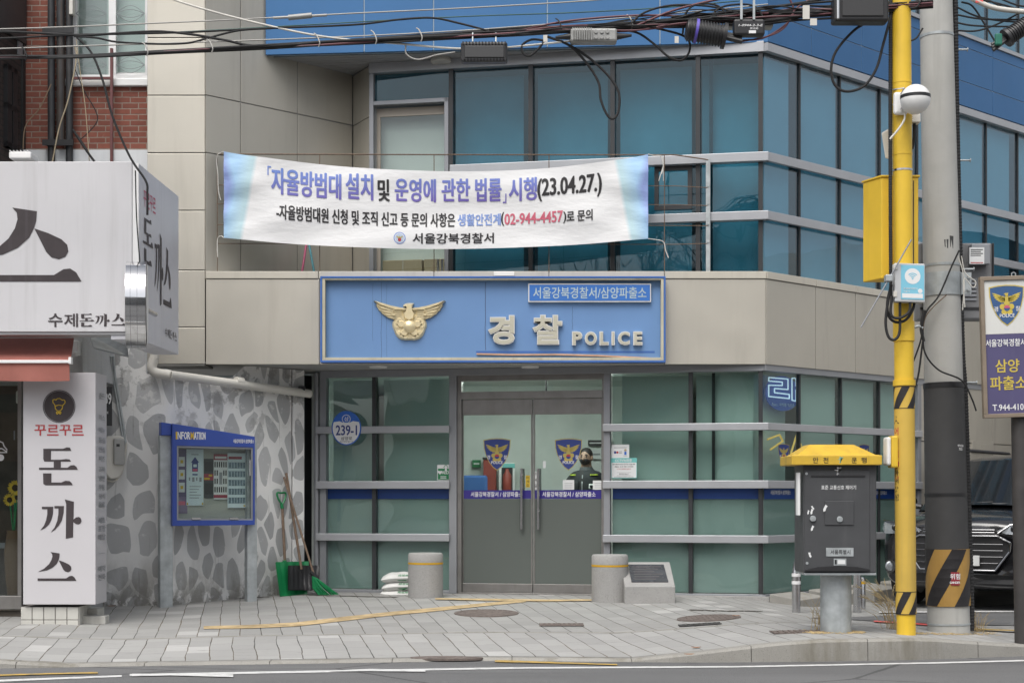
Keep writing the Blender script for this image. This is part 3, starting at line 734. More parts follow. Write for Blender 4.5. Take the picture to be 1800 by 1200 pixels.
# ---------------- interior (rooms seen through the glass)
mb = MB()
mb.add([(-4.0, 6, .0), (9, 6, .0), (9, 6, 2.85), (-4.0, 6, 2.85)], [(0, 1, 2, 3)], 0)
mb.prism(lambda a, b, w_: Vector((a, b, w_)), [(-2.4, 1.35), (2.8, .45), (8.2, 5.6), (8.2, 5.99), (-2.4, 5.99)], -.1, .012, 1)
mb.wbox(-2.5, -2.4, 1.3, 6, 0, 2.7, 0)
part(mb, 'interior_walls', [M['room'], M['roomfloor']])
mb = MB(); mb.prism(lambda a, b, w_: Vector((a, b, w_)), [(-2.4, 1.42), (2.8, .45), (8.2, 5.6), (8.2, 5.99), (-2.4, 5.99)], ZB-.02, ZB+.03); part(mb, 'interior_ceiling', M['room'])
mb = MB(); mb.wbox(-1.6, 2.0, 3.3, 3.38, 0, 2.7); part(mb, 'lobby_wall', M['room'])
M['lamp'] = emat('fluorescent ceiling panel', (.93, 1.0, .95), 15.0)
for x, y in ((-.25, 1.36), (.75, 1.25)):
    part(MB().wbox(x-.4, x+.4, y-.22, y+.22, ZB-.06, ZB-.025), 'ceiling_light', M['lamp'])
FT = [(-2.1, 1.75), (2.75, .55), (5.9, 3.75), (-2.1, 3.75)]
XY = lambda a, b, w_: Vector((a, b, w_))
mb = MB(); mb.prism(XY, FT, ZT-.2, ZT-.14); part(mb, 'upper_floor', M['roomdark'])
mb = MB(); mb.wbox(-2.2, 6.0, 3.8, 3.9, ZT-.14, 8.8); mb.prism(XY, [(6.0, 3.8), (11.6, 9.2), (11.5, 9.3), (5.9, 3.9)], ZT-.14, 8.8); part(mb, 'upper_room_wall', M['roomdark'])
mb = MB(); mb.add([BB(0, ZB2+1.5, -.1), BB(bl, ZB2+1.5, -.1), RW(RLEN, ZB2+1.5, -.05), (3.0, 13, ZB2+1.5), (-8, 13, ZB2+1.5), (-3.6, .6, ZB2+1.5)], [(0, 1, 2, 3, 4, 5)])
mb.add([BB(0, ZS, -.12), BB(bl, ZS, -.12), BB(bl, ZB2+1.5, -.12), BB(0, ZB2+1.5, -.12)], [(0, 1, 2, 3)])
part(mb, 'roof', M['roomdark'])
# ================================================================ main sign over the entrance
SG = thing('police_sign', 'wide blue police sign board with a golden eagle and cream letters above the entrance', 'sign', (FR.u(866), -.02, ZB))
x0, x1, z0, z1 = FR.r(565.5, 488.5, 1168, 638.5)
M['signblue'] = pbr('faded blue sign face', (.14, .265, .50), .5, 0, .06, 1.0, streak=.12, sscale=3.5, dirt=(.08, .16, .40))
M['signdark'] = pbr('sign edge blue', (.05, .14, .42), .5)
M['cream'] = pbr('cream sign trim', (.50, .47, .36), .5, 0, .12, 4, streak=.4, sscale=5, dirt=(.26, .18, .10))
M['creamface'] = pbr('cream letter face', (.50, .48, .39), .45, 0, .06, 4)
M['letteredge'] = pbr('white letter edge', (.70, .69, .65), .45)
mb = MB()
F12 = lambda u, v, w_: Vector((u, -.015-w_, v))
t = .022
for q in ((x0, x1, z0, z0+t), (x0, x1, z1-t, z1), (x0, x0+t, z0+t, z1-t), (x1-t, x1, z0+t, z1-t)): mb.box(F12, *q, 0, .13, 0)
ZI0, ZI1 = FR.v(866, 630), FR.v(866, 494.5); XI0, XI1 = FR.u(574), FR.u(1160)
for q in ((x0+t, x1-t, z0+t, ZI0), (x0+t, x1-t, ZI1, z1-t), (x0+t, XI0, ZI0, ZI1), (XI1, x1-t, ZI0, ZI1)): mb.box(F12, *q, 0, .122, 1)
mb.build('frame', [M['signdark'], M['cream']], SG, bev=.003)
mb = MB(); mb.box(F12, XI0, XI1, ZI0, ZI1, .0, .04, 0)
mb.build('face', [M['signblue']], SG)
M['crack'] = pbr('dark seam', (.05, .07, .13), .7)
mb = MB()
rr = random.Random(5)
for px, a, b, wd in ((671, 497, 629, .003), (853.5, 497, 616, .006), (1006, 540, 580, .003), (680, 500, 628, .002), (656, 500, 600, .002)):
    pts = [(FR.u(px)+rr.uniform(-.004, .004), FR.v(px, a+(b-a)*i/9)) for i in range(10)]
    mb.prism(F12, [(p-wd/2, q) for p, q in pts]+[(p+wd/2, q) for p, q in pts[::-1]], .040, .0415)
mb.build('seam', M['crack'], SG)
# gold eagle
def xz(px, py): return FR.u(px), FR.v(px, py)
ec = xz(720.5, 566); ew = FR.u(784)-FR.u(657)
mb = MB(); E = lambda u, v, w_: F12(ec[0]+u*ew, ec[1]+(v*.82+.03)*ew, .045+w_)
for i, pts in enumerate(EAGLE_WINGS):
    for sg in (1, -1): mb.dome(E, [(sg*a, b+.02) for a, b in pts][::sg], .0, .045-.004*i, 0, .72)
for sg in (1, -1):
    mb.dome(E, [(sg*a, b+.02) for a, b in [(.46, .25), (.45, .19), (.41, .12), (.36, .06), (.30, .01), (.21, -.03), (.05, -.05), (.05, .12), (.25, .19)]], .0, .02, 0, .97)
    mb.dome(E, [(sg*a, b) for a, b in [(.03, .13), (.12, .145), (.28, .185), (.42, .25), (.50, .315), (.40, .275), (.26, .225), (.12, .19), (.04, .18)]], .0, .055, 0, .9)
    mb.tube([E(sg*.215, .165, .055), E(sg*.24, .085, .055)], .004, 6); mb.tube([E(sg*.215, .165, .055), E(sg*.19, .085, .055)], .004, 6)
    mb.ring(E, sg*.215, .085, .0, .028, .045, .06, 0, 12, math.pi, 2*math.pi)
mb.dome(E, EAGLE_BODY[0], 0, .07, 0, .75); mb.box(E, -.215, .215, .158, .17, .04, .062)
mb.dome(E, [(.235*math.cos(q)*(1+.04*math.cos(5*q-math.pi/2)), -.125+.235*math.sin(q)*(1+.05*math.cos(5*q-math.pi/2))) for q in [i*math.pi/20 for i in range(40)]], 0, .03, 0, .9)
for k in range(5):
    for j, (r0, s_) in enumerate(((.125, .082), (.18, .060))):
        for m_ in ((0,) if j == 0 else (-.28, 0, .28)):
            a = -math.pi/2+math.pi+k*2*math.pi/5+m_
            mb.dome(E, [((r0*math.cos(a)+s_*math.cos(q))*.93, -.125+r0*math.sin(a)+s_*math.sin(q)) for q in [i*math.pi/7 for i in range(14)]], .0, .05-.012*j, 0, .6)
mb.lathe(E(0, -.125, .03), [(.085*ew, 0), (.088*ew, .02), (.07*ew, .042), (.04*ew, .055), (.001, .06)], 24, 0, (0, -1, 0))
mb.build('eagle_emblem', M['gold'], SG, smooth=True)
# raised letters
def raised(name, t, px0, py0, px1, py1, bold=.035):
    mb = MB(); q = FR.r(px0, py0, px1, py1); e = .010
    mb.text(t, F12, q[0], q[1], q[2], q[3], .042, 0, bold, .05)
    mb.text(t, F12, q[0]+e, q[1]-e, q[2]+e, q[3]-e, .0945, 1, bold-.028, .001)
    mb.build(name, [M['letteredge'], M['creamface']], SG)
raised('letter', '경', 858, 555.5, 905, 607, .05); raised('letter', '찰', 935.5, 555, 988, 607, .045)
for ch, a, b in (('P', 1005, 1023), ('O', 1027, 1048.5), ('L', 1053, 1069), ('I', 1074, 1079.5), ('C', 1085, 1106), ('E', 1112, 1128)):
    raised('letter', ch, a, 584, b, 608, .05)
mb = MB(); q = FR.r(928.5, 500.5, 1143, 532.5); mb.box(F12, *q, .04, .085, 0)
M['plateblue'] = pbr('bright blue plate', (.045, .17, .52), .4, 0, .05, 2)
mb.box(F12, q[0]+.012, q[1]-.012, q[2]+.012, q[3]-.012, .085, .0875, 1)
M['signtext'] = pbr('pale blue grey lettering', (.42, .52, .56), .5)
mb.text('서울강북경찰서/삼양파출소', F12, FR.u(937), FR.u(1135), FR.v(1036, 526.5), FR.v(1036, 506.5), .0885, 2, .022)
mb.build('name_plate', [M['letteredge'], M['plateblue'], M['signtext']], SG)
M['peel'] = pbr('peeled orange strip', (.55, .33, .22), .7, 0, .15, 8)
mb = MB(); pts = [FR.p(*q) for q in ((838, 621.5), (900, 623), (980, 622.5), (1050, 624.5), (1100, 627), (1150, 629.5))]
top = pts; bot = [(a, b-.017) for a, b in pts]
mb.prism(F12, top+bot[::-1], .042, .062); mb.build('loose_strip', M['peel'], SG)
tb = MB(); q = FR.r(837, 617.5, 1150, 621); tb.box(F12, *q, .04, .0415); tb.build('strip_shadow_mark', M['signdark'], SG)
mb = MB(); q = FR.r(868, 480.5, 904, 488.6); mb.wbox(q[0], q[1], -.15, -.02, q[2]+.003, q[3], 0); mb.build('signal_lamp', M['white'], None, bev=.006, label='small white lamp box sitting on the top edge of the blue police sign', cat='lamp')
# ================================================================ terrace railing and banner
RY = .06
RL = thing('terrace_railing', 'thin rusty rod railing on the terrace parapet behind the banner', 'railing', (0, RY, ZT))
FRY = FY(RY)
for px in (382, 562, 763, 965, 1168):
    MB().tube([(FRY.u(px), RY, ZT), (FRY.u(px), RY, FRY.v(px, 271))], .005, 8).build('post', M['rust'], RL, smooth=True)
def rod(path, r=.006): MB().tube(path, r, 6).build('rod', M['rust'], RL, smooth=True)
pe = GL(GL.u(1245, .12), 0, .12)
for y0, y1 in ((271, 281), (325.5, 330), (358.5, 361.5), (395, 397), (428, 428)):
    rod([P(382, y0, RY), P(760, y0+1, RY), P(1188, y0+1.5, RY), Vector((pe.x, pe.y, GL.v(1245, y1, .12)))], .008 if y0 == 271 else .005)
ur_ = GL.u(1245, .12); mb = MB(); mb.box(GL, ur_-.028, ur_+.024, ZT, GL.v(1245, 279, .12), .115, .125); mb.box(GL, ur_-.028, ur_-.022, ZT, GL.v(1245, 279, .12), .085, .115)
for y in (330, 361, 397, 428): mb.disc(GL, ur_, GL.v(1245, y, .12)+.02, .014, .125, .135, 0, 10)
mb.build('flat_post', M['galv'], RL, bev=.002)
# banner
BY = -.02
BN = thing('banner', 'wide white cloth banner with blue and black Korean lettering tied to the terrace railing', 'banner', (FY(BY).u(766), BY, FY(BY).v(766, 438)))
FB = FY(BY)
bx0, bx1 = FB.u(394), FB.u(1139)
def lerp(a, b, t): return a+(b-a)*t
def btop(s): return lerp(FB.v(394, 267), FB.v(1139, 272), s)-4*.218*s*(1-s)*(1+.25*(s-.5))
def bbot(s): return lerp(FB.v(394, 418.5), FB.v(1139, 420), s)-4*.128*s*(1-s)
rb = random.Random(11)
def fold(s, t):
    y = 0
    e = min(s, 1-s)
    y += .022*math.sin(9*t+30*e)*math.exp(-e*16)
    y += .008*math.sin(24*t-50*e+1.3)*math.exp(-e*14)
    y += .009*math.sin(8*(t+1.2*(s-.5)**2*4)+.5)+.004*math.sin(15*t+4*math.cos(4*s))
    y += .02*math.sin(math.pi*s)
    return y
def BF(u, v, w_=0):                # u, v given flat in 0..1
    x = lerp(bx0, bx1, u); z = lerp(bbot(u), btop(u), v)
    return Vector((x, BY-.02-fold(u, v)-w_, z))
def banner_mat():
    m, N, b = newmat('banner cloth'); b.inputs['Roughness'].default_value = .65
    tc = N.n("UVMap"); sx = N.n("SeparateXYZ"); N.link(tc.outputs[0], sx.inputs[0]); u, v = sx.outputs[0], sx.outputs[1]
    col = (.76, .76, .765)
    e = N.math('MINIMUM', u, N.math('SUBTRACT', 1, u))
    left = N.math('LESS_THAN', u, .5)
    vv = N.math('ADD', N.math('MULTIPLY', left, v), N.math('MULTIPLY', N.math('SUBTRACT', 1, left), v))
    pale = N.ramp(N.math('SUBTRACT', e, N.math('MULTIPLY', vv, .036)), .046, .036)
    c = N.mix(pale, col, (.46, .63, .69))
    mid = N.ramp(N.math('SUBTRACT', e, N.math('MULTIPLY', vv, .038)), .030, .000); c = N.mix(mid, c, (.36, .56, .78))
    zz_ = N.ramp(N.math('SUBTRACT', e, N.math('SUBTRACT', .026, N.math('MULTIPLY', N.math('ABSOLUTE', N.math('SUBTRACT', v, .62)), .055))), .006, -.012); c = N.mix(zz_, c, (.27, .35, .66))
    N.link(c, b.inputs['Base Color']); b.inputs['Subsurface Weight'].default_value = 0
    bp = N.n("Bump"); bp.inputs['Strength'].default_value = .35; bp.inputs['Distance'].default_value = .02
    N.link(N.noise(N.obj((2.2, 1, 6), (0, .25, 0)), 2.2, 4), bp.inputs['Height']); N.link(bp.outputs[0], b.inputs['Normal'])
    return m
nu, nv = 120, 30
us = [i/nu for i in range(nu+1)]; vs_ = [i/nv for i in range(nv+1)]
mb = MB(); mb.grid(BF, us, vs_); mb.grid(lambda u, v: BF(u, v, -.002), us, vs_)
mb.build('cloth', banner_mat(), BN, smooth=True, fix=False)
me = bpy.data.objects['cloth'].data; uvl = me.uv_layers.new(name='UVMap')
flat = [(u, v) for v in vs_ for u in us]*2
for l in me.loops: uvl.data[l.index].uv = flat[l.vertex_index]
def bgrad():
    m, N, b = newmat('blue to violet banner print'); tc = N.n("TexCoord"); sx = N.n("SeparateXYZ"); N.link(tc.outputs['Object'], sx.inputs[0])
    f = N.ramp(sx.outputs[2], .55, .92); N.link(N.mix(f, (.16, .12, .42), (.16, .26, .62)), b.inputs['Base Color']); b.inputs['Roughness'].default_value = .65; return m
M['bgrad'] = bgrad(); M['bblue'] = pbr('light blue banner print', (.20, .30, .62), .6); M['bpink'] = pbr('pink red banner print', (.60, .13, .19), .6)
def inv(px, py):
    u = (px-394)/745.0; top = HY+(CAMZ-btop(u))*FPX/(BY-CAMY); bot = HY+(CAMZ-bbot(u))*FPX/(BY-CAMY)
    return u, (bot-py)/(bot-top)
def btext(t, px0, px1, py0, py1, mat, bold=.03, name='lettering', top_l=None):
    ua, _ = inv(px0, py0); ub, _ = inv(px1, py0); _, v1 = inv((px0+px1)/2, py0); _, v0 = inv((px0+px1)/2, py1)
    mb = MB(); mb.text(t, BF, ua, ub, v0, v1, .005, 0, bold, sub=.008); mb.build(name, mat, BN, fix=False)
btext('「', 471, 477, 293, 309, M['bgrad'], .03)
btext('자율방범대', 478, 600, 302, 347, M['bgrad'], .05); btext('설치', 609, 656, 307, 352, M['bgrad'], .05)
btext('및', 665, 685, 317, 355, M['pblack'], .05); btext('운영에', 695, 766, 316, 356, M['bgrad'], .05)
btext('관한', 777, 826, 316, 355, M['bgrad'], .05); btext('법률', 836, 881, 315, 355, M['bgrad'], .05); btext('」', 884, 890, 342, 358, M['bgrad'], .03)
btext('시행', 895, 943, 314, 354, M['bgrad'], .05); btext('(23.04.27.)', 945, 1057, 311, 351, M['pblack'], .055)
btext('-자율방범대원 신청 및 조직 신고 등 문의 사항은', 487, 800, 372, 397, M['pblack'], .042)
btext('생활안전계', 805, 880, 377, 398, M['bblue'], .042); btext('(', 881, 886, 374, 398, M['pblack'], .04); btext('02-944-4457', 887, 989, 374.5, 394, M['bpink'], .05)
btext(')', 990, 995, 373, 393, M['pblack'], .04); btext('로 문의', 996, 1041, 370.5, 390, M['pblack'], .042)
btext('서울강북경찰서', 726, 868, 411.5, 429.5, M['pblack'], .042)
mb = MB(); (ca, cb_) = inv(703, 419.5); ra = 10.5/745; rbv = inv(703, 409)[1]-cb_
def bdisc(r, w_, mi): mb.add([BF(ca+r*ra*math.cos(i*math.pi/12), cb_+r*rbv*math.sin(i*math.pi/12), w_) for i in range(24)], [tuple(range(24))], mi)
bdisc(1, .0035, 0); bdisc(.84, .0045, 1); bdisc(.74, .0055, 2)
for pts in EAGLE_WINGS+EAGLE_BODY[:1]:
    for sg in (1, -1): mb.add([BF(ca+sg*a*1.2*ra, cb_+(b+.0)*1.2*rbv, .0065) for a, b in pts], [tuple(range(len(pts)))], 3)
mb.add([BF(ca+.3*ra*math.cos(i*math.pi/8), cb_-.3*rbv+.3*rbv*math.sin(i*math.pi/8), .0065) for i in range(16)], [tuple(range(16))], 4)
M['paleblue'] = pbr('pale blue print', (.45, .55, .70), .6)
mb.build('round_crest', [M['bblue'], M['pwhite'], M['paleblue'], M['pgold'], M['pred']], BN, fix=False)
M['rope'] = pbr('white rope', (.60, .59, .55), .8, bump=.5, bs=200)
def rope(pts, r=.006): MB().tube(smooth_path(pts, 5), r, 6).build('tie_rope', M['rope'], BN, smooth=True)
rope([BF(0, 1), P(388, 269.5, 0), P(383, 272, .03), P(381, 285, .05), P(383, 305, .05), P(384, 335, .03), P(388, 352, .03)])
rope([BF(0, 0), P(389, 415, 0), P(383, 419, .04), P(382, 436, .04), P(383, 452, .04)])
rope([BF(1, 1), P(1150, 274, 0), P(1163, 275, .03), P(1166, 290, .04), P(1158, 318, .04)])
rope([BF(1, 0), P(1150, 421, 0), P(1166, 425, .04), P(1170, 440, .04), P(1175, 453, .04)])
rope([P(1163, 275, .03), P(1166, 292, .02), P(1163, 306, .02)]); rope([P(1166, 292, .02), P(1166, 318, .03)], .004)
# things standing on the terrace
for (xa, xb, lab) in ((GL.u(667), GL.u(737), 'closed brown cardboard box left of another behind the terrace door glass'), (GL.u(740), GL.u(786), 'narrower brown cardboard box on the right behind the terrace door glass')):
    mb = MB(); mb.box(GL, xa, xb, ZT-.14, GL.v(720, 458, -.2), -.24, -.13); mb.box(GL, (xa+xb)/2-.003, (xa+xb)/2+.02, ZT-.14, GL.v(720, 458, -.2)+.001, -.245, -.128, 1)
    mb.build('cardboard_box', [M['kraft'], M['doorwood']], None, bev=.008, label=lab, cat='box', group='cardboard boxes behind the terrace door')
M['pinkp'] = pbr('pink plastic', (.50, .10, .20), .5); M['tealp'] = pbr('teal plastic', (.06, .25, .30), .5)
for (a, b, c, d, mt, lab) in ((532, 472, 540, 420, 'pinkp', 'pink broom handle leaning on the terrace wall under the banner'), (551, 472, 543, 428, 'tealp', 'teal broom handle leaning beside the pink one under the banner')):
    p0, p1 = P(a, b, .7), P(c, d, .85); e = p0+(p0-p1)*.35
    bd = thing('broom', lab, 'broom', (e.x, e.y, e.z)); MB().tube([e, p1], .014, 10).build('stick', M[mt], bd, smooth=True)
    mb = MB(); mb.wbox(e.x-.13, e.x+.13, e.y-.03, e.y+.03, e.z-.10, e.z+.03); mb.build('brush_head', M[mt], bd, bev=.02)
# ================================================================ small signs on the entrance
AD = thing('address_sign', 'round blue and white house number sign 239-1 on the left glass', 'sign', GL(GL.u(609), GL.v(609, 780), .09))
mb = MB(); cu, cv = GL.u(609, .09), GL.v(609, 752, .09); R = (GL.u(635, .09)-GL.u(583, .09))/2; RV = (GL.v(609, 722, .09)-GL.v(609, 782.5, .09))/2
M['adblue'] = pbr('address blue', (.03, .14, .55), .4)
mb.disc(GL, cu, cv, R, .088, .096, 0, 40, RV); mb.build('plate', [M['adblue']], AD, bev=.002)
mb = MB(); pts = [(cu+R*.92*math.cos(a), cv+RV*.93*math.sin(a)) for a in [math.radians(158+i*(224/30)) for i in range(31)]]
pts += [(cu+R*.45, cv+RV*.40), (cu+R*.25, cv+RV*.32), (cu-R*.25, cv+RV*.32), (cu-R*.45, cv+RV*.40)]
mb.poly(GL, pts, .0975, 0); mb.build('white_field', M['pwhite'], AD, fix=False)
mb = MB(); mb.ring(GL, cu, cv+RV*.52, R*.25, R*.29, .0975, .0985, 1); mb.text('삼', GL, cu-R*.14, cu+R*.16, cv+RV*.40, cv+RV*.66, .0985, 1, .02)
mb.text('239-1', GL, cu-R*.70, cu+R*.72, cv-RV*.42, cv+RV*.16, .099, 0, .045); mb.text('삼양로', GL, cu-R*.36, cu+R*.40, cv-RV*.70, cv-RV*.50, .099, 2, .02); mb.text('Samyang-ro', GL, cu-R*.44, cu+R*.46, cv-RV*.83, cv-RV*.74, .099, 2, .02)
mb.build('lettering', [M['navy'], M['pwhite'], M['pblack']], AD, fix=False)
AE = thing('aed_sign', 'small green AED heart sign stuck on the glass left of the door', 'sign', GL(GL.u(779), GL.v(779, 843), -.04))
mb = MB(); q = GL.r(768.5, 816.5, 790, 843.5, -.04); mb.box(GL, *q, -.0495, -.044, 0); mb.box(GL, q[0]+.008, q[1]-.008, q[2]+.008, q[3]-.045, -.044, -.0435, 1)
mb.build('plate', [M['pwhite'], M['pgreen']], AE, fix=False)
mb = MB(); mb.text('AED', GL, q[0]+.058, q[1]-.01, q[2]+.075, q[2]+.115, -.0425, 0, .05); hx, hy = q[0]+.035, q[2]+.095
heart = [(hx, hy-.035)]+[(hx+.028*(16*math.sin(t_)**3)/16, hy+.028*(13*math.cos(t_)-5*math.cos(2*t_)-2*math.cos(3*t_)-math.cos(4*t_))/16) for t_ in [i*math.pi/12+math.pi for i in range(24)]][1:]
mb.poly(GL, heart, -.0425, 0); ax = q[1]-.045
mb.poly(GL, [(ax-.012, q[3]-.075), (ax+.012, q[3]-.075), (ax+.012, q[3]-.035), (ax+.026, q[3]-.035), (ax, q[3]-.005), (ax-.026, q[3]-.035), (ax-.012, q[3]-.035)], -.0425, 0)
mb.poly(GL, [(ax-.018, q[3]-.075), (ax+.018, q[3]-.075), (ax+.018, q[3]-.032), (ax+.034, q[3]-.032), (ax, q[3]+.004), (ax-.034, q[3]-.032), (ax-.018, q[3]-.032)], -.0429, 1)
for k in range(2): mb.box(GL, q[0]+.04, q[1]-.04, q[2]+.022+k*.018, q[2]+.03+k*.018, -.0435, -.0425, 0)
mb.build('lettering', [M['pwhite'], M['pgreen']], AE, fix=False)
N1 = thing('notice', 'small white notice with a red and blue flag above the CCTV notice', 'notice', GL(GL.u(1091), GL.v(1091, 805), -.04))
q = GL.r(1075, 781, 1106, 805, -.045); MB().box(GL, *q, -.0495, -.046).build('sheet', M['paper'], N1)
mb = MB(); mb.box(GL, q[0]+.03, q[1]-.03, q[3]-.04, q[3]-.033, -.0455, -.045, 0); mb.box(GL, q[0]+.03, q[0]+.055, q[2]+.055, q[2]+.085, -.0455, -.045, 1); mb.disc(GL, q[0]+.07, q[2]+.07, .014, -.0455, -.045, 2, 14)
mb.box(GL, q[0]+.09, q[0]+.125, q[2]+.058, q[2]+.066, -.0455, -.045, 0); mb.box(GL, q[0]+.09, q[0]+.125, q[2]+.075, q[2]+.083, -.0455, -.045, 0)
mb.disc(GL, q[1]-.045, q[2]+.095, .016, -.0455, -.045, 3, 14); mb.box(GL, q[1]-.058, q[1]-.032, q[2]+.04, q[2]+.078, -.0455, -.045, 4); mb.box(GL, q[1]-.07, q[1]-.02, q[2]+.025, q[2]+.03, -.0455, -.045, 0)
mb.build('print', [M['aluframe'], M['navy'], M['pred'], M['kraft'], M['adblue']], N1)
N2 = thing('cctv_notice', 'teal and white CCTV recording notice inside the glass right of the door', 'notice', GL(GL.u(1097), GL.v(1097, 840), -.04))
q = GL.r(1074, 804.5, 1119.5, 840, -.045); mb = MB(); mb.box(GL, *q, -.0475, -.044, 0); mb.box(GL, q[0]+.006, q[1]-.006, q[2]+.006, q[3]-.055, -.044, -.0435, 1); mb.build('sheet', [M['teal'], M['paper']], N2)
mb = MB(); mb.text('CCTV녹화중', GL, q[0]+.05, q[1]-.06, q[3]-.047, q[3]-.010, -.043, 0, .03)
for k, (t_, mi) in enumerate((('범죄 예방과 안전 및 증거자료 수집을 위해', 1), ('파출소 내.외 전면 사각지대', 1), ('CCTV가 설치되어 있습니다', 2))):
    mb.text(t_, GL, q[0]+.02+.025*k, q[1]-.02-.025*k, q[3]-.085-.028*k, q[3]-.066-.028*k, -.043, mi, .02)
mb.ring(GL, 0, 0, 0, .0001, -.043, -.0429, 1, 3); mb.box(GL, q[0]+.07, q[1]-.07, q[2]+.03, q[2]+.032, -.0435, -.043, 1); mb.box(GL, q[0]+.07, q[1]-.07, q[2]+.066, q[2]+.068, -.0435, -.043, 1)
mb.text('촬영책임관 파출소장', GL, q[0]+.10, q[1]-.10, q[2]+.04, q[2]+.058, -.043, 1, .01); mb.text('삼양파출소장 연락처 944-4102', GL, q[0]+.04, q[1]-.04, q[2]+.010, q[2]+.022, -.043, 1, .01)
mb.build('print', [M['pwhite'], M['pblack'], M['pred']], N2, fix=False)
for i, (px, py, wd) in enumerate(((1378, 800, 20), (1519.5, 800, 18))):
    e = thing('window_shield', ('slim blue police shield sticker on the corner glass left of the grey cabinet', 'slim blue police shield sticker half hidden behind the yellow cabinet roof')[i], 'sticker', RW(RW.u(px), RW.v(px, 826), -.06), 'shield stickers on the side glass')
    mb = MB(); emblem(mb, RW, RW.u(px, -.06), RW.v(px, py-2, -.06), RW.u(px+wd/2, -.06)-RW.u(px-wd/2, -.06), -.0635); mb.build('shield', EMB, e, fix=False)
mb = MB(); mb.text('서울강북경찰서 삼양파출소', RW, RW.u(1362), RW.u(1397), RW.v(1380, 869), RW.v(1380, 861), -.061, 0, .02); part(mb, 'film_lettering', M['pwhite'], fix=False)
mb = MB(); mb.text('서울강북경찰서 삼양파출소', RW, RW.u(1534), RW.u(1566), RW.v(1550, 869), RW.v(1550, 862), -.061, 0, .02); part(mb, 'film_lettering', M['pwhite'], fix=False)
# glowing signs added behind the corner glass, standing in for reflections in it
M['neonw'] = emat('white neon tube', (.70, .85, 1), .5); M['neony'] = emat('gold neon tube', (.75, .48, .10), .45)
M['neonblue'] = emat('backlit blue disc', (.02, .06, .25), .35)
NS = thing('reflected_sign', 'round blue lit sign with white outlined lettering, added for a reflection in the corner glass', 'sign', RW(RW.u(1376, -.14), 2.2, -.14))
RWI = lambda u, v, w_: RW(u, v, w_-.16)
q = (RW.u(1344, -.16), RW.u(1403, -.16), RW.v(1376, 722, -.16), RW.v(1376, 661, -.16)); cu, cv = (q[0]+q[1])/2, (q[2]+q[3])/2
MB().disc(RWI, cu, cv, (q[1]-q[0])/2, 0, .02, 0, 36, (q[3]-q[2])/2).build('disc', M['neonblue'], NS)
def poly_tube(mb, fn, pts, r, w_=.035, mi=0, closed=False):
    pts = [fn(a, b, w_) for a, b in pts]
    for a, b in zip(pts, pts[1:]+([pts[0]] if closed else [])): mb.tube([a, b], r, 6, mi)
mb = MB(); U = lambda a, b: (lerp(q[0], q[1], a), lerp(q[2], q[3], b))
poly_tube(mb, RWI, [U(.05, .92), U(.62, .92), U(.62, .62), U(.22, .62), U(.22, .50), U(.66, .48), U(.66, .36), U(.05, .38), U(.05, .70), U(.45, .72), U(.45, .82), U(.05, .82)], .008, closed=True)
poly_tube(mb, RWI, [U(.74, .96), U(.86, .96), U(.86, .74), U(.97, .74), U(.97, .63), U(.86, .63), U(.86, .30), U(.74, .32)], .008, closed=True)
mb.build('neon_letters', M['neonw'], NS)
mb = MB(); mb.text('노래방', RWI, *[U(.15, 0)[0], U(.85, 0)[0], U(0, .12)[1], U(0, .22)[1]], .022, 0, .02); mb.build('small_letters', M['paleblue'], NS, fix=False)
NY = thing('neon_letter', 'gold lit angular neon lettering added for a reflection in the corner glass above the grey cabinet', 'sign', RW(RW.u(1395, -.14), 1.5, -.14))
mb = MB(); Z = lambda px, py: RW.p(px, py, -.15)
RWJ = lambda u, v, w_: RW(u, v, w_-.15)
poly_tube(mb, RWJ, [Z(1396, 765), Z(1410, 797), Z(1386, 797)], .013, closed=True); poly_tube(mb, RWJ, [Z(1345, 772), Z(1366, 764), Z(1372, 775), Z(1350, 790)], .012)
mb.build('neon_tubes', M['neony'], NY)
# inside things seen through the door
def inside(px, py, Y): return P(px, py, Y)
IY = 3.2
FI = FY(IY)
FEX = thing('fire_cabinet', 'tall red fire cabinet standing inside behind the left door leaf', 'cabinet', (FI.u(863), IY, .012))
mb = MB(); q = FI.r(850, 808, 873, 900); mb.wbox(q[0], q[1], IY-.25, IY, .012, q[3]); M['dullred'] = pbr('dull red paint', (.30, .06, .045), .5); mb.build('body', M['dullred'], FEX, bev=.01)
MB().wbox(q[0]-.01, q[1]+.01, IY-.27, IY+.01, q[3]+.001, q[3]+.03).build('lid', M['mull'], FEX, bev=.005)
WC = thing('white_cabinet', 'white cabinet with a dark glass front holding a red extinguisher inside the door', 'cabinet', (FI.u(894), IY-.1, .012))
q = FI.r(877, 814, 905, 900); mb = MB(); mb.wbox(q[0], q[1], IY-.35, IY-.05, .012, q[3]); mb.build('body', M['white'], WC, bev=.01)
mb = MB(); q2 = FI.r(882, 822, 901, 868); mb.wbox(q2[0], q2[1], IY-.36, IY-.351, q2[2], q2[3]); mb.build('front_glass', M['mull'], WC)
mb = MB(); cx = (q2[0]+q2[1])/2; mb.lathe((cx, IY-.42, q2[2]), [(.05, 0), (.06, .02), (.06, .25), (.03, .30), (.02, .34)], 16); mb.build('extinguisher', M['dullred'], WC, smooth=True)
MB().wbox(q[0]+.05, q[1], IY-.358, IY-.352, q[3]-.07, q[3]-.01).build('label', M['teal'], WC)
BC = thing('blue_partition', 'blue upholstered partition standing inside the left door leaf', 'partition', (FY(2.2).u(836), 2.2, .012))
q = FY(2.2).r(813, 835, 857, 900); mb = MB(); mb.wbox(q[0]-.3, q[1], 2.2, 2.26, .012, q[3]); M['bluecloth'] = pbr('blue fabric', (.045, .12, .33), .8); mb.build('panel', M['bluecloth'], BC, bev=.03)
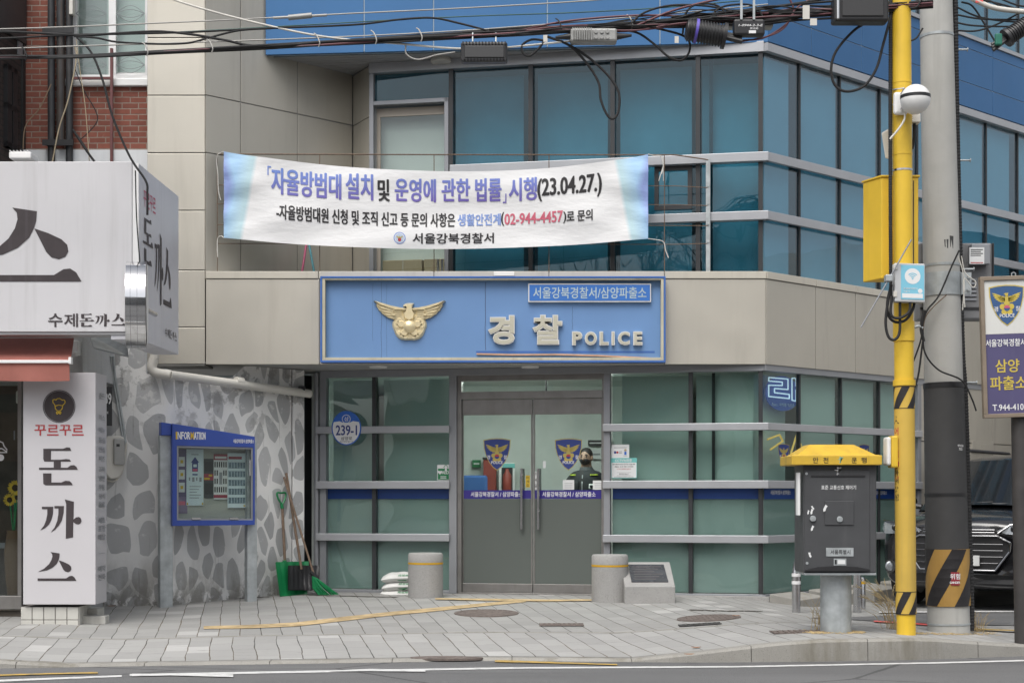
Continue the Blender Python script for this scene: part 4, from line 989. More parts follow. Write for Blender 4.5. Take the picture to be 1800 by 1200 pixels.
for (x0, y0, x1, y1, mt, lab, ct) in ((830, 808, 845, 821, 'pgreen', 'green emergency exit sign on the wall inside the left door leaf', 'sign'), (1034, 773, 1075, 783, 'mull', 'dark name board on the wall inside above the officer', 'board'), (1040, 790, 1058, 806, 'paper', 'white notice sheet on the wall behind the officer', 'notice')):
    q = FI.r(x0, y0, x1, y1); t_ = thing('wall_board', lab, ct, ((q[0]+q[1])/2, IY+.05, q[2])); MB().wbox(q[0], q[1], IY+.04, IY+.075, q[2], q[3]).build('board', M[mt], t_)
    mb = MB(); mb.wbox(q[0]+.02, q[1]-.02, IY+.036, IY+.0395, q[2]+(q[3]-q[2])*.4, q[2]+(q[3]-q[2])*.6); mb.build('print', M['pwhite' if mt != 'paper' else 'aluframe'], t_)
CM = thing('ceiling_camera', 'small dark camera hanging inside behind the transom above the door', 'camera', GL(GL.u(962), 2.38, -.5)); p0 = GL(GL.u(960, -.4), 2.40, -.4)
MB().lathe(p0+Vector((0, 0, .0)), [(.03, -.09), (.06, -.07), (.06, .04), (.03, .06)], 16).build('body', M['black'], CM, smooth=True); MB().tube([p0, p0+Vector((0, 0, .27))], .012, 8).build('stem', M['black'], CM, smooth=True)
# ================================================================ pebble painted wall
pa = P(183, 1060, -.85); PW = Pl(-4.62, -.62, (545-900)*18.95/FPX+4.62, .95+.62)
def pebble_mat():
    m, N, b = newmat('white wall painted with grey pebbles'); v = N.obj((1.06, 1.06, .52)); 
    wp = N.n("TexNoise", i_Scale=2.6); wp.inputs['Detail'].default_value = 1; N.link(v, wp.inputs['Vector'])
    ad = N.n("Vectors") if False else N.n("VectorMath", operation='ADD'); sc = N.n("VectorMath", operation='SCALE'); sc.inputs['Scale'].default_value = .22
    N.link(wp.outputs[1], sc.inputs[0]); N.link(v, ad.inputs[0]); N.link(sc.outputs[0], ad.inputs[1])
    mp = N.n("Mapping"); mp.inputs['Rotation'].default_value = (0, 0, math.radians(-45)); N.link(ad.outputs[0], mp.inputs[0])
    sx = N.n("SeparateXYZ"); N.link(mp.outputs[0], sx.inputs[0]); cb = N.n("CombineXYZ"); N.link(sx.outputs[0], cb.inputs[0]); N.link(sx.outputs[2], cb.inputs[1])
    e = N.n("TexVoronoi", voronoi_dimensions='2D', feature='DISTANCE_TO_EDGE', i_Scale=4.8); N.link(cb.outputs[0], e.inputs['Vector']); e.inputs['Randomness'].default_value = .85
    f = N.n("TexVoronoi", voronoi_dimensions='2D', feature='F1', i_Scale=4.8); N.link(cb.outputs[0], f.inputs['Vector']); f.inputs['Randomness'].default_value = .85
    rs = N.n("SeparateColor"); N.link(f.outputs['Color'], rs.inputs[0])
    round_ = N.math('SUBTRACT', e.outputs['Distance'], N.math('MULTIPLY', N.math('POWER', f.outputs['Distance'], 3.0), .95))
    peb = N.math('MULTIPLY', N.ramp(round_, .042, .056), N.ramp(N.noise(N.obj(), 9, 6, .7), .22, .40))
    gray = N.mix(rs.outputs[0], (.42, .425, .43), (.52, .525, .53))
    wn = N.ramp(N.noise(N.obj(), 2.2, 5), .3, .7); white = N.mix(wn, (.76, .76, .755), (.86, .855, .84))
    c = N.mix(peb, white, gray)
    # peeled and smeared paint high on the wall, grime at its foot
    tc = N.n("TexCoord"); sz = N.n("SeparateXYZ"); N.link(tc.outputs['Object'], sz.inputs[0])
    hi = N.ramp(sz.outputs[2], 1.7, 2.3); pl = N.math('MULTIPLY', N.ramp(N.noise(N.obj(), 3.2, 7, .68), .54, .60), hi); c = N.mix(N.math('MULTIPLY', pl, .75), c, (.30, .295, .285))
    pl2 = N.math('MULTIPLY', N.ramp(N.noise(N.obj(), 5.1, 7, .7), .58, .62), hi); c = N.mix(pl2, c, (.66, .66, .65))
    lo = N.ramp(sz.outputs[2], .55, .0); gr = N.math('MULTIPLY', N.ramp(N.noise(N.obj((1, 1, .5)), 3.4, 7, .7), .42, .62), lo); c = N.mix(N.math('MULTIPLY', gr, .85), c, (.20, .185, .15))
    lo2 = N.ramp(sz.outputs[2], .18, .0); pt = N.math('MULTIPLY', N.ramp(N.noise(N.obj(), 7, 5, .7), .48, .54), lo2); c = N.mix(pt, c, (.26, .255, .24))
    crk = N.math('MULTIPLY', N.ramp(N.noise(N.obj((30, 30, 1.2)), 1, 3), .66, .70), .35); c = N.mix(crk, c, (.22, .21, .2))
    N.link(c, b.inputs['Base Color']); b.inputs['Roughness'].default_value = .85
    bp = N.n("Bump"); bp.inputs['Strength'].default_value = .4; bp.inputs['Distance'].default_value = .008
    N.link(N.math('ADD', N.math('MULTIPLY', N.noise(N.obj(), 30, 5), .5), pl), bp.inputs['Height']); N.link(bp.outputs[0], b.inputs['Normal']); return m
PWL = PW.u(512)
def bulge(u): return .56*u if u < .66 else .37*max(0, (PWL-u)/(PWL-.66))
pts_ = [(0, -.15), (PWL, -.15), (PWL, 2.9), (0, 2.9)]
PWT = thing('pebble_wall', 'white wall painted with grey pebble shapes beside the entrance', 'wall', (PW.x, PW.y, 0)); 
mb = MB(); nU = 60; nV = 36; rr = random.Random(2); jit = {}
wtop = lambda u: 3.05 if u < .40 else 2.56 if u < 1.5 else min(2.72, 2.56+(u-1.5)*.8)
mb.grid(lambda u, v: PW(u*PWL, -.15+(wtop(u*PWL)+.15)*v, bulge(u*PWL)+.006*math.sin(7*u+3*v)+.004*math.sin(23*u*v)), [i/nU for i in range(nU+1)]+[], [i/nV for i in range(nV+1)])
mb.box(PW, 0.0, PWL, -.15, 2.56, -.4, -.02)
PEB = pebble_mat(); mb.build('painted_face', PEB, PWT, smooth=True)
mb = MB(); mb.box(PW, PWL+.012, PW.u(534), -.15, 2.72, -.30, .02); mb.build('end_pilaster', PEB, PWT, bev=.01)
mb = MB(); mb.box(PW, PW.u(534)-.0, PW.u(534)+.5, -.1, 2.7, -.9, -.5); part(mb, 'recess_shade_box', M['mull'])  # near-black box puts the shade of the gap into its colour
MB().tube([GL(LC[0]-.10, 0, .0), GL(LC[0]-.10, 2.7, .0)], .035, 12).build('drain_pipe', M['aluframe'], None, smooth=True, label='thin grey vertical drain pipe in the corner left of the entrance glass', cat='pipe')
# white plastic drain pipe running along the top of the wall
DP = thing('rainwater_pipe', 'white plastic rainwater pipe with an elbow running under the canopy above the pebble wall', 'pipe', PW(PW.u(270), 2.2, .1))
def pw(px, py, off=.09):
    w_ = .2
    for _ in range(8): w_ = .5*w_+.5*(bulge(max(0, PW.u(px, w_)))+off)
    return PW(PW.u(px, w_), PW.v(px, py, w_), w_)
a, b, c = pw(276, 600), pw(271, 630), pw(545, 692)
MB().tube([a, b], .052, 16).build('upright', M['offwhite'], DP, smooth=True)
MB().tube(smooth_path([b, pw(267, 646), pw(275, 655), pw(300, 659)], 6), .056, 16).build('elbow', M['offwhite'], DP, smooth=True)
mb = MB(); mb.tube([pw(298, 658.5), c], .05, 16); t_ = (c-pw(298, 658.5)).normalized(); mb.tube([pw(420, 671.0)-t_*.05, pw(420, 671.0)+t_*.05], .058, 16); mb.build('run', M['offwhite'], DP, smooth=True)
MB().wbox(pw(531, 683).x-.04, pw(531, 683).x+.04, pw(531, 683).y-.06, pw(531, 683).y+.05, pw(531, 683).z-.03, pw(531, 683).z+.03).build('bracket', M['black'], DP, bev=.01)
# ================================================================ information board
IB = Pl(0, 0, 1, .55); o_ = P(291, 1057, -.76); IB = Pl(o_.x, o_.y, 1.0, .48)
IBT = thing('information_board', 'blue INFORMATION notice case on two grey steel posts in front of the pebble wall', 'notice board', (o_.x+.5, o_.y+.25, 0))
uu = lambda px, w_=0: IB.u(px, w_)
mb = MB(); mb.box(IB, uu(281), uu(303), -.06, IB.v(291, 765), -.10, .02); mb.build('post', M['galv'], IBT, bev=.004)
mb = MB(); mb.box(IB, uu(434), uu(451), -.06, IB.v(442, 775), -.10, .02); mb.build('post', M['galv'], IBT, bev=.004)
w0_ = .10
A = lambda px, py, w_=w0_: IB.p(px, py, w_)
cs = [A(303, 744), A(448, 767), A(448, 922), A(303, 924)]
M['caseblue'] = pbr('deep blue case paint', (.035, .075, .34), .38, 0, .06, 3)
wi = [A(311, 783), A(445, 786), A(445, 914), A(311, 914)]
mb = MB()
def frame_quad(mb, fn, out, inn, w0, w1, mi=0):
    n = len(out); vs = [fn(a, b, w1) for a, b in out+inn]+[fn(a, b, w0) for a, b in out+inn]
    fs = []
    for i in range(n):
        j = (i+1) % n; fs += [(i, j, n+j, n+i), (2*n+i, 2*n+j, j, i), (n+i, n+j, 3*n+j, 3*n+i)]
    mb.add(vs, fs, mi)
frame_quad(mb, IB, cs, wi, -.10, w0_)
mb.prism(IB, cs, -.12, -.101)
lx = uu(281.5, 0); mb.prism(IB, [(lx, IB.v(285, 742)), (cs[0][0]-.003, cs[0][1]), (cs[0][0]-.003, IB.v(300, 765)), (lx, IB.v(285, 765))], -.06, .06)
mb.build('case', M['caseblue'], IBT, bev=.004)
M['pinboard'] = pbr('grey green pin board', (.42, .43, .38), .9, 0, .08, 2)
mb = MB(); mb.prism(IB, wi, -.10, -.085); mb.build('back_panel', M['pinboard'], IBT)
fi = [(a+s*.02, b+t_*.02) for (a, b), (s, t_) in zip(wi, ((1, -1), (-1, -1), (-1, 1), (1, 1)))]
mb = MB(); frame_quad(mb, IB, wi, fi, .06, .088); dr = mb.build('glass_door', M['aluframe'], IBT)
MB().prism(IB, fi, .070, .076).build('pane', M['glassclear'], dr)
for px in (345, 411): q = A(px, 911); MB().box(IB, q[0]-.05, q[0]+.05, q[1]-.012, q[1]+.012, .088, .105).build('hinge', M['steel'], dr)
mb = MB(); q0, q1 = A(439, 836), A(439, 808); mb.box(IB, q0[0]-.008, q0[0]+.008, q0[1], q1[1], .088, .11); mb.build('handle', M['steel'], dr)
mb = MB(); x0, y0 = A(309, 771.5); x1, y1 = A(361, 772.5); _, yt = A(309, 758.5); 
wn = [('I', .0, .045), ('N', .062, .165), ('F', .185, .265), ('O', .28, .375), ('R', .39, .48), ('M', .50, .60), ('A', .61, .70), ('T', .70, .785), ('I', .80, .83), ('O', .85, .925), ('N', .94, 1.0)]
for ch, a, b in wn: mb.text(ch, IB, lerp(x0, x1, a), lerp(x0, x1, b), y0, yt, w0_+.002, 1 if ch == 'M' or (ch == 'I' and a == 0) else 0, .04)
mb.build('lettering', [M['pwhite'], M['pyellow']], IBT, fix=False); mb = MB(); mb.text('서울강북경찰서 삼양파출소', IB, A(410, 777)[0], A(446, 778)[0], A(428, 778.5)[1], A(428, 771.5)[1], w0_+.002, 0, .03)
mb.build('small_lettering', M['pwhite'], IBT, fix=False)
# posters inside the case
M['posterpurple'] = pbr('purple poster', (.16, .13, .23), .7); M['posterblue'] = pbr('pale blue poster', (.66, .76, .80), .75); M['posterdark'] = pbr('dark poster', (.07, .075, .08), .7)
M['posterred'] = pbr('red poster heading', (.33, .06, .09), .7); M['photoblue'] = pbr('blue grey photo print', (.16, .22, .27), .8, 0, .4, 30)
IBS = lambda px, py: IB.p(px, py, -.06)
def poster(x0, y0, x1, y1, mats, draw, k=0):
    a, c = IBS(x0, y1); b, d = IBS(x1, y0)
    mb = MB(); n = 10
    f = lambda u, v, w_: IB(u, v, w_-.078+.008*k+.006*math.sin(9*(u-a))*((v-c)/(d-c)))
    mb.grid(lambda u, v: f(u, v, 0), [lerp(a, b, i/n) for i in range(n+1)], [c, d], 0)
    draw(mb, f, lambda s, t_: (lerp(a, b, s), lerp(c, d, t_))); mb.build('poster', mats, IBT, fix=False)
def rect(mb, f, X, s0, s1, t0, t1, mi, w_=.002):
    a, c = X(s0, t0); b, d = X(s1, t1); mb.poly(f, [(a, c), (b, c), (b, d), (a, d)], w_, mi)
def d1(mb, f, X):
    for k in range(3): rect(mb, f, X, .2, .75, .73-.2*k, .88-.2*k, 1); rect(mb, f, X, .35, .6, .78-.2*k, .83-.2*k, 2, .003)
    rect(mb, f, X, 0, 1, 0, .26, 3, .0015); rect(mb, f, X, .1, .8, .13, .19, 4, .003)
poster(311, 789, 330, 902, [M['posterpurple'], M['paper'], M['pyellow'], pbr('mauve poster foot', (.22, .17, .28), .7), M['ppink']], d1)
def d2(mb, f, X):
    a = X(.28, .68); b = X(.72, .68); t_ = X(.5, .86); mb.poly(f, [X(.26, .76), X(.74, .76), t_], .002, 1); rect(mb, f, X, .33, .67, .60, .76, 1); rect(mb, f, X, .36, .64, .605, .65, 2, .003); rect(mb, f, X, .40, .60, .68, .73, 0, .003)
    rect(mb, f, X, .35, .65, .535, .56, 1); rect(mb, f, X, .28, .70, .895, .91, 3)
    for k in range(4): rect(mb, f, X, .12+.21*k, .26+.21*k, .42, .50, 3) if k % 2 else rect(mb, f, X, .14+.21*k, .22+.21*k, .44, .50, 3)
    for k in range(5): rect(mb, f, X, .18, .85-.12*(k % 3), .33-.05*k, .343-.05*k, 3)
    rect(mb, f, X, .02, .1, .01, .05, 4); rect(mb, f, X, .9, .98, .01, .05, 4)
poster(328, 789, 358, 888, [M['posterblue'], M['navy'], M['ppink'], M['aluframe'], M['pyellow']], d2, 1)
def d3(mb, f, X):
    rect(mb, f, X, 0, 1, .45, .62, 2); rect(mb, f, X, .5, .85, .555, .60, 1, .003); rect(mb, f, X, .02, .6, .47, .52, 1, .003); rect(mb, f, X, .1, .9, .68, .92, 3, .003); rect(mb, f, X, .1, .9, .1, .38, 3, .003)
poster(359, 806, 376, 875, [M['posterdark'], M['pyellow'], M['posterred'], M['mull']], d3)
def d4(mb, f, X):
    rect(mb, f, X, 0, 1, .87, 1, 1); rect(mb, f, X, .08, .92, .90, .95, 0, .003); rect(mb, f, X, 0, 1, .03, .10, 1); rect(mb, f, X, .40, .62, .33, .60, 3)
    for r_ in range(4):
        for k in range(6):
            if r_ in (1, 2) and k in (2, 3): continue
            rect(mb, f, X, .05+.16*k, .14+.16*k, .71-.185*r_, .83-.185*r_, 2)
poster(376, 798, 400, 877, [M['paper'], M['posterred'], M['pblack'], M['aluframe']], d4, 1)
def d5(mb, f, X):
    rect(mb, f, X, .05, .75, .885, .935, 2)
    for r_ in range(5):
        rect(mb, f, X, .03, .93, .72-.16*r_, .83-.16*r_, 1)
        for k in range(6): rect(mb, f, X, .045+.15*k, .065+.15*k, .725-.16*r_, .825-.16*r_, 0, .003)
    rect(mb, f, X, .85, .93, .02, .05, 3)
poster(400, 796, 433, 892, [M['posterblue'], M['photoblue'], M['posterred'], M['pyellow']], d5, 2)
M['dirt'] = pbr('dark leaf dirt', (.075, .068, .058), .95, 0, .3, 30, bump=.6, bs=120)
def dirt(line, seed, lab):
    rr = random.Random(seed); mb = MB(); a = []; n = 40; pts = [G(*q) for q in line]
    for i in range(n+1):
        t_ = i/n*(len(pts)-1); k = min(int(t_), len(pts)-2); p_ = pts[k].lerp(pts[k+1], t_-k); h_ = .05+.05*rr.random()+.05*math.sin(i*.9+seed)**2
        for s in (0, 1):
            q = p_+Vector((rr.uniform(-.02, .02), -h_*s*(.15 if i in (0, n) else 1), 0)); a.append(Vector((q.x, q.y, gz(q.x, q.y)+.0045)))
    mb.add(a, [(2*i, 2*i+1, 2*i+3, 2*i+2) for i in range(n)]); mb.build('dirt_patch', M['dirt'], kind='stuff', fix=False, label=lab, cat='dirt')
dirt([(480, 1044), (570, 1046), (700, 1049)], 1, 'dark leaf dirt swept along the foot of the left glass wall'); dirt([(305, 1055), (400, 1052), (480, 1048)], 2, 'dark dirt along the foot of the pebble wall under the notice board'); dirt([(1212, 1071), (1280, 1073), (1340, 1074)], 3, 'thin dirt line along the granite plinth at the corner')
# ================================================================ shovels
M['greenplastic'] = pbr('green plastic', (.012, .22, .075), .38, 0, .12, 6); M['wood'] = pbr('weathered wood handle', (.20, .14, .10), .8, 0, .2, 20)
def pebpt(px, py, w_): return pw(px, py, w_)
SH = thing('snow_shovel', 'green plastic snow shovel with wooden shaft standing against the pebble wall', 'shovel', pebpt(515, 1046, .35))
top = pebpt(494, 866, .06); base_ = pebpt(516, 1046, .30)
nb = Pl(base_.x, base_.y, 1, .5)
def blade(name, quad, wA, wB, mat, par, ribs=5, depth=.035, nu=12):
    """curved ribbed blade from a pixel quad (tl, tr, br, bl) on the wall plane"""
    tl, tr, br, bl = quad; mb = MB()
    def f(u, v):
        x = lerp(lerp(bl[0], br[0], u), lerp(tl[0], tr[0], u), v); y = lerp(lerp(bl[1], br[1], u), lerp(tl[1], tr[1], u), v)
        w_ = lerp(wB, wA, v)-depth*math.sin(math.pi*u)*math.sin(math.pi*(.25+.75*v))*1.0+.006*math.cos(2*math.pi*ribs*u)*(v > .02)
        return pebpt(x, y, w_)
    us_ = [i/(nu*2) for i in range(nu*2+1)]; vs2 = [i/8 for i in range(9)]
    mb.grid(f, us_, vs2); mb.grid(lambda u, v: f(u, v)-Vector((.006, .006, .006)), us_, vs2); mb.build(name, mat, par, smooth=True, fix=False)
blade('blade', ((485, 987), (543, 986), (540, 1047), (493, 1047)), .17, .30, M['greenplastic'], SH, 4)
MB().tube([pebpt(501, 992, .15), pebpt(496, 886, .07)], .017, 10).build('shaft', M['wood'], SH, smooth=True)
mb = MB(); mb.tube([pebpt(501, 1010, .15), pebpt(500, 984, .15)], .026, 10); mb.build('socket', M['greenplastic'], SH, smooth=True); mb = MB()
mb.tube(smooth_path([pebpt(496, 893, .075), pebpt(495, 885, .07)], 2), .022, 10); mb.tube(smooth_path([pebpt(496, 887, .07), pebpt(489, 876, .065), pebpt(487, 866, .06), pebpt(494, 866, .06), pebpt(502, 866, .06), pebpt(501, 876, .065), pebpt(496, 887, .07)], 4), .012, 8); mb.build('grip', M['greenplastic'], SH, smooth=True)
SB = thing('snow_shovel', 'wide black ribbed snow scoop with long wooden shaft behind the green shovel', 'shovel', pebpt(530, 1040, .35))
blade('blade', ((507, 993), (561, 993), (562, 1036), (507, 1036)), .24, .36, M['black'], SB, 7, .06)
MB().tube([pebpt(530, 1000, .26), pebpt(503, 831, .05)], .016, 10).build('shaft', M['wood'], SB, smooth=True)
BR = thing('broom', 'green plastic broom with slanting wooden handle at the foot of the shovels', 'broom', pebpt(580, 1050, .5))
MB().tube([pebpt(552, 1010, .42), pebpt(499, 838, .07)], .013, 10).build('shaft', M['wood'], BR, smooth=True)
rr = random.Random(4); mb = MB()
for k in range(70):
    s = rr.random(); t_ = rr.random()*.05
    a = pebpt(549+8*s, 1012+4*s, .42+t_); m_ = pebpt(551+24*s+rr.uniform(-2, 2), 1030+3*(1-s), .46+t_); e = pebpt(560+40*s+rr.uniform(-2, 2), 1049+rr.uniform(-2, 1), .50+t_)
    mb.tube([a, m_, e], [.007, .006, .004], 4)
mb.build('bristles', M['greenplastic'], BR); mb = MB(); mb.tube([pebpt(546, 1004, .41), pebpt(557, 1017, .43)], [.02, .035], 10); mb.build('collar', M['black'], BR, smooth=True)
# ================================================================ salt bags
M['bag'] = pbr('white woven bag', (.68, .68, .66), .6, 0, .06, 8, bump=.3, bs=120)
BG = FY(.35)
for i, (y0, y1, lab) in enumerate(((1006, 1023, 'white salt bag with green print, topmost of three beside the left granite bollard'), (1021, 1037, 'white salt bag with green triangle print, middle of the pile of three'), (1036, 1051, 'white salt bag lying lowest on the paving under the other two'))):
    c = P(704+(0, 1, -1)[i], (y0+y1)/2, .72); hw, hd, hh = .235, .17, (y1-y0)*18.7/FPX*.56
    t_ = thing('salt_bag', lab, 'bag', (c.x, c.y, c.z-hh), 'salt bags piled beside the bollard'); rr = random.Random(i+3)
    mb = MB(); n = 24
    def pil(u, v, sg):
        x, y = u*2-1, v*2-1; r = max(0, (1-abs(x)**2.6)*(1-abs(y)**2.6))**.45
        return c+Vector((x*hw*(1-.05*abs(y)), y*hd*(1-.07*abs(x)), sg*hh*r*(1+.06*math.sin(9*x+i)+.05*math.sin(11*y+2*i))+.025*x*x*(-1 if i < 2 and x < 0 else .5)))
    g = [k/n for k in range(n+1)]
    mb.grid(lambda u, v: pil(u, v, 1), g, g); mb.grid(lambda u, v: pil(u, v, -1), g, g); mb.build('sack', M['bag'], t_, smooth=True)
    mb = MB(); F_ = lambda a, b, w_: c+Vector((a, -hd*(1-.30*abs(b/hh)**2)-.004-w_, b))
    s_ = (.45, -.5, .3)[i]
    def srf(a, b, w_):           # printed marks lie on the bulging front
        u = (a/hw+1)/2; zz_ = b/hh
        v = .5-.5*(max(0, 1-abs(zz_)**(2.2)))**(1/2.6)
        p_ = pil(u, max(.02, v), 1 if zz_ > 0 else -1); return p_+Vector((0, -.006-w_, 0))
    mb.poly(srf, [(-.03, -.1*hh), (.10, -.1*hh), (.035, -.75*hh)], 0, 0)
    mb.text('제설제', srf, -.02, .11, .30*hh, .72*hh, .001, 0, .03); mb.text('친환경', srf, -.05, .05, .02*hh, .22*hh, .001, 1, .03); mb.build('print', [M['pgreen'], M['pred']], t_, fix=False)
# ================================================================ granite bollards and plaque
for (px, py, wd, h_, lab) in ((746.5, 1051, 62, 79, 'squat round granite bollard with a yellow stripe, left of the door beside the salt bags'), (1074, 1059, 65, 84, 'squat round granite bollard with a yellow stripe, right of the door beside the plaque')):
    b_ = G(px, py); 
    d = b_.y-CAMY; r = wd/2*d/FPX; H = h_*d/FPX; y = b_.y+r*.9
    t_ = thing('granite_bollard', lab, 'bollard', (b_.x, y, gz(b_.x, y)), 'granite bollards flanking the door'); c = (b_.x, y, b_.z-.02)
    mb = MB(); mb.lathe(c, [(r, 0), (r, H*.745+.02)], 40); mb.lathe(c, [(r, H*.79+.02), (r, H-.0), (r-.012, H+.018)], 40); mb.build('body', M['granite'], t_, smooth=True)
    M.setdefault('yline', pbr('yellow reflective band', (.62, .36, .02), .4))
    mb = MB(); mb.lathe(c, [(r-.002, H*.745+.021), (r+.002, H*.747+.021), (r+.002, H*.788+.019), (r-.002, H*.79+.019)], 40); mb.build('stripe', M['yline'], t_, smooth=True)
PL = thing('plaque_stone', 'sloping granite block with a dark inscription plate right of the door', 'plaque', (G(1155, 1063).x, G(1155, 1063).y, G(1155, 1063).z))
g0 = G(1098, 1061); g1 = G(1188, 1064); yb = g0.y
PLP = Pl(g0.x, g0.y, g1.x-g0.x, .03); l_ = PLP.u(1187); hz = PLP.v(1140, 1027); z00 = g0.z-.03
k1 = .52; hz2 = 1.192+(870-987)*(yb+k1+18)/FPX
Vn = lambda u, w_, z: PLP(u, z, -w_)
sh = .02
mb = MB(); a_ = [Vn(0, 0, z00), Vn(l_, 0, z00), Vn(l_+sh, k1, z00), Vn(sh, k1, z00), Vn(0, 0, hz-.02), Vn(l_, 0, hz-.02), Vn(l_+sh, k1, hz2), Vn(sh, k1, hz2)]
mb.add(a_, [(0, 1, 5, 4), (1, 2, 6, 5), (2, 3, 7, 6), (3, 0, 4, 7), (4, 5, 6, 7), (0, 3, 2, 1)]); mb.build('block', M['granite'], PL, bev=.008)
mb = MB(); ins = lambda s, t_, h_: a_[4].lerp(a_[5], s).lerp(a_[7].lerp(a_[6], s), t_)+h_*(a_[5]-a_[4]).cross(a_[7]-a_[4]).normalized()
q = [ins(.15, .16, .0), ins(.88, .16, .0), ins(.86, .86, .0), ins(.14, .86, .0)]; nrm = (a_[5]-a_[4]).cross(a_[7]-a_[4]).normalized()
mb.add(q+[p_+nrm*.012 for p_ in q], [(3, 2, 1, 0), (4, 5, 6, 7), (0, 1, 5, 4), (1, 2, 6, 5), (2, 3, 7, 6), (3, 0, 4, 7)]); mb.build('plate', M['granitedark'], PL, bev=.002)
M['engrave'] = pbr('engraved lettering', (.10, .09, .09), .5); mb = MB()
for k in range(6): p0, p1 = ins(.22, .74-.10*k, .0135), ins(.80-.08*(k % 3), .74-.10*k, .0135); up_ = (ins(.5, .5, 0)-ins(.5, .47, 0)); mb.add([p0, p1, p1+up_, p0+up_], [(0, 1, 2, 3)])
mb.build('engraving', M['engrave'], PL, fix=False)
# manhole covers and gratings set in the paving
def cover(px, py, rx, lab, mat, rect_=None, ky=1.0):
    c = G(px, py); d = c.y-CAMY; r = rx*d/FPX
    mb = MB(); f = lambda a, b, w_: Vector((c.x+a, c.y+b, gz(c.x+a, c.y+b)+w_))
    if rect_: mb.grid(lambda a, b: f(a, b, .007), [-r, 0, r], [-rect_/2, 0, rect_/2]); 
    elif ky < .9: mb.disc(f, 0, 0, r, -.01, .007, 0, 36, r*ky)
    else:
        mb.disc(f, 0, 0, r, -.01, .007, 0, 36, r*ky); mb.ring(f, 0, 0, r*.86, r*.93, .007, .010, 0, 36)
        for k in range(-5, 6):
            h_ = math.sqrt(max(0, .8-(k/6)**2))*r; mb.box(f, k*r/6-.008, k*r/6+.008, -h_, h_, .007, .011)
    if rect_:
        n = int(2*r/.05)
        for k in range(n): mb.box(f, -r+.05*k+.01, -r+.05*k+.035, -rect_/2+.02, rect_/2-.02, .007, .013)
        for s in (-1, 1): mb.box(f, -r, r, s*rect_/2-.015, s*rect_/2+.015, .006, .012)
    mb.build('manhole_cover' if not rect_ else 'drain_grate', mat, None, label=lab, cat='manhole cover' if not rect_ else 'grate')
cover(855, 1077.5, 57, 'round rusty manhole cover in the paving in front of the door', M['iron'])
cover(1246, 1086, 56, 'round rusty manhole cover near the corner of the station', M['iron'])
cover(987, 1098.5, 39, 'rusty rectangular drain grate in front of the plaque', M['iron'], .16)
cover(1230, 1098, 37, 'dark rectangular drain grate beside the round corner cover', M['irondark'], .12)
cover(1406, 1110, 50, 'wide rusty grate at the foot of the grey control cabinet', M['iron'], .22)
cover(785, 1156, 64, 'round rusty manhole cover at the kerb edge by the road', M['iron'], None, .30)
# ================================================================ left building: brick house with restaurant below
def brick_mat(name, a, b_, mortar, axis):
    m, N, b = newmat(name); tc = N.n("TexCoord"); sx = N.n("SeparateXYZ"); N.link(tc.outputs['Object'], sx.inputs[0]); cb = N.n("CombineXYZ")
    N.link(sx.outputs[axis], cb.inputs[0]); N.link(sx.outputs[2], cb.inputs[1])
    wv = N.n("VectorMath", operation='ADD'); wz = N.n("VectorMath", operation='SCALE'); wz.inputs['Scale'].default_value = .012; nn = N.n("TexNoise", i_Scale=5.0); N.link(cb.outputs[0], nn.inputs['Vector']); N.link(nn.outputs[1], wz.inputs[0]); N.link(cb.outputs[0], wv.inputs[0]); N.link(wz.outputs[0], wv.inputs[1])
    br = N.n("TexBrick", i_Scale=1.0); N.link(wv.outputs[0], br.inputs['Vector']); br.inputs['Brick Width'].default_value = .195; br.inputs['Row Height'].default_value = .068; br.inputs['Mortar Size'].default_value = .007; br.inputs['Mortar Smooth'].default_value = .3
    br.inputs['Color1'].default_value = c4(a); br.inputs['Color2'].default_value = c4(b_); br.inputs['Mortar'].default_value = c4(mortar)
    n = N.ramp(N.noise(cb.outputs[0], 14, 5), .3, .7); c = N.mix(N.math('MULTIPLY', n, .35), br.outputs[0], tuple(x*.5 for x in a))
    wh = N.ramp(N.noise(cb.outputs[0], 6, 6, .7), .66, .72); c = N.mix(N.math('MULTIPLY', wh, .5), c, (.5, .46, .42))
    N.link(c, b.inputs['Base Color']); b.inputs['Roughness'].default_value = .9
    bp = N.n("Bump"); bp.inputs['Strength'].default_value = .7; bp.inputs['Distance'].default_value = .012; bp.invert = True; N.link(br.outputs['Fac'], bp.inputs['Height']); N.link(bp.outputs[0], b.inputs['Normal']); return m
M['brick'] = brick_mat('red brick', (.26, .088, .06), (.19, .065, .047), (.30, .25, .21), 0)
M['brickdark'] = brick_mat('dark brown brick', (.045, .028, .025), (.03, .02, .018), (.012, .012, .012), 1)
BYY = .35; FB_ = FY(BYY); BK = thing('brick_house', 'red brick house with white framed window above the cutlet restaurant', 'building', (FB_.u(100), BYY, 0))
bp_ = lambda mb, n_, mt, **k: mb.build(n_, mt, BK, **k)
wx0, wx1, wz0, wz1 = FB_.r(118, -200, 256, 138); zp = FB_.v(150, 265)
mb = MB(); xa, xb = FB_.u(44), FB_.u(262)
mb.wbox(xa, wx0, BYY, BYY+.25, zp, 9); mb.wbox(wx0, wx1+.05, BYY, BYY+.25, zp, wz0-.1); bp_(mb, 'brick_wall', M['brick'])
mb = MB(); mb.wbox(wx0-.02, wx1+.05, BYY-.05, BYY+.2, wz0-.10, wz0-.012); bp_(mb, 'window_sill', M['white'], bev=.01)
M['curtain'] = pbr('pale net curtain', (.50, .56, .55), .9, 0, .06, 2); M['pvc'] = pbr('white pvc frame', (.80, .80, .80), .4, 0, .03)
mb = MB(); w = FB_.u
for a, b in ((118, 134), (190, 203), (254, 259)): mb.wbox(w(a), w(b), BYY+.02, BYY+.12, wz0+.05, 9)
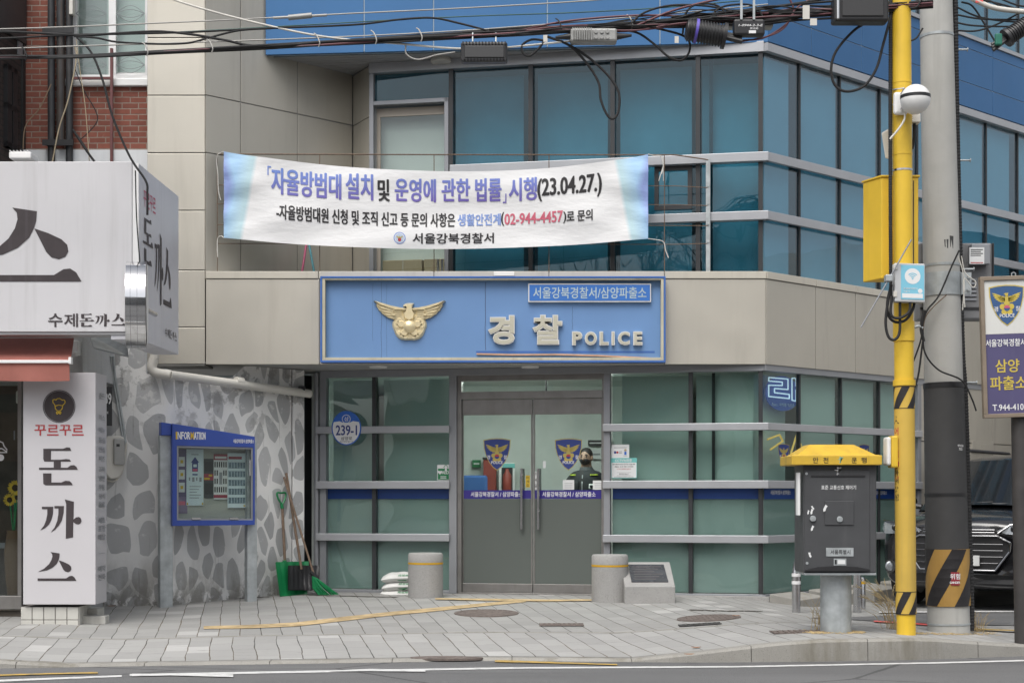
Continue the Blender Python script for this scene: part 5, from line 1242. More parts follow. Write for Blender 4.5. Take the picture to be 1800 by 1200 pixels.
mb.wbox(w(118), w(259), BYY+.02, BYY+.12, wz0-.01, wz0+.05); mb.wbox(w(203), w(254), BYY+.06, BYY+.10, wz0+.05, wz0+.09); wf = bp_(mb, 'window', M['pvc'], bev=.004)
MB().wbox(w(130), w(190), BYY+.08, BYY+.09, wz0+.05, 9).build('pane', M['glassclear'], wf); MB().wbox(w(203), w(256), BYY+.06, BYY+.07, wz0+.08, 9).build('pane', M['glassclear'], wf)
M['curtaingrey'] = pbr('grey insect screen', (.33, .36, .36), .9, 0, .05, 2)
mb = MB(); mb.wbox(w(130), w(181), BYY+.16, BYY+.165, wz0+.05, 9, 1); mb.wbox(w(181), w(258), BYY+.17, BYY+.175, wz0+.05, 9, 0); mb.build('curtain', [M['curtain'], M['curtaingrey']], wf)
M['gridwire'] = pbr('window guard wire', (.28, .30, .31), .6)
for base in (8, 98):
    mb = MB()
    for k in range(2):
        for sg in (1, -1): mb.tube([FB_((FB_.u(205+i*5.0)), FB_.v(230, base+17+sg*(14-7*k)*math.sin(math.pi*i/10)), .02) for i in range(11)], .004, 5); mb.tube([FB_((FB_.u(134+i*5.4)), FB_.v(160, base+17+sg*(14-7*k)*math.sin(math.pi*i/10)), .02) for i in range(11)], .003, 5)
    mb.build('guard_wire', M['gridwire'], wf)
mb = MB(); mb.wbox(FB_.u(20), FB_.u(262), BYY-.08, BYY+.25, 2.3, zp-.006); bp_(mb, 'white_parapet', pbr('white painted parapet', (.66, .68, .70), .7, 0, .05, 3, streak=.2))
M['pipeblack'] = pbr('tarred pipe', (.030, .032, .036), .55, 0, .3, 8, streak=.55, sscale=14, dirt=(.16, .10, .06))
for px, r, z0_ in ((95.5, .042, zp-.25), (112, .048, FB_.v(112, 255)), (127, .042, zp-.25)):
    bp_(MB().tube([FB_(FB_.u(px), z0_, .12), FB_(FB_.u(px), 9, .12)], r, 14), 'downpipe', M['pipeblack'], smooth=True)
for y in (62, 257):
    mb = MB(); mb.wbox(FB_.u(83), FB_.u(137), BYY-.20, BYY-.17, FB_.v(100, y+5), FB_.v(100, y-5)); mb.wbox(FB_.u(85), FB_.u(88), BYY-.17, BYY, FB_.v(100, y+2), FB_.v(100, y-2)); bp_(mb, 'pipe_bracket', M['black'])
bp_(MB().wbox(FB_.u(130), FB_.u(136), BYY-.2, BYY-.1, FB_.v(132, 34), 9), 'cable_trunk', M['offwhite'])
M['redoxide'] = pbr('red oxide steel', (.14, .05, .05), .6, 0, .2, 9)
mb = MB(); mb.wbox(FB_.u(198), FB_.u(202.5), BYY-.12, BYY-.08, zp-.25, FB_.v(200, 90)); mb.wbox(FB_.u(120), FB_.u(198), BYY-.12, BYY-.085, FB_.v(160, 144), FB_.v(160, 140)); bp_(mb, 'steel_bracket', M['redoxide'])
# dark brick neighbour at the left edge
xk = FB_.u(44.5); DK = thing('dark_brick_house', 'dark brown brick house with a narrow window at the left edge', 'building', (xk-.6, -.6, 0))
DKP = Pl(-5.92, -.95, .10, .96); dl = DKP.u(41)
mb = MB(); mb.box(DKP, -3, dl, 4.2, 7.2, -.2, -.0); mb.build('wall', M['brickdark'], DK)
mb = MB(); mb.wbox(xk-.06, xk+.005, BYY-.1, BYY+.1, zp-.2, 9); mb.build('corner_gap', M['blackmatt'], DK)
a0, a1 = DKP.u(6, 0), DKP.u(24, 0); c0, c1 = DKP.v(15, 262), DKP.v(15, 118)
mb = MB()
for q in ((a0, a1, c0, c0+.06), (a0, a1, c1-.06, c1), (a0, a0+.12, c0, c1), (a1-.12, a1, c0, c1), (a0, a1, (c0+c1)/2-.03, (c0+c1)/2+.03)): mb.box(DKP, *q, .0, .05)
wn_ = mb.build('window', M['black'], DK); MB().box(DKP, a0+.1, a1-.1, c0+.05, c1-.05, -.0, .015).build('pane', M['granitedark'], wn_); MB().box(DKP, (a0+a1)/2+.2, a1-.14, (c0+c1)/2+.05, c1-.08, .016, .02).build('blind', M['offwhite'], wn_)
mb = MB(); mb.box(DKP, -3, dl+.0, DKP.v(30, 72), 7.2, .002, .04, 0); mb.build('dark_eaves', M['mull'], DK); 
mb = MB(); mb.box(DKP, DKP.u(30), dl, DKP.v(37, 100), DKP.v(37, 45), .001, .02); mb.build('grey_patch', M['aluframe'], DK)
# ================================================================ restaurant front
RS = thing('restaurant', 'ground floor cutlet restaurant with glazed shop front behind the red awning', 'shop', (-5.6, -1.6, -.06))
RY0 = -1.9; FRS = FY(RY0)
rp = lambda mb, n_, mt, **k: mb.build(n_, mt, RS, **k)
M['shopwall'] = pbr('grey white render', (.48, .49, .49), .8, 0, .1, 3, streak=.4, sscale=6)
mb = MB(); mb.wbox(FRS.u(120), PW.x+.0, RY0, RY0+1.0, -.1, FRS.v(150, 660)); mb.wbox(-8, PW.x+.15, RY0, BYY+.2, FRS.v(150, 660), 4.0); mb.wbox(PW.x-.12, PW.x+.02, RY0+.02, PW.y+.02, -.1, 3.0)
rp(mb, 'wall', M['shopwall'], bev=.01)
mb = MB(); mb.wbox(-8, FRS.u(120), RY0+1.5, RY0+1.6, -.1, 2.6); mb.wbox(-8, FRS.u(120), RY0, RY0+1.5, -.1, -.02); rp(mb, 'dim_interior', pbr('dim shop interior', (.10, .085, .07), .8, 0, .4, 3))
zt_ = FRS.v(20, 672); zl_ = FRS.v(20, 1046)
mb = MB(); mb.wbox(FRS.u(34), FRS.u(41), RY0-.06, RY0+.02, zl_, zt_); mb.wbox(-8, FRS.u(41), RY0-.06, RY0+.02, zl_-.14, zl_); mb.wbox(-8, FRS.u(41), RY0-.06, RY0+.02, zt_, zt_+.08)
rp(mb, 'shop_front_frame', M['doorsteel'], bev=.004)
gp = rp(MB().wbox(-8, FRS.u(34), RY0-.03, RY0-.02, zl_, zt_), 'shop_window', M['glassclear'])
mb = MB(); mb.add([FRS(FRS.u(-60), FRS.v(0, 810), .033), FRS(FRS.u(-60), FRS.v(0, 809), .033)], [])
for pts in (((-8, 776), (0, 775), (7, 778), (9, 784), (14, 790), (14, 795), (-8, 795)), ((-8, 789), (5, 788), (14, 794))):
    mb.tube([FRS(FRS.u(a), FRS.v(a, b), .034) for a, b in pts], .006, 6)
mb.disc(FRS, FRS.u(3), FRS.v(3, 804), .035, .031, .034, 0, 20); mb.build('window_print', M['pwhite'], gp)
mb = MB(); mb.text('18', FRS, FRS.u(5), FRS.u(21), FRS.v(10, 771), FRS.v(10, 754), -.35, 0, .02); mb.wbox(-8, FRS.u(28), RY0+1.2, RY0+1.25, .6, .66, 0); rp(mb, 'interior_print', M['aluframe'])
mb = MB(); mb.wbox(FRS.u(8), FRS.u(40), RY0+.35, RY0+.5, zt_-.2, zt_-.06); rp(mb, 'wall_aircon', M['offwhite'], bev=.02)
FL = thing('sunflowers', 'bunch of yellow sunflowers in a brown vase behind the shop window', 'flowers', FRS(FRS.u(26), .3, -.3)); M['petal'] = pbr('sunflower petal', (.62, .42, .03), .6, 0, .25, 20); M['sfc'] = pbr('sunflower centre', (.05, .03, .015), .9)
for k, (px, py, r) in enumerate(((27, 857, .085), (17, 878, .07), (30, 874, .06))):
    c = FRS(FRS.u(px, -.3), FRS.v(px, py, -.3), -.3); mb = MB()
    for j in range(18):
        a = j*2*math.pi/18+random.uniform(-.1, .1); d_ = Vector((math.cos(a), -.15, math.sin(a))); s_ = Vector((-math.sin(a), 0, math.cos(a)))
        mb.add([c+d_*r*.4-s_*r*.1, c+d_*r*.75-s_*r*.14, c+d_*r, c+d_*r*.75+s_*r*.14, c+d_*r*.4+s_*r*.1], [(0, 1, 2, 3, 4)])
    h_ = mb.build('petals', M['petal'], FL, fix=False); MB().sphere(c+Vector((0, -.005, 0)), r*.42, 0, 12, 8, (1, .4, 1)).build('centre', M['sfc'], h_, smooth=True)
    MB().tube([c, FRS(FRS.u(24, -.3), .75, -.3)], .008, 6).build('stem', M['pgreen'], FL)
c = FRS(FRS.u(26, -.3), .0, -.3); MB().lathe((c.x, c.y, .0), [(.06, 0), (.10, .35), (.11, .6), (.08, .8), (.085, .82)], 16).build('vase', pbr('brown vase', (.10, .06, .03), .5), FL, smooth=True)
# awning
AW = thing('awning', 'faded red fabric awning with a white front bar under the restaurant signboard', 'awning', FRS(FRS.u(60), 2.3, .4))
aY = -3.05; AB = -2.45; FA = FY(aY); ay1 = FA.v(60, 636); 
M['awn'] = pbr('faded red awning fabric', (.34, .125, .10), .85, 0, .1, 4, streak=.2, sscale=6); xr, xr2 = FA.u(122.5), FY(AB).u(130)
mb = MB(); zt2 = FY(AB).v(60, 594)
f = lambda u, v: Vector((lerp(-8.0, lerp(xr, xr2, v), u), lerp(aY, AB, v), lerp(ay1, zt2, v)-.03*math.sin(math.pi*v)))
g = [i/8 for i in range(9)]; mb.grid(f, [i/20 for i in range(21)], g); mb.grid(lambda u, v: f(u, v)-Vector((0, 0, .004)), [i/20 for i in range(21)], g); mb.build('canopy', M['awn'], AW, smooth=True, fix=False)
mb = MB(); zv = FA.v(60, 668); f2 = lambda u, v: Vector((lerp(-8.0, xr, u), aY-.012+.012*math.sin(40*u)*(1-v), lerp(zv+.012*math.sin(12*u), ay1-.005, v)))
mb.grid(f2, [i/60 for i in range(61)], g); mb.grid(lambda u, v: f2(u, v)+Vector((0, .004, 0)), [i/60 for i in range(61)], g); mb.build('valance', M['awn'], AW, smooth=True, fix=False)
mb = MB(); mb.wbox(-8.0, FA.u(125), aY-.035, aY+.02, FA.v(60, 638.5), FA.v(60, 633)); mb.wbox(FA.u(122), FA.u(127), aY-.04, aY+.025, FA.v(60, 640), FA.v(60, 628)); mb.build('front_bar', M['pvc'], AW, bev=.006)
mb = MB(); mb.wbox(FRS.u(131), FRS.u(142), RY0-.12, RY0, FRS.v(135, 625), FRS.v(135, 600)); mb.wbox(FRS.u(122), FRS.u(142), RY0-.2, RY0-.1, FRS.v(135, 628), FRS.v(135, 620)); mb.build('arm_bracket', M['white'], AW, bev=.008)
# ================================================================ restaurant signboard
SY = -3.0; FS = FY(SY); sx1 = FS.u(232); sz0, sz1 = FS.v(120, 583), FS.v(120, 284)
SBD = thing('restaurant_signboard', 'large white restaurant signboard with a huge black Korean letter above the awning', 'sign', (sx1-1, SY+.5, sz0))
M['signwhite'] = pbr('white sign panel with rain streaks', (.62, .612, .63), .42, 0, .03, 1.5, streak=.35, sscale=7, dirt=(.42, .41, .41)); M['signedge'] = pbr('grey sign edge', (.50, .50, .51), .4, .3)
mb = MB(); mb.wbox(-9, sx1, SY, SY+.32, sz0, sz1); mb.build('front_box', M['signwhite'], SBD, bev=.006)
mb = MB(); mb.wbox(-9, sx1, SY+.02, SY+.3, sz0-.025, sz0-.004); mb.build('bottom_tray', M['signedge'], SBD)
mb = MB(); xs_ = FS.u(243); mb.wbox(sx1+.002, xs_, SY+.012, SY+.5, sz0+.02, sz1-.012); mb.build('corner_post', M['pvc'], SBD)
SX = Pl(xs_+.004, SY+.03, .02, 1.0); sl = SX.u(314)
M['signside'] = pbr('grey white side panel', (.62, .62, .66), .4, 0, .04, 1.5, streak=.2, sscale=6)
mb = MB(); mb.box(SX, 0, sl, SX.v(243, 585)-.06, SX.v(243, 287), -.28, 0); mb.build('side_box', M['signside'], SBD, bev=.006)
STROKE = {
 '돈': [[(305,913),(445,913),(470,903),(492,905),(502,928),(360,928),(358,990),(430,990),(465,985),(490,988),(500,1003),(312,1003),(305,985)],
       [(378,1003),(428,1003),(428,1046),(378,1046)], [(275,1046),(475,1046),(497,1030),(522,1028),(538,1040),(548,1061),(275,1061)],
       [(303,1086),(362,1086),(362,1150),(430,1150),(460,1138),(490,1140),(503,1152),(512,1169),(320,1170),(305,1160)]],
 '까': [[(295,280),(375,280),(373,330),(362,372),(345,405),(318,430),(283,447),(310,412),(325,375),(333,330),(333,297),(295,297)],
       [(383,275),(450,275),(448,320),(436,375),(415,412),(388,442),(357,460),(385,425),(403,380),(411,330),(411,292),(383,292)],
       [(455,228),(520,245),(517,370),(535,355),(555,352),(568,360),(574,378),(568,396),(553,405),(535,402),(516,388),(514,495),(463,505),(466,260)]],
 '스': [[(355,598),(420,608),(418,635),(412,655),(400,680),(370,708),(330,727),(268,737),(310,715),(345,683),(362,655),(369,630),(367,612)],
       [(413,655),(450,668),(485,685),(500,700),(503,718),(495,733),(478,740),(458,734),(445,720)],
       [(265,783),(465,783),(490,767),(508,765),(524,776),(538,801),(265,801)]]}
def strokes(mb, fn, ch, mapf, w_, mi=0):
    for pts in STROKE[ch]: mb.poly(fn, [mapf(a, b) for a, b in pts], w_, mi)
mb = MB(); mp_ = lambda a, b: FS.p((2.0*a-645)/3, (1.92*b-833)/3+260)
strokes(mb, FS, '스', mp_, .004)
mb.build('giant_letter', M['pbrown'], SBD, fix=False)
mb = MB(); xq = 85
for ch, a, b in (('수', 85, 110), ('제', 113, 137), ('돈', 140, 166), ('까', 167, 193), ('스', 196, 221)):
    if ch in STROKE:
        allp = [p_ for s_ in STROKE[ch] for p_ in s_]; ax, bx = min(p_[0] for p_ in allp), max(p_[0] for p_ in allp); ay, by = min(p_[1] for p_ in allp), max(p_[1] for p_ in allp)
        strokes(mb, FS, ch, lambda p_, q_: FS.p(a+(p_-ax)/(bx-ax)*(b-a), 551+(q_-ay)/(by-ay)*(23 if ch != '스' else 21)), .004)
    else: mb.text(ch, FS, FS.u(a), FS.u(b), FS.v(a, 574.5), FS.v(a, 551), .004, 0, .03)
mb.build('lettering', M['pbrown'], SBD, fix=False)
mb = MB(); rowz = lambda t_: lerp(SX.v(243, 285), SX.v(243, 585), t_)
def sside(ch, s0, s1, t0, t1, mi):
    u0, u1, v1, v0 = s0*sl, s1*sl, rowz(t0), rowz(t1)
    if ch in STROKE:
        allp = [p_ for s_ in STROKE[ch] for p_ in s_]; ax, bx = min(p_[0] for p_ in allp), max(p_[0] for p_ in allp); ay, by = min(p_[1] for p_ in allp), max(p_[1] for p_ in allp)
        strokes(mb, SX, ch, lambda p_, q_: (lerp(u0, u1, (p_-ax)/(bx-ax)), lerp(v1, v0, (q_-ay)/(by-ay))), .004, mi)
    else: mb.text(ch, SX, u0, u1, v0, v1, .004, mi, .02)
for i, ch in enumerate('꾸르꾸르'): sside(ch, .09+.075*i, .155+.075*i, .14, .235, 1)
sside('돈', .08, .32, .29, .57, 0); sside('까', .35, .58, .33, .78, 0); sside('스', .58, .80, .39, .76, 0)
for i, ch in enumerate('수제돈까스'): sside(ch, .62+.066*i, .675+.066*i, .90, .955, 0)
mb.build('side_lettering', [M['pbrown'], M['ppink']], SBD, fix=False)
# round projecting sign seen edge-on
c = P(240.5, 536, -3.45); rr_ = 76*(c.y-CAMY)/FPX; hw_ = 17*(c.y-CAMY)/FPX
RSN = thing('round_sign', 'round stainless steel projecting sign seen edge on at the signboard corner', 'sign', c)
mb = MB(); mb.lathe(c-Vector((hw_, hw_*.21, 0)), [(rr_-.02, -.003), (rr_, 0), (rr_, hw_*.48), (rr_-.004, hw_*.5), (rr_, hw_*.52), (rr_, hw_*1.15), (rr_-.004, hw_*1.17), (rr_, hw_*1.19), (rr_, 2*hw_), (rr_-.02, 2*hw_+.003)], 64, 0, (1, .21, 0)); mb.build('rim', M['mirror'], RSN, smooth=True)
for s in (-1, 1): mb = MB(); mb.lathe(c+Vector((s*(hw_+.004), s*hw_*.21, 0)), [(rr_-.03, -.001), (rr_-.03, .001)], 48, 0, (1, .21, 0)); mb.build('face', M['pvc'], RSN)
mb = MB(); mb.tube([c+Vector((0, rr_-.02, 0)), c+Vector((0, rr_+.35, 0))], .025, 10); mb.build('arm', M['steel'], RSN)
# upright pillar sign
VY = -2.75; FV = FY(VY)
VS = thing('pillar_sign', 'tall white upright restaurant sign with a chef badge standing on a tiled base', 'sign', (FV.u(103), VY+.3, -.15))
q = FV.r(40.5, 654.5, 168, 1062, 0); VX = Pl(q[1], VY, .02, 1.0); vl = .42
M['lightbox'] = pbr('white light box panel', (.575, .56, .58), .45, 0, .03, 1.2)
mb = MB(); mb.wbox(q[0], q[1], VY, VY+vl, q[2], q[3]); mb.build('light_box', M['lightbox'], VS, bev=.006)
M['tilebase'] = pbr('cream wall tile', (.55, .54, .50), .45, 0, .12, 3, streak=.4, sscale=4, dirt=(.35, .33, .29)); M['grout'] = pbr('grey grout', (.17, .16, .15), .9)
mb = MB(); qb = FV.r(36, 1066, 138, 1103, -.04); mb.wbox(qb[0]+.004, qb[1]-.004, VY+.046, VY+.5, qb[2]-.05, qb[3], 1); nb_ = 5; tw = (qb[1]-qb[0])/nb_
for i in range(nb_):
    for j in range(2): mb.wbox(qb[0]+i*tw+.004, qb[0]+(i+1)*tw-.004, VY+.04, VY+.05, lerp(qb[2]-.05, qb[3], j/2)+.004, lerp(qb[2]-.05, qb[3], (j+1)/2)-.003, 0)
for i in range(3): mb.wbox(qb[1]-.003, qb[1]+.005, VY+.05+.15*i, VY+.195+.15*i, qb[2]-.05, qb[3], 0)
mb.build('tiled_base', [M['tilebase'], M['grout']], VS, bev=.003)
mb = MB(); a = FV.r(138, 1082, 186, 1103, -.2); mb.wbox(a[0]+.02, a[1], VY+.18, VY+.34, a[2]-.05, a[3]); mb.wbox(a[0]+.02, a[1]-.12, VY+.35, VY+.6, a[2]-.05, a[3]+.06); mb.build('stepped_tiles', M['tilebase'], VS, bev=.008)
mb = MB(); bc = FV.p(104, 714); br_ = FV.u(132.5)-FV.u(104)
mb.disc(FV, bc[0], bc[1], br_*.93, .002, .004, 0, 48); mb.ring(FV, bc[0], bc[1], br_*.96, br_, .002, .004, 0, 48)
yl = lambda pts, cl=False: poly_tube(mb, FV, [FV.p((a)/4, 560+b/4) for a, b in pts], .0045, .005, 1, cl)
yl([(385,602),(374,590),(372,572),(385,566),(395,572),(402,562),(420,560),(432,567),(438,572),(452,570),(460,582),(456,596),(445,604)]); yl([(385,602),(388,614),(415,606),(443,612),(445,604)])
yl([(388,616),(392,634),(404,647),(424,647),(436,636),(442,616)]); yl([(396,658),(404,672),(414,658),(424,672),(432,658)], False); yl([(398,656),(432,656)])
mb.build('chef_badge', [M['pbrown'], M['pyellow']], VS, fix=False)
mb = MB()
for i, ch in enumerate('꾸르꾸르'): mb.text(ch, FV, FV.u(61+22*i), FV.u(81+22*i), FV.v(100, 765), FV.v(100, 746.5), .003, 0, .035)
mb.build('red_lettering', M['pred'], VS, fix=False)
mb = MB()
strokes(mb, FV, '돈', lambda a, b: FV.p(a/4, 560+b/4), .003); strokes(mb, FV, '까', lambda a, b: FV.p(a/4, 820+b/4), .003); strokes(mb, FV, '스', lambda a, b: FV.p(a/4, 820+b/4), .003)
mb.build('large_letters', M['pbrown'], VS, fix=False)
mb = MB(); VXf = lambda u, v, w_: VX(u, v, w_)
menu = ['돈', '까스', '메뉴', '등심', '안심', '치즈', '고구마', '냉면', '우동', '정식', '음료']; yy_ = [692, 730, 752, 770, 787, 803, 822, 838, 854, 870, 885]
for t_, y in zip(menu, yy_): MB().text(t_, VX, vl*.25, vl*.75, FV.v(175, y+7), FV.v(175, y-3), .003, 0, .02).build('menu_line', M['aluframe'], VS, fix=False)
for t_, y in zip(['세트', '포장', '배달', '예약', '전화'], [914, 929, 944, 1000, 1015]): MB().text(t_, VX, vl*.2, vl*.8, FV.v(175, y+6), FV.v(175, y-5), .003, 0, .02).build('menu_line', M['aluframe'], VS, fix=False)
mb.box(VX, vl*.25, vl*.75, FV.v(175, 889.5), FV.v(175, 889), .001, .003); mb.box(VX, vl*.25, vl*.75, FV.v(175, 973.5), FV.v(175, 973), .001, .003)
mb.build('menu_rule', M['aluframe'], VS, fix=False)
# number plate, meter box and conduits on the shop's side wall
SWP = Pl(PW.x+.022, RY0+.05, .0, 1.0)                     # side wall faces the entrance
c = PW(PW.u(190, .05), 1.2, .05)
NP = thing('number_plate', 'black number plate ending in 39 beside the upright sign', 'sign', pw(190, 720, .35)); PWQ = PW
q = (PW.u(172, .30), PW.u(197, .30), PW.v(187, 748, .30), PW.v(187, 679, .30)); MB().box(PW, *q, .29, .305).build('plate', M['black'], NP, bev=.004)
mb = MB(); mb.text('239', PW, lerp(q[0], q[1], .22), lerp(q[0], q[1], .93), lerp(q[2], q[3], .55), lerp(q[2], q[3], .83), .307, 0, .025); mb.text('삼양로', PW, lerp(q[0], q[1], .40), lerp(q[0], q[1], .72), lerp(q[2], q[3], .30), lerp(q[2], q[3], .37), .307, 0, .02); mb.build('digits', M['pwhite'], NP, fix=False)
MBX = thing('meter_box', 'beige plastic electricity meter box with a clear window on the pebble wall', 'meter box', pw(200, 830, .12))
mb = MB(); a0, a1 = PW.u(184, .2), PW.u(216, .2); c0, c1 = PW.v(200, 842, .2), PW.v(200, 766, .2)
mb.prism(PW, [(a0, c0+.06), (a0+.06, c0), (a1-.06, c0+.02), (a1, c0+.12), (a1, c1-.02), (a1-.03, c1), (a0+.02, c1), (a0, c1-.03)], .02, .24); mb.build('body', M['offwhite'], MBX, bev=.012)
mb = MB(); mb.box(PW, lerp(a0, a1, .38), lerp(a0, a1, .98), c0+.16, c1-.03, .241, .275); mb.build('window', pbr('grey clear plastic', (.36, .36, .35), .25), MBX, bev=.012)
mb = MB(); mb.box(PW, lerp(a0, a1, .5), lerp(a0, a1, .68), c1-.12, c1-.09, .2755, .277); mb.build('dial', M['black'], MBX)
CD = thing('conduit', 'grey twin cable conduit running down the pebble wall into the meter box', 'conduit', pw(200, 700, .1))
for off in (0, 4):
    MB().tube(smooth_path([pw(195+off, 625, .25), pw(198+off, 660, .10), pw(205+off, 700, .05), pw(213+off, 750, .04), pw(218+off*.7, 780, .04)], 6), .014, 8).build('cable', M['galv'], CD, smooth=True)
MB().tube(smooth_path([pw(222, 778, .04), pw(220, 800, .04), pw(214, 830, .05), pw(200, 845, .08), pw(188, 843, .10)], 6), .012, 8).build('loop', M['offwhite'], CD, smooth=True)
HD = thing('metal_hood', 'grey sheet metal hood under the signboard corner', 'hood', FRS(FRS.u(180), 2.2, .2)); mb = MB(); a = FRS
mb.add([P(157, 587, -2.1), P(222, 585, -2.1), P(226, 626, -2.6), P(165, 610, -2.6), P(157, 590, -1.9), P(222, 587, -1.9), P(226, 628, -2.4), P(165, 613, -1.9)], [(0, 1, 2, 3), (7, 6, 5, 4), (0, 4, 5, 1), (1, 5, 6, 2), (2, 6, 7, 3), (3, 7, 4, 0)]); mb.build('sheet', M['galv'], HD)
# ================================================================ grey traffic control cabinet
M['cabgrey'] = pbr('dark grey painted steel', (.062, .064, .068), .5, 0, .12, 4, streak=.35, sscale=9, dirt=(.12, .12, .125)); M['cabyel'] = pbr('worn yellow paint', (.62, .40, .04), .5, 0, .12, 5, streak=.45, sscale=6, dirt=(.36, .24, .06))
cb = G(1470, 1111); CY = cb.y; FC = FY(CY)
CB = thing('control_cabinet', 'dark grey traffic control cabinet with a yellow roof on a galvanised round pedestal', 'cabinet', (cb.x, CY, cb.z))
q = FC.r(1404, 818, 1531, 1004); cd = .42
mb = MB(); mb.wbox(q[0], q[1], CY-.21, CY+cd-.21, q[2], q[3]+.02); bo = mb.build('body', M['cabgrey'], CB, bev=.01)
FCF = Pl(0, CY-.21, 1, 0); 
def fc(px, py): return FCF.p(px, py)
mb = MB(); a = FCF.r(1414, 826, 1528, 1002); mb.box(FCF, a[0], a[1], a[2], a[3], .0, .014); dr = mb.build('door', M['cabgrey'], CB, bev=.004)
mb = MB(); a = FCF.r(1425, 835, 1520, 838); mb.box(FCF, *a, .0142, .02); mb.build('slot', M['black'], dr)
mb = MB(); a = FCF.r(1449, 880, 1500, 922); mb.box(FCF, *a, .0145, .024); hp = mb.build('hatch', M['cabgrey'], dr, bev=.003)
for px, py, lab in ((1475, 912, 0), (1428, 911, 1)):
    mb = MB(); u, v = fc(px, py); mb.disc(FCF, u, v, .026, .0146, .034, 0, 18); mb.box(FCF, u-.006, u+.006, v-.02, v+.02, .034, .04); mb.build('lock', M['galv'], dr, bev=.002)
mb = MB(); pts = [fc(1414, 1003), fc(1528, 1003), fc(1528, 1000), fc(1505, 995.5), fc(1470, 994), fc(1435, 996), fc(1414, 1001)]; mb.prism(FCF, pts, .0142, .028); mb.build('lower_lip', M['black'], dr)
for px, py in ((1417, 832), (1418, 989)):
    u, v = fc(px, py); MB().disc(FCF, u, v, .012, .0142, .02, 0, 12).build('screw', M['galv'], dr)
mb = MB(); mb.text('표준 교통신호 제어기', FCF, *[fc(1443, 0)[0], fc(1504, 0)[0]], fc(0, 860)[1], fc(0, 852.5)[1], .0155, 0, .02); mb.build('lettering', M['pwhite'], dr, fix=False)
mb = MB(); a = FCF.r(1451.5, 962, 1499.5, 977); mb.box(FCF, *a, .0146, .018, 0); mb.text('서울특별시', FCF, fc(1459, 0)[0], fc(1494, 0)[0], fc(0, 973.5)[1], fc(0, 965.5)[1], .0185, 1, .015); mb.build('name_plate', [M['galv'], M['pblack']], dr, fix=True)
mb = MB(); a = FCF.r(1465, 981, 1487, 993); mb.box(FCF, *a, .0146, .017, 0); mb.box(FCF, a[0]+.035, a[1]-.01, a[2]+.012, a[3]-.012, .017, .019, 1); mb.box(FCF, a[0]+.008, a[0]+.025, a[2]+.01, a[3]-.01, .017, .019, 2); mb.build('small_plate', [M['galv'], M['paper'], M['black']], dr)
mb = MB(); 
def emb_fig(mb, f, cx, cy, k, w_, mi):
    mb.disc(f, cx, cy+.55*k, .16*k, w_, w_+.001, mi, 14)
    mb.poly(f, [(cx+a*k, cy+b*k) for a, b in ((-.62, .30), (-.45, .22), (-.10, .25), (.25, .42), (.52, .50), (.60, .62), (.30, .60), (.15, .45), (.22, .10), (.10, -.45), (-.08, -.62), (-.18, -.5), (.0, -.1), (-.05, .08), (-.40, .12))], w_, mi)
emb_fig(mb, FCF, *fc(1472, 828), .055, .0155, 0); mb.build('white_mark', M['pwhite'], dr, fix=False)
rr = random.Random(8)
for px, py, s in ((1426, 899, 4), (1428, 892, 3), (1427, 928, 4), (1423, 975, 4), (1449, 893, 5), (1420, 900, 3)):
    u, v = fc(px, py); k = s/200; ang = rr.uniform(-.6, .6)
    pts = [(u+k*x*math.cos(ang)-k*y*math.sin(ang), v+k*x*math.sin(ang)+k*y*math.cos(ang)) for x, y in ((-.45, 1.3), (.5, 1.1), (.35, .2), (.6, -.6), (.1, -1.3), (-.4, -.5))]
    MB().prism(FCF, pts, .0142 if s != 5 else .0245, .0165 if s != 5 else .0265).build('paper_scrap', M['paper'], dr, bev=0)
mb = MB(); a = FCF.r(1402, 830, 1406.5, 905); mb.box(FCF, a[0]-.001, a[1], a[2], a[3], -.08, .0025); mb.build('torn_paper', M['paper'], CB)
mb = MB(); z0, z1, z2 = FCF.v(1468, 817), FCF.v(1468, 800.5), FCF.v(1468, 780.5)
ra = (FCF.u(1388.5), FCF.u(1547), CY-.29, CY+.29); rb_ = (FCF.u(1427), FCF.u(1505), CY-.12, CY+.16); rm = (FCF.u(1400), FCF.u(1536), CY-.27, CY+.27)
def ring4(r, z): return [Vector((r[0], r[2], z)), Vector((r[1], r[2], z)), Vector((r[1], r[3], z)), Vector((r[0], r[3], z))]
vs = ring4(ra, z0)+ring4(ra, z1)+ring4(rm, z1+.008)+ring4(rb_, z2); fs = [(3, 2, 1, 0), (12, 13, 14, 15)]
for k in range(3): fs += [(4*k+i, 4*k+(i+1) % 4, 4*k+4+(i+1) % 4, 4*k+4+i) for i in range(4)]
mb.add(vs, fs); rf = mb.build('roof', M['cabyel'], CB, bev=.006)
FR2 = Pl(0, CY-.29, 1, 0)
for ch, a, b in (('안', 1429, 1438.5), ('전', 1447, 1456), ('운', 1497, 1506.5), ('행', 1514, 1523.5)): MB().text(ch, FR2, FR2.u(a), FR2.u(b), FR2.v(a, 813.5), FR2.v(a, 803.5), .0015, 0, .02).build('roof_letter', M['pblack'], rf, fix=False)
mb = MB(); emb_fig(mb, FR2, *FR2.p(1477, 808.5), .042, .0015, 0); mb.build('roof_mark', M['teal'], rf, fix=False)
mb = MB(); pr = (FC.u(1497)-FC.u(1443))/2; mb.lathe((FC.u(1470), CY+.02, cb.z-.05), [(pr, 0), (pr, q[2]-cb.z+.05)], 36); mb.build('pedestal', M['galv'], CB, smooth=True)
mb = MB(); mb.wbox(q[0]+.01, q[1]-.005, CY-.22, CY+.22, q[2]-.02, q[2]-.001); mb.build('base_plate', M['galv'], CB)
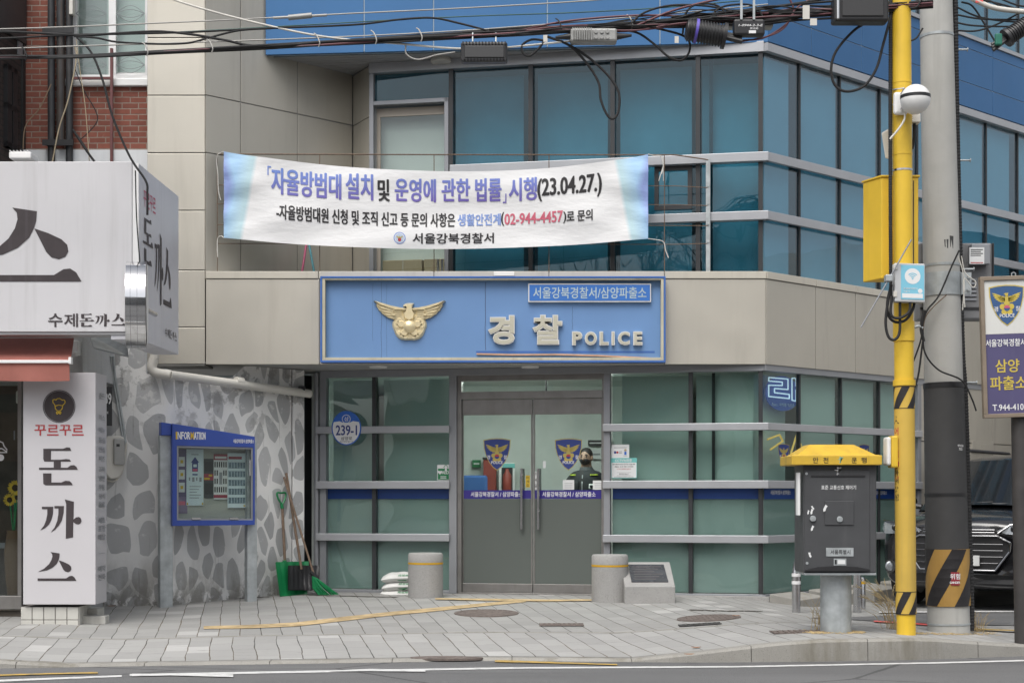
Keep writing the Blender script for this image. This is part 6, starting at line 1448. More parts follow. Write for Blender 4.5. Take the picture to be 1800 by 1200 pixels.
# steel bollards
def steel_bollard(px, py0, py1, wd, lab, cap=False):
    b_ = G(px, py1); d = b_.y-CAMY; r = wd/2*d/FPX; H = (py1-py0)*d/FPX
    t_ = thing('steel_bollard', lab, 'bollard', b_, 'steel bollards at the corner')
    mb = MB()
    if cap: mb.tube([b_-Vector((0, 0, .02)), b_+Vector((0, 0, H-.25))]+smooth_path([b_+Vector((0, 0, H-.2)), b_+Vector((.02, .02, H-.09)), b_+Vector((.10, .09, H-.015)), b_+Vector((.3, .26, H)), b_+Vector((.55, .48, H))], 6)+[b_+Vector((.75, .66, H-.08)), b_+Vector((.80, .70, H-.25)), b_+Vector((.80, .70, -.05))], r, 20)
    else: mb.lathe(b_-Vector((0, 0, .02)), [(r, 0), (r, H-.01), (r*.8, H+.015)], 24)
    mb.build('tube', M['steel'], t_, smooth=True)
    for k, zz_ in enumerate((.30, .38) if cap else (H-.08,)):
        mb = MB(); mb.lathe(b_+Vector((0, 0, zz_)), [(r+.0005, -.001), (r+.002, 0), (r+.002, .032), (r+.0005, .033)], 24); mb.build('reflective_band', M['pwhite'] if cap else M['yline'], t_, smooth=True)
steel_bollard(1399.5, 975, 1076, 15, 'arched stainless steel bollard left of the grey control cabinet', True)
steel_bollard(1514, 1013, 1070, 14.5, 'straight stainless steel bollard with a yellow band behind the grey cabinet')
# granite ramp kerb at the corner
mb = MB(); g0 = G(1343, 1073); g1 = G(1560, 1040)
for k in range(5):
    a = Vector((2.98+.55*k, -.10+.52*k, 0)); dx, dy = .727, .686; b_ = a+Vector((dx*.53, dy*.53, 0)); n = Vector((dy, -dx, 0))*.42
    h0 = .05+.02*k
    mb.add([a+Vector((0, 0, -.15)), b_+Vector((0, 0, -.15)), b_+n+Vector((0, 0, -.15)), a+n+Vector((0, 0, -.15)), a+Vector((0, 0, h0)), b_+Vector((0, 0, h0+.015)), b_+n+Vector((0, 0, h0-.03)), a+n+Vector((0, 0, h0-.05))], [(0, 1, 2, 3), (4, 7, 6, 5), (0, 4, 5, 1), (1, 5, 6, 2), (2, 6, 7, 3), (3, 7, 4, 0)])
mb.build('side_kerb', M['kerb'], kind='structure', bev=.01)
# ================================================================ yellow pole
M['poleyel'] = pbr('yellow pole paint', (.76, .50, .04), .42, 0, .07, 3, streak=.4, sscale=7, dirt=(.50, .33, .05)); M['wrapyel'] = pbr('faded yellow wrap', (.60, .40, .07), .6, 0, .08, 3, streak=.45, sscale=6, dirt=(.34, .26, .10))
pb = G(1593, 1114); PYY = pb.y; FP = FY(PYY); pt = Vector((FP.u(1583.5), PYY, FP.v(1583.5, -40)))
YP = thing('yellow_pole', 'tall yellow steel pole with striped bands at the kerb', 'pole', pb)
pr = 16.9*(PYY-CAMY)/FPX
def yp(py, off=Vector((0, 0, 0))):
    t_ = (1114-py)/(1114+40); return pb.lerp(pt, t_)+off
MB().tube([yp(1116), yp(720)], pr*.98, 32).build('lower_tube', M['poleyel'], YP, smooth=True); 
MB().tube([yp(720), yp(-40)], pr*1.0, 32).build('upper_tube', M['poleyel'], YP, smooth=True)
MB().tube([yp(1079), yp(672)], pr*1.055, 32).build('wrap', M['wrapyel'], YP, smooth=True)
MB().tube([yp(678), yp(668)], pr*1.16, 32).build('collar', M['poleyel'], YP, smooth=True)
for y in (146, 206, 272, 300):
    MB().tube([yp(y+1.6), yp(y-1.6)], pr*1.03, 32).build('band', M['steel'] if y in (300,) else M['poleyel'], YP, smooth=True)
mb = MB(); mb.tube([yp(600), yp(565)], pr*1.10, 32); mb.build('sleeve', M['poleyel'], YP, smooth=True)
def stripes(mb, f0, r, y0, y1, n, mi, base, sl):
    """slanting dark stripes wrapped round a pole (print on the band)"""
    m = 40
    for k in range(n):
        a0 = 2*math.pi*k/n; vs = []; R_ = 6
        for j in range(R_+1):
            t_ = j/R_; y = y0+(y1-y0)*t_; c = f0(y)
            for i in range(13): 
                a = a0+sl*t_+(math.pi/n)*i/12; vs.append(c+Vector((r*math.cos(a), r*math.sin(a), 0)))
        mb.add(vs, [(13*j+i, 13*j+i+1, 13*j+14+i, 13*j+13+i) for j in range(R_) for i in range(12)], mi)
for y0, y1 in ((680, 718), (1039, 1078)):
    mb = MB(); mb.tube([yp(y1), yp(y0)], pr*1.065, 32, 0); stripes(mb, yp, pr*1.09, y1, y0, 4, 1, 0, 1.1)
    for y in (y0, y1): mb.tube([yp(y+.6), yp(y-.6)], pr*1.076, 32, 1)
    mb.build('striped_band', [M['wrapyel'], M['pblack']], YP, fix=True)
def cyl_text(mb, ch, cfun, r, ang, y, s, mi, bold=.02, tilt=0):
    vs, fs = textmesh(ch, bold); xs = [q.x for q in vs]; ys = [q.y for q in vs]; ax, bx, ay, by = min(xs), max(xs), min(ys), max(ys); k = s/max(by-ay, .01)
    c = cfun(y); out = []
    for q in vs:
        x = (q.x-(ax+bx)/2)*k; z = (q.y-(ay+by)/2)*k; x, z = x*math.cos(tilt)-z*math.sin(tilt), x*math.sin(tilt)+z*math.cos(tilt)
        a = ang+x/r; out.append(c+Vector((r*math.cos(a), r*math.sin(a), z)))
    mb.add(out, fs, mi)
mb = MB()
for k, ch in enumerate('꺽히전기'): pass
for k, ch in enumerate(('A', '어', '린', '이', '보', '호')): cyl_text(mb, ch, yp, pr*1.06, math.radians(-158), 738+20*k, .07, (0, 1, 1, 1, 1, 1)[k], .02)
for k, ch in enumerate(('안', '전', '운', '행')): cyl_text(mb, ch, yp, pr*1.06, math.radians(-158), 832+14*k, .06, 0, .02)
mb.build('lettering', [M['pblack'], M['pred']], YP, fix=False)
# white button box on the pole
WB = thing('signal_button', 'white crossing button box with a yellow back on the left of the yellow pole', 'button box', yp(790, Vector((-.14, 0, 0))))
c = yp(794); mb = MB(); mb.wbox(c.x-.135, c.x-.075, c.y-.08, c.y+.08, FP.v(1565, 822), FP.v(1565, 766)); mb.build('back_box', M['poleyel'], WB, bev=.015)
mb = MB(); mb.wbox(c.x-.175, c.x-.136, c.y-.075, c.y+.075, FP.v(1565, 818), FP.v(1565, 768)); mb.build('cover', M['white'], WB, bev=.018)
# yellow equipment box behind the pole
YB = thing('yellow_box', 'tall yellow steel equipment box mounted on the back of the yellow pole', 'equipment box', yp(400, Vector((0, .2, 0))))
z0, z1 = FP.v(1560, 487), FP.v(1560, 308); xl, xm, xr_ = FY(PYY+.1).u(1527.5), FY(PYY+.1).u(1549), FY(PYY+.12).u(1613)
mb = MB(); XYf = lambda a, b, w_: Vector((a, b, w_)); mb.prism(XYf, [(xl, PYY+.34), (xm, PYY+.09), (xr_, PYY+.09), (xr_, PYY+.34)], z0, z1); mb.build('case', M['poleyel'], YB, bev=.008)
mb = MB(); mb.prism(XYf, [(xl-.012, PYY+.35), (xm-.006, PYY+.078), (xr_+.012, PYY+.078), (xr_+.012, PYY+.35)], z1+.001, z1+.018); mb.build('lid', M['poleyel'], YB, bev=.004)
mb = MB(); mb.wbox(xm+.28, xm+.288, PYY+.086, PYY+.0895, z0+.03, z1-.03); mb.build('door_seam', M['black'], YB)
# black corrugated cable along the pole
def corr(path, r, n=10, pitch=.022):
    mb = MB(); pts = [Vector(p) for p in path]; L_ = [0]
    for a, b in zip(pts, pts[1:]): L_.append(L_[-1]+(b-a).length)
    tot = L_[-1]; m = int(tot/pitch*2); out = []; rs = []; j = 0
    for i in range(m+1):
        s = tot*i/m
        while j < len(L_)-2 and s > L_[j+1]: j += 1
        out.append(pts[j].lerp(pts[j+1], (s-L_[j])/max(1e-6, L_[j+1]-L_[j]))); rs.append(r if i % 2 else r*.84)
    return mb.tube(out, rs, n)
def pfx(px, py, dy=0): return P(px, py, PYY+dy)
mb = corr(smooth_path([pfx(1566, -20, -.02), pfx(1565, 150, -.02), pfx(1565, 300, -.05), pfx(1566, 480, -.06), pfx(1567, 520, -.06)], 6), .018)
mb.build('corrugated_cable', M['blackmatt'], None, label='thin black corrugated cable running down the left side of the yellow pole', cat='cable')
CLP = thing('cable_loop', 'loop of black cables hanging under the wifi box on the yellow pole', 'cable', pfx(1590, 560, -.15))
for k, pts in enumerate((((1567, 500), (1560, 530), (1562, 555), (1575, 566), (1592, 562), (1604, 545), (1608, 528)), ((1566, 500), (1557, 560), (1561, 590), (1572, 597), (1581, 585), (1582, 555), (1582, 530)), ((1568, 520), (1566, 552), (1580, 559), (1598, 548), (1600, 528)))):
    MB().tube(smooth_path([pfx(a, b, -.14-.02*k) for a, b in pts], 6), .0125, 8).build('cable', M['blackmatt'], CLP, smooth=True)
# wifi box
WF = thing('wifi_box', 'grey box with a sky blue wifi sticker strapped to the yellow pole', 'wifi box', pfx(1600, 530, -.2))
FW = Pl(0, PYY-.2, 1, 0); a = FW.r(1573, 462, 1626, 530); sk = .05
FWt = lambda u, v, w_=0: Vector((u, PYY-.2-w_, v+(u-a[0])*-.03))
mb = MB(); mb.box(FWt, *a, -.10, .0); mb.build('box', pbr('light grey plastic', (.52, .53, .54), .5), WF, bev=.008)
for v0 in (lerp(a[2], a[3], .12), lerp(a[2], a[3], .82)): mb = MB(); mb.box(FWt, a[0]-.012, a[0]+.02, v0, v0+.05, -.03, .006); mb.build('hinge', M['offwhite'], WF, bev=.003)
M['skyblue'] = pbr('sky blue sticker', (.22, .55, .70), .4, 0, .02)
mb = MB(); e = (lerp(a[0], a[1], .20), lerp(a[0], a[1], .97), lerp(a[2], a[3], .07), lerp(a[2], a[3], .95)); mb.box(FWt, *e, .001, .003, 0)
cu, cv = (e[0]+e[1])/2, lerp(e[2], e[3], .68); mb.disc(FWt, cu, cv, .068, .003, .004, 1, 32)
for k in range(3): mb.ring(FWt, cu, cv-.025, .014+.016*k, .022+.016*k, .004, .005, 0, 14, math.radians(45), math.radians(135))
mb.disc(FWt, cu, cv-.022, .007, .004, .005, 0, 12); mb.box(FWt, e[0]+.01, e[1]-.012, e[2]+.012, e[2]+.05, .003, .004, 1)
mb.text('공공와이파이', FWt, e[0]+.02, e[1]-.06, e[2]+.085, e[2]+.102, .0042, 1, .02); mb.text('서울시', FWt, e[0]+.02, e[0]+.075, e[2]+.062, e[2]+.075, .0042, 1, .02); mb.disc(FWt, e[1]-.035, e[2]+.075, .02, .003, .0042, 1, 18)
mb.build('sticker', [M['skyblue'], M['pwhite']], WF)
# white ball camera
BC_ = thing('ball_camera', 'white ball shaped camera with a black band on the yellow pole', 'camera', pfx(1609, 200, -.25)); c = pfx(1609, 175, -.25); r = 26*(c.y-CAMY)/FPX
MB().sphere(c, r, 0, 32, 20).build('ball', M['white'], BC_, smooth=True)
mb = MB(); mb.lathe(c, [(r*.95, .004), (r*1.008, .006), (r*1.008, .034), (r*.95, .036)], 36); mb.build('band', M['black'], BC_, smooth=True)
mb = MB(); mb.box(FY(c.y+.12), c.x-.155, c.x-.03, c.z-.10, c.z+.10, -.05, .0); mb.build('bracket', M['white'], BC_, bev=.045)
mb = MB()
for k in (-.06, .075): mb.tube([yp(175, Vector((-.092, -.04, k))), yp(175, Vector((0, -.095, k))), c+Vector((-.10, .1, k))], .007, 6)
mb.build('strap', M['steel'], BC_)
MB().tube(smooth_path([c+Vector((-.07, .08, -.10)), c+Vector((-.08, .06, -.16)), c+Vector((-.13, .05, -.24)), c+Vector((-.205, .06, -.33))], 6), .009, 8).build('cable', M['offwhite'], BC_, smooth=True)
# small white horn antenna at the back
HA = thing('panel_antenna', 'small off white wedge antenna behind the yellow pole', 'antenna', pfx(1558, 270, .2)); mb = MB()
p8 = [(1549, 234), (1566, 224), (1568, 280), (1556, 279)]; mb.add([pfx(x, y, .15) for x, y in p8]+[pfx(x+4, y, .28) for x, y in p8], [(0, 1, 2, 3), (7, 6, 5, 4), (0, 4, 5, 1), (1, 5, 6, 2), (2, 6, 7, 3), (3, 7, 4, 0)]); mb.build('body', M['offwhite'], HA, bev=.01)
MB().tube([pfx(1560, 250, .22), pfx(1580, 250, .05)], .012, 8).build('arm', M['steel'], HA)
SBX = thing('small_white_box', 'small white junction box on the right side of the yellow pole under the ball camera', 'box', pfx(1610, 215, .1)); mb = MB(); mb.wbox(pfx(1600, 0, .05).x, pfx(1616, 0, .05).x, PYY, PYY+.1, FP.v(1600, 215), FP.v(1600, 200)); mb.build('body', M['offwhite'], SBX, bev=.006)
MB().tube(smooth_path([pfx(1607, 215, .05), pfx(1607, 240, .05), pfx(1603, 262, .06)], 4), .014, 8).build('cable', M['blackmatt'], SBX, smooth=True)
# rod antenna
RA = thing('rod_antenna', 'thin black rod antenna slanting across the yellow pole above the wifi box', 'antenna', pfx(1562, 490, -.2))
MB().tube([pfx(1602, 421, -.25), pfx(1560, 495, -.22), pfx(1513.5, 575, -.2)], .0065, 8).build('rod', M['aluframe'], RA, smooth=True)
mb = MB(); c = pfx(1562, 489, -.21); mb.wbox(c.x-.03, c.x+.03, c.y-.03, c.y+.05, c.z-.03, c.z+.03); mb.build('clamp', M['galv'], RA, bev=.008)
# ================================================================ concrete pole
cpb = G(1668, 1111); QY = cpb.y; FQ = FY(QY); cpt = Vector((FQ.u(1644.5), QY, FQ.v(1644, -40)))
M['concrete'] = pbr('weathered concrete pole', (.44, .437, .415), .85, 0, .10, 2.2, bump=.3, bs=70, streak=.55, sscale=5, dirt=(.30, .295, .28)); M['wrapgrey'] = pbr('dark grey rubber wrap', (.055, .055, .056), .7, 0, .12, 3, bump=.3, bs=90)
CP = thing('concrete_pole', 'thick concrete utility pole with a dark grey wrap and striped danger band', 'pole', cpb)
def cp(py, off=Vector((0, 0, 0))): return cpb.lerp(cpt, (1111-py)/1151)+off
def cr(py): return lerp(36.5, 28.0, (1111-py)/1111)*(QY-CAMY)/FPX
MB().tube([cp(1116), cp(700), cp(300), cp(-40)], [cr(1116), cr(700), cr(300), cr(-40)], 40).build('shaft', M['concrete'], CP, smooth=True)
MB().tube([cp(966), cp(676)], [cr(966)*1.05, cr(676)*1.05], 40).build('rubber_wrap', M['wrapgrey'], CP, smooth=True)
mb = MB(); mb.tube([cp(682), cp(673)], cr(676)*1.075, 40); mb.tube([cp(872), cp(866)], cr(870)*1.068, 40); mb.build('wrap_strap', M['black'], CP, smooth=True)
M['tan'] = pbr('faded orange reflective band', (.40, .235, .06), .55, 0, .12, 5, streak=.3, sscale=6)
mb = MB(); mb.tube([cp(1063), cp(964)], cr(1010)*1.068, 40, 0); rs_ = cr(1010)*1.082
stripes(mb, cp, rs_, 1063, 964, 4, 1, 0, 1.5); mb.build('danger_band', [M['tan'], M['pblack']], CP)
mb = MB(); n = 10; aa = [math.radians(-90-0+(i-n/2)/n*2*14) for i in range(n+1)]
def cylf(a, py, k): c = cp(py); return c+Vector((cr(1010)*k*math.cos(a), cr(1010)*k*math.sin(a), 0))
mb.grid(lambda a, py: cylf(a, py, 1.10), [math.radians(-90+i*2.2-8) for i in range(11)], [1026, 1003], 0); mb.build('danger_plate', pbr('dark red plate', (.30, .035, .05), .45), CP, fix=False)
mb = MB()
for ch, ang in (('위', -95), ('험', -81)): cyl_text(mb, ch, cp, cr(1010)*1.106, math.radians(ang+1), 1010.5, .052, 0, .02)
for i, ch in enumerate('DANGER'): cyl_text(mb, ch, cp, cr(1010)*1.106, math.radians(-98+4.3*i), 1021, .020, 0, .03)
mb.build('danger_lettering', M['pwhite'], CP, fix=False)
mb = MB()
for i, ch in enumerate('97020'): cyl_text(mb, ch, cp, cr(784)*1.062, math.radians(-68+4.5*i), 784, .022, 0, .02)
for i, ch in enumerate('702'): cyl_text(mb, ch, cp, cr(784)*1.062, math.radians(-64+4.5*i), 790, .022, 0, .02)
mb.build('stencil', M['pwhite'], CP, fix=False)
for y, h_ in ((65, 2.2), (467, 2.2), (1095, 1.5)): MB().tube([cp(y+h_), cp(y-h_)], cr(y)*1.03, 40).build('steel_strap', M['galv'], CP, smooth=True)
mb = MB(); mb.tube([cp(521), cp(481)], cr(500)*1.06, 40); mb.wbox(cp(500).x+cr(500)*.88, cp(500).x+cr(500)*1.42, QY-.12, QY-.1, FQ.v(1690, 520), FQ.v(1690, 482)); mb.build('clamp_band', M['galv'], CP, smooth=True)
for y in (490, 512): mb = MB(); mb.lathe(Vector((cp(500).x+cr(500)*1.25, QY-.12, FQ.v(1690, y))), [(.016, 0), (.016, .02)], 6, 0, (0, -1, 0)); mb.build('bolt', M['galv'], CP)
for y, xx in ((87.5, 1701), (282, 1706), (473, 1712), (672, 1717)): 
    mb = MB(); a = cp(y); mb.tube([a, P(xx, y, QY)], .009, 8); mb.tube([P(xx-1, y, QY), P(xx, y, QY)], .02, 8); mb.build('step_bolt', M['galv'], CP, smooth=True)
mb = MB(); 
for sg in (-1, 1):
    mb.add([cp(432)+Vector((cr(432)*1.004*math.cos(a), cr(432)*1.004*math.sin(a), h_)) for a, h_ in [(math.radians(-80+sg*9-7), .06*sg*.3+.05), (math.radians(-80+sg*9+7), .05*sg*.3+.05), (math.radians(-80+sg*9+6), -.05), (math.radians(-80+sg*9-5), -.035)]], [(0, 1, 2, 3)])
mb.build('painted_mark', M['wrapgrey'], CP, fix=False)
mb = corr(smooth_path([P(1679, -20, QY), P(1681, 150, QY), P(1684, 300, QY), P(1688, 470, QY-.05), P(1692, 620, QY-.05), P(1697, 700, QY-.05), P(1703, 900, QY-.05), P(1708, 1060, QY-.05), P(1708, 1108, QY-.05)], 8), .027, 12, .03)
mb.build('corrugated_conduit', M['blackmatt'], None, smooth=False, label='thick black corrugated conduit running down the right side of the concrete pole', cat='conduit')
LT_ = thing('loose_cable', 'tangle of loose black and white wires tied round the concrete pole', 'wires', P(1640, 560, QY-.25))
for pts, r, mt in ((((1686, 440), (1672, 470), (1650, 520), (1630, 545), (1622, 570), (1618, 600), (1600, 650)), .008, 'blackmatt'), (((1622, 580), (1626, 620), (1650, 650), (1690, 668), (1708, 700), (1716, 722)), .008, 'blackmatt'), (((1690, 450), (1697, 480), (1715, 495), (1710, 505), (1694, 490), (1696, 540)), .005, 'rope'), (((1684, 450), (1692, 475), (1695, 500), (1692, 545)), .005, 'rope'), (((1664, 518), (1640, 540), (1626, 560), (1622, 590)), .005, 'rust'), (((1625, 545), (1619, 575), (1624, 600)), .014, 'black'), (((1608, 575), (1615, 573), (1622, 577)), .014, 'galv'), (((1604, 690), (1614, 660), (1622, 600)), .009, 'blackmatt')):
    MB().tube(smooth_path([P(a, b, QY-.24) for a, b in pts], 6), r, 8).build('wire', M[mt], LT_, smooth=True)
# grey meter cabinet behind the concrete pole
GB = thing('grey_cabinet', 'grey louvred steel meter cabinet hung behind the concrete pole', 'cabinet', P(1690, 560, QY+.3)); FG = FY(QY+.2)
a = FG.r(1617, 427, 1744, 561); mb = MB(); mb.wbox(a[0], a[1], QY+.2, QY+.42, a[2], a[3]); mb.build('case', pbr('mid grey steel', (.20, .20, .205), .5, 0, .08, 3), GB, bev=.015)
mb = MB(); mb.wbox(a[1]+.001, a[1]+.02, QY+.2, QY+.42, a[2]+.1, a[3]-.0); mb.build('dark_edge', M['black'], GB, bev=.005)
b2 = FG.r(1702, 432, 1734, 467); mb = MB(); mb.wbox(b2[0], b2[1], QY+.09, QY+.199, b2[2], b2[3]); mb.build('meter_box', M['aluframe'], GB, bev=.006)
mb = MB(); FGb = Pl(0, QY+.09, 1, 0); b3 = FGb.r(1704, 435, 1730, 464); mb.box(FGb, *b3, .001, .003, 0)
for k in range(6): mb.box(FGb, b3[0]+.01, b3[1]-.012-.02*(k % 2), b3[3]-.025-.018*k-.05*(k > 3), b3[3]-.017-.018*k-.05*(k > 3), .003, .004, 1 if k != 4 else 2)
mb.build('label', [M['paper'], M['black'], M['pred']], GB)
for k in range(6): y = 490+7*k; b4 = FG.r(1694, y, 1716, y+3.5); mb = MB(); mb.box(FG, *b4, .0, .012); mb.build('louvre', M['aluframe'], GB, bev=.003)
mb = MB(); b4 = FG.r(1617, 540, 1744, 544); mb.box(FG, *b4, .0, .01); mb.build('seam', M['black'], GB)
# ================================================================ police banner sign on a dark post at the right edge
PSY = -4.55; FS2 = FY(PSY); ps = G(1792, 1128)
PS = thing('station_sign', 'white and violet framed police sign with a shield on a dark post at right', 'sign', (FS2.u(1795), PSY, ps.z))
ua, ub, va, vb = FS2.r(1729, 487, 1866, 735); tl = .035
FT_ = lambda u, v, w_=0: Vector((u, PSY-w_+.0*u, v+(u-ua)*tl+(v-va)*0+0))
shx = lambda u, v: u-(v-va)*.03
FTs = lambda u, v, w_=0: Vector((u-(v-va)*.03, PSY-w_, v+(u-ua)*tl))
M['bronze'] = pbr('bronze frame', (.26, .21, .16), .5, .2, .15, 5); M['violet'] = pbr('faded violet sheet', (.085, .075, .17), .6, 0, .10, 2, streak=.3, sscale=5, dirt=(.15, .14, .23)); M['sheetwhite'] = pbr('off white sheet', (.66, .66, .63), .6, 0, .03, 2, streak=.15)
mb = MB(); b_ = .035
for q in ((ua, ub, va, va+b_), (ua, ub, vb-b_, vb), (ua, ua+b_, va+b_, vb-b_), (ub-b_, ub, va+b_, vb-b_)): mb.box(FTs, *q, -.04, .02)
mb.build('frame', M['bronze'], PS, bev=.004)
vm = lerp(va, vb, 1-(588-487)/248); mb = MB(); mb.box(FTs, ua+b_, ub-b_, vm, vb-b_, -.03, .005); mb.build('white_sheet', M['sheetwhite'], PS); mb = MB(); mb.box(FTs, ua+b_, ub-b_, va+b_, vm-.002, -.03, .0045); mb.build('violet_sheet', M['violet'], PS)
mb = MB(); M['shieldblue'] = pbr('faded shield blue', (.04, .10, .24), .6); M['ygold'] = pbr('faded yellow print', (.58, .45, .08), .6)
sc_ = FS2.u(1797)-FS2.u(1735); emblem(mb, FTs, FS2.u(1766)+.045, FS2.v(1766, 537), sc_*1.0, .008); mb.build('shield_emblem', [M['shieldblue'], M['ygold'], M['pwhite'], M['ppink']], PS, fix=False)
def pst(t_, x0, x1, y0, y1, mi, bold=.03): 
    mb = MB(); mb.text(t_, FTs, FS2.u(x0), FS2.u(x1), FS2.v((x0+x1)/2, y1)-(FS2.u(x0)-ua)*tl, FS2.v((x0+x1)/2, y0)-(FS2.u(x0)-ua)*tl, .007, 0, bold); mb.build('lettering', M['pwhite'] if mi == 0 else M['ygold'], PS, fix=False)
pst('서울강북경찰서', 1736, 1806, 597, 610, 0); pst('삼양', 1752, 1794, 632, 655, 1, .035); pst('파출소', 1742, 1806, 662, 686, 1, .035); pst('T.944-4102', 1745, 1806, 711, 722, 0, .02)
M['postdark'] = pbr('dark brown grey post', (.05, .046, .045), .55, 0, .2, 6)
mb = MB(); pp = FS2.u(1796); pz = G(1796, 1128); mb.tube([Vector((pp+.05, PSY+.10, pz.z-.1)), Vector((pp-.0, PSY+.10, vb-.1))], .075, 28); mb.build('post', M['postdark'], PS, smooth=True)
mb = MB(); mb.ring(FTs, FS2.u(1781)+.04, vb+.012, .015, .022, -.005, .005, 0, 14); mb.build('hook', M['galv'], PS)
# ================================================================ black SUV
fc0 = P(1682, 1060, -.72); an = math.radians(33); CD_ = Vector((math.sin(an), math.cos(an), 0)); CPx = Vector((math.cos(an), -math.sin(an), 0)); cz = -.09
def CW(x, y, z): return Vector((fc0.x, fc0.y, cz))+CPx*x+CD_*y+Vector((0, 0, z))
SU = thing('black_suv', 'black sport utility vehicle with a chrome trimmed grille parked beside the station', 'car', CW(0, 2.3, 0))
M['carpaint'] = pbr('black car paint', (.010, .010, .012), .22, 0, .05, 3, coat=1.0); M['chrome'] = pbr('chrome trim', (.30, .30, .31), .18, 1, .02); M['carglass'] = pbr('dark windscreen glass', (.012, .014, .016), .03, 0, .02, coat=.2); M['lamp_clear'] = pbr('clear headlamp', (.30, .32, .34), .12, .3, .2, 20, coat=1); M['tyre'] = pbr('tyre rubber', (.018, .018, .018), .85); M['slatdark'] = pbr('dark chrome', (.10, .10, .105), .25, .6, .02); M['grille'] = pbr('black grille mesh', (.012, .012, .013), .5, 0, .2, 40)
prof = [(0.00, .86, .30, .55, .80, .90), (.06, .92, .24, .55, .88, 1.00), (.18, .965, .21, .55, .93, 1.055), (.40, .985, .22, .55, .97, 1.085), (.80, .995, .24, .55, 1.00, 1.12), (1.25, 1.0, .24, .56, 1.02, 1.15), (2.2, 1.0, .24, .57, 1.04, 1.17), (3.4, 1.0, .24, .58, 1.06, 1.19), (4.4, .99, .26, .60, 1.08, 1.20), (4.9, .95, .34, .62, 1.05, 1.16), (5.15, .88, .42, .62, .98, 1.05)]
def section(y, hw, zb, zm, zs, zt):
    h = [(0, zb), (hw*.80, zb), (hw*.96, zb+.10), (hw, zm), (hw*.985, zs-.10), (hw*.93, zs), (hw*.80, zs+.35*(zt-zs)), (hw*.45, zt-.012), (0, zt)]
    bow = lambda x: y+(.16 if y < .3 else .10*max(0, 1-y))*(x/hw)**2*(1 if y < 1 else 0)
    full = h+[(-x, z) for x, z in h[-2:0:-1]]
    return [CW(x, bow(x), z) for x, z in full]
mb = MB(); secs = [section(*p_) for p_ in prof]; k = len(secs[0])
vs = [v for s in secs for v in s]; fs = [(i*k+j, i*k+(j+1) % k, (i+1)*k+(j+1) % k, (i+1)*k+j) for i in range(len(secs)-1) for j in range(k)]+[tuple(range(k)), tuple(range((len(secs)-1)*k, len(secs)*k))]
mb.add(vs, fs); bd = mb.build('body', M['carpaint'], SU, smooth=True); sm = bd.modifiers.new('sub', 'SUBSURF'); sm.levels = sm.render_levels = 2
mb = MB(); gh = [(1.25, .83, 1.10, .85), (2.05, .66, 1.70, .70), (2.6, .64, 1.76, .68), (3.6, .64, 1.76, .68), (4.5, .62, 1.70, .66), (4.98, .70, 1.15, .74)]
rows_ = []
for y, ht, zt, hb in gh: rows_.append([CW(-hb-.20*(zt > 1.2), y, 1.08), CW(-ht, y, zt-.03*(zt > 1.2)), CW(-ht*.55, y-.06, zt+.02), CW(0, y-.09, zt+.03), CW(ht*.55, y-.06, zt+.02), CW(ht, y, zt-.03*(zt > 1.2)), CW(hb+.20*(zt > 1.2), y, 1.08)])
k = 7; vs = [v for s in rows_ for v in s]; mb.add(vs, [(i*k+j, i*k+j+1, (i+1)*k+j+1, (i+1)*k+j) for i in range(5) for j in range(6)]+[tuple(range(7)), tuple(range(35, 42))]); rf_ = mb.build('cabin', M['carpaint'], SU, smooth=True)
def on(i, j, s, t_): # point on the windscreen between roof rows 0 and 1
    return None
ws = lambda s, t_: CW(lerp(-.74, .74, s)*lerp(1, .80, t_), lerp(1.22, 1.96, t_)-.075*(1-(2*s-1)**2)-.03, lerp(1.125, 1.665, t_)+.035*(1-(2*s-1)**2)+.012)
mb = MB(); mb.grid(ws, [i/12 for i in range(13)], [i/6 for i in range(7)]); mb.build('windscreen', M['carglass'], SU, smooth=True, fix=False)
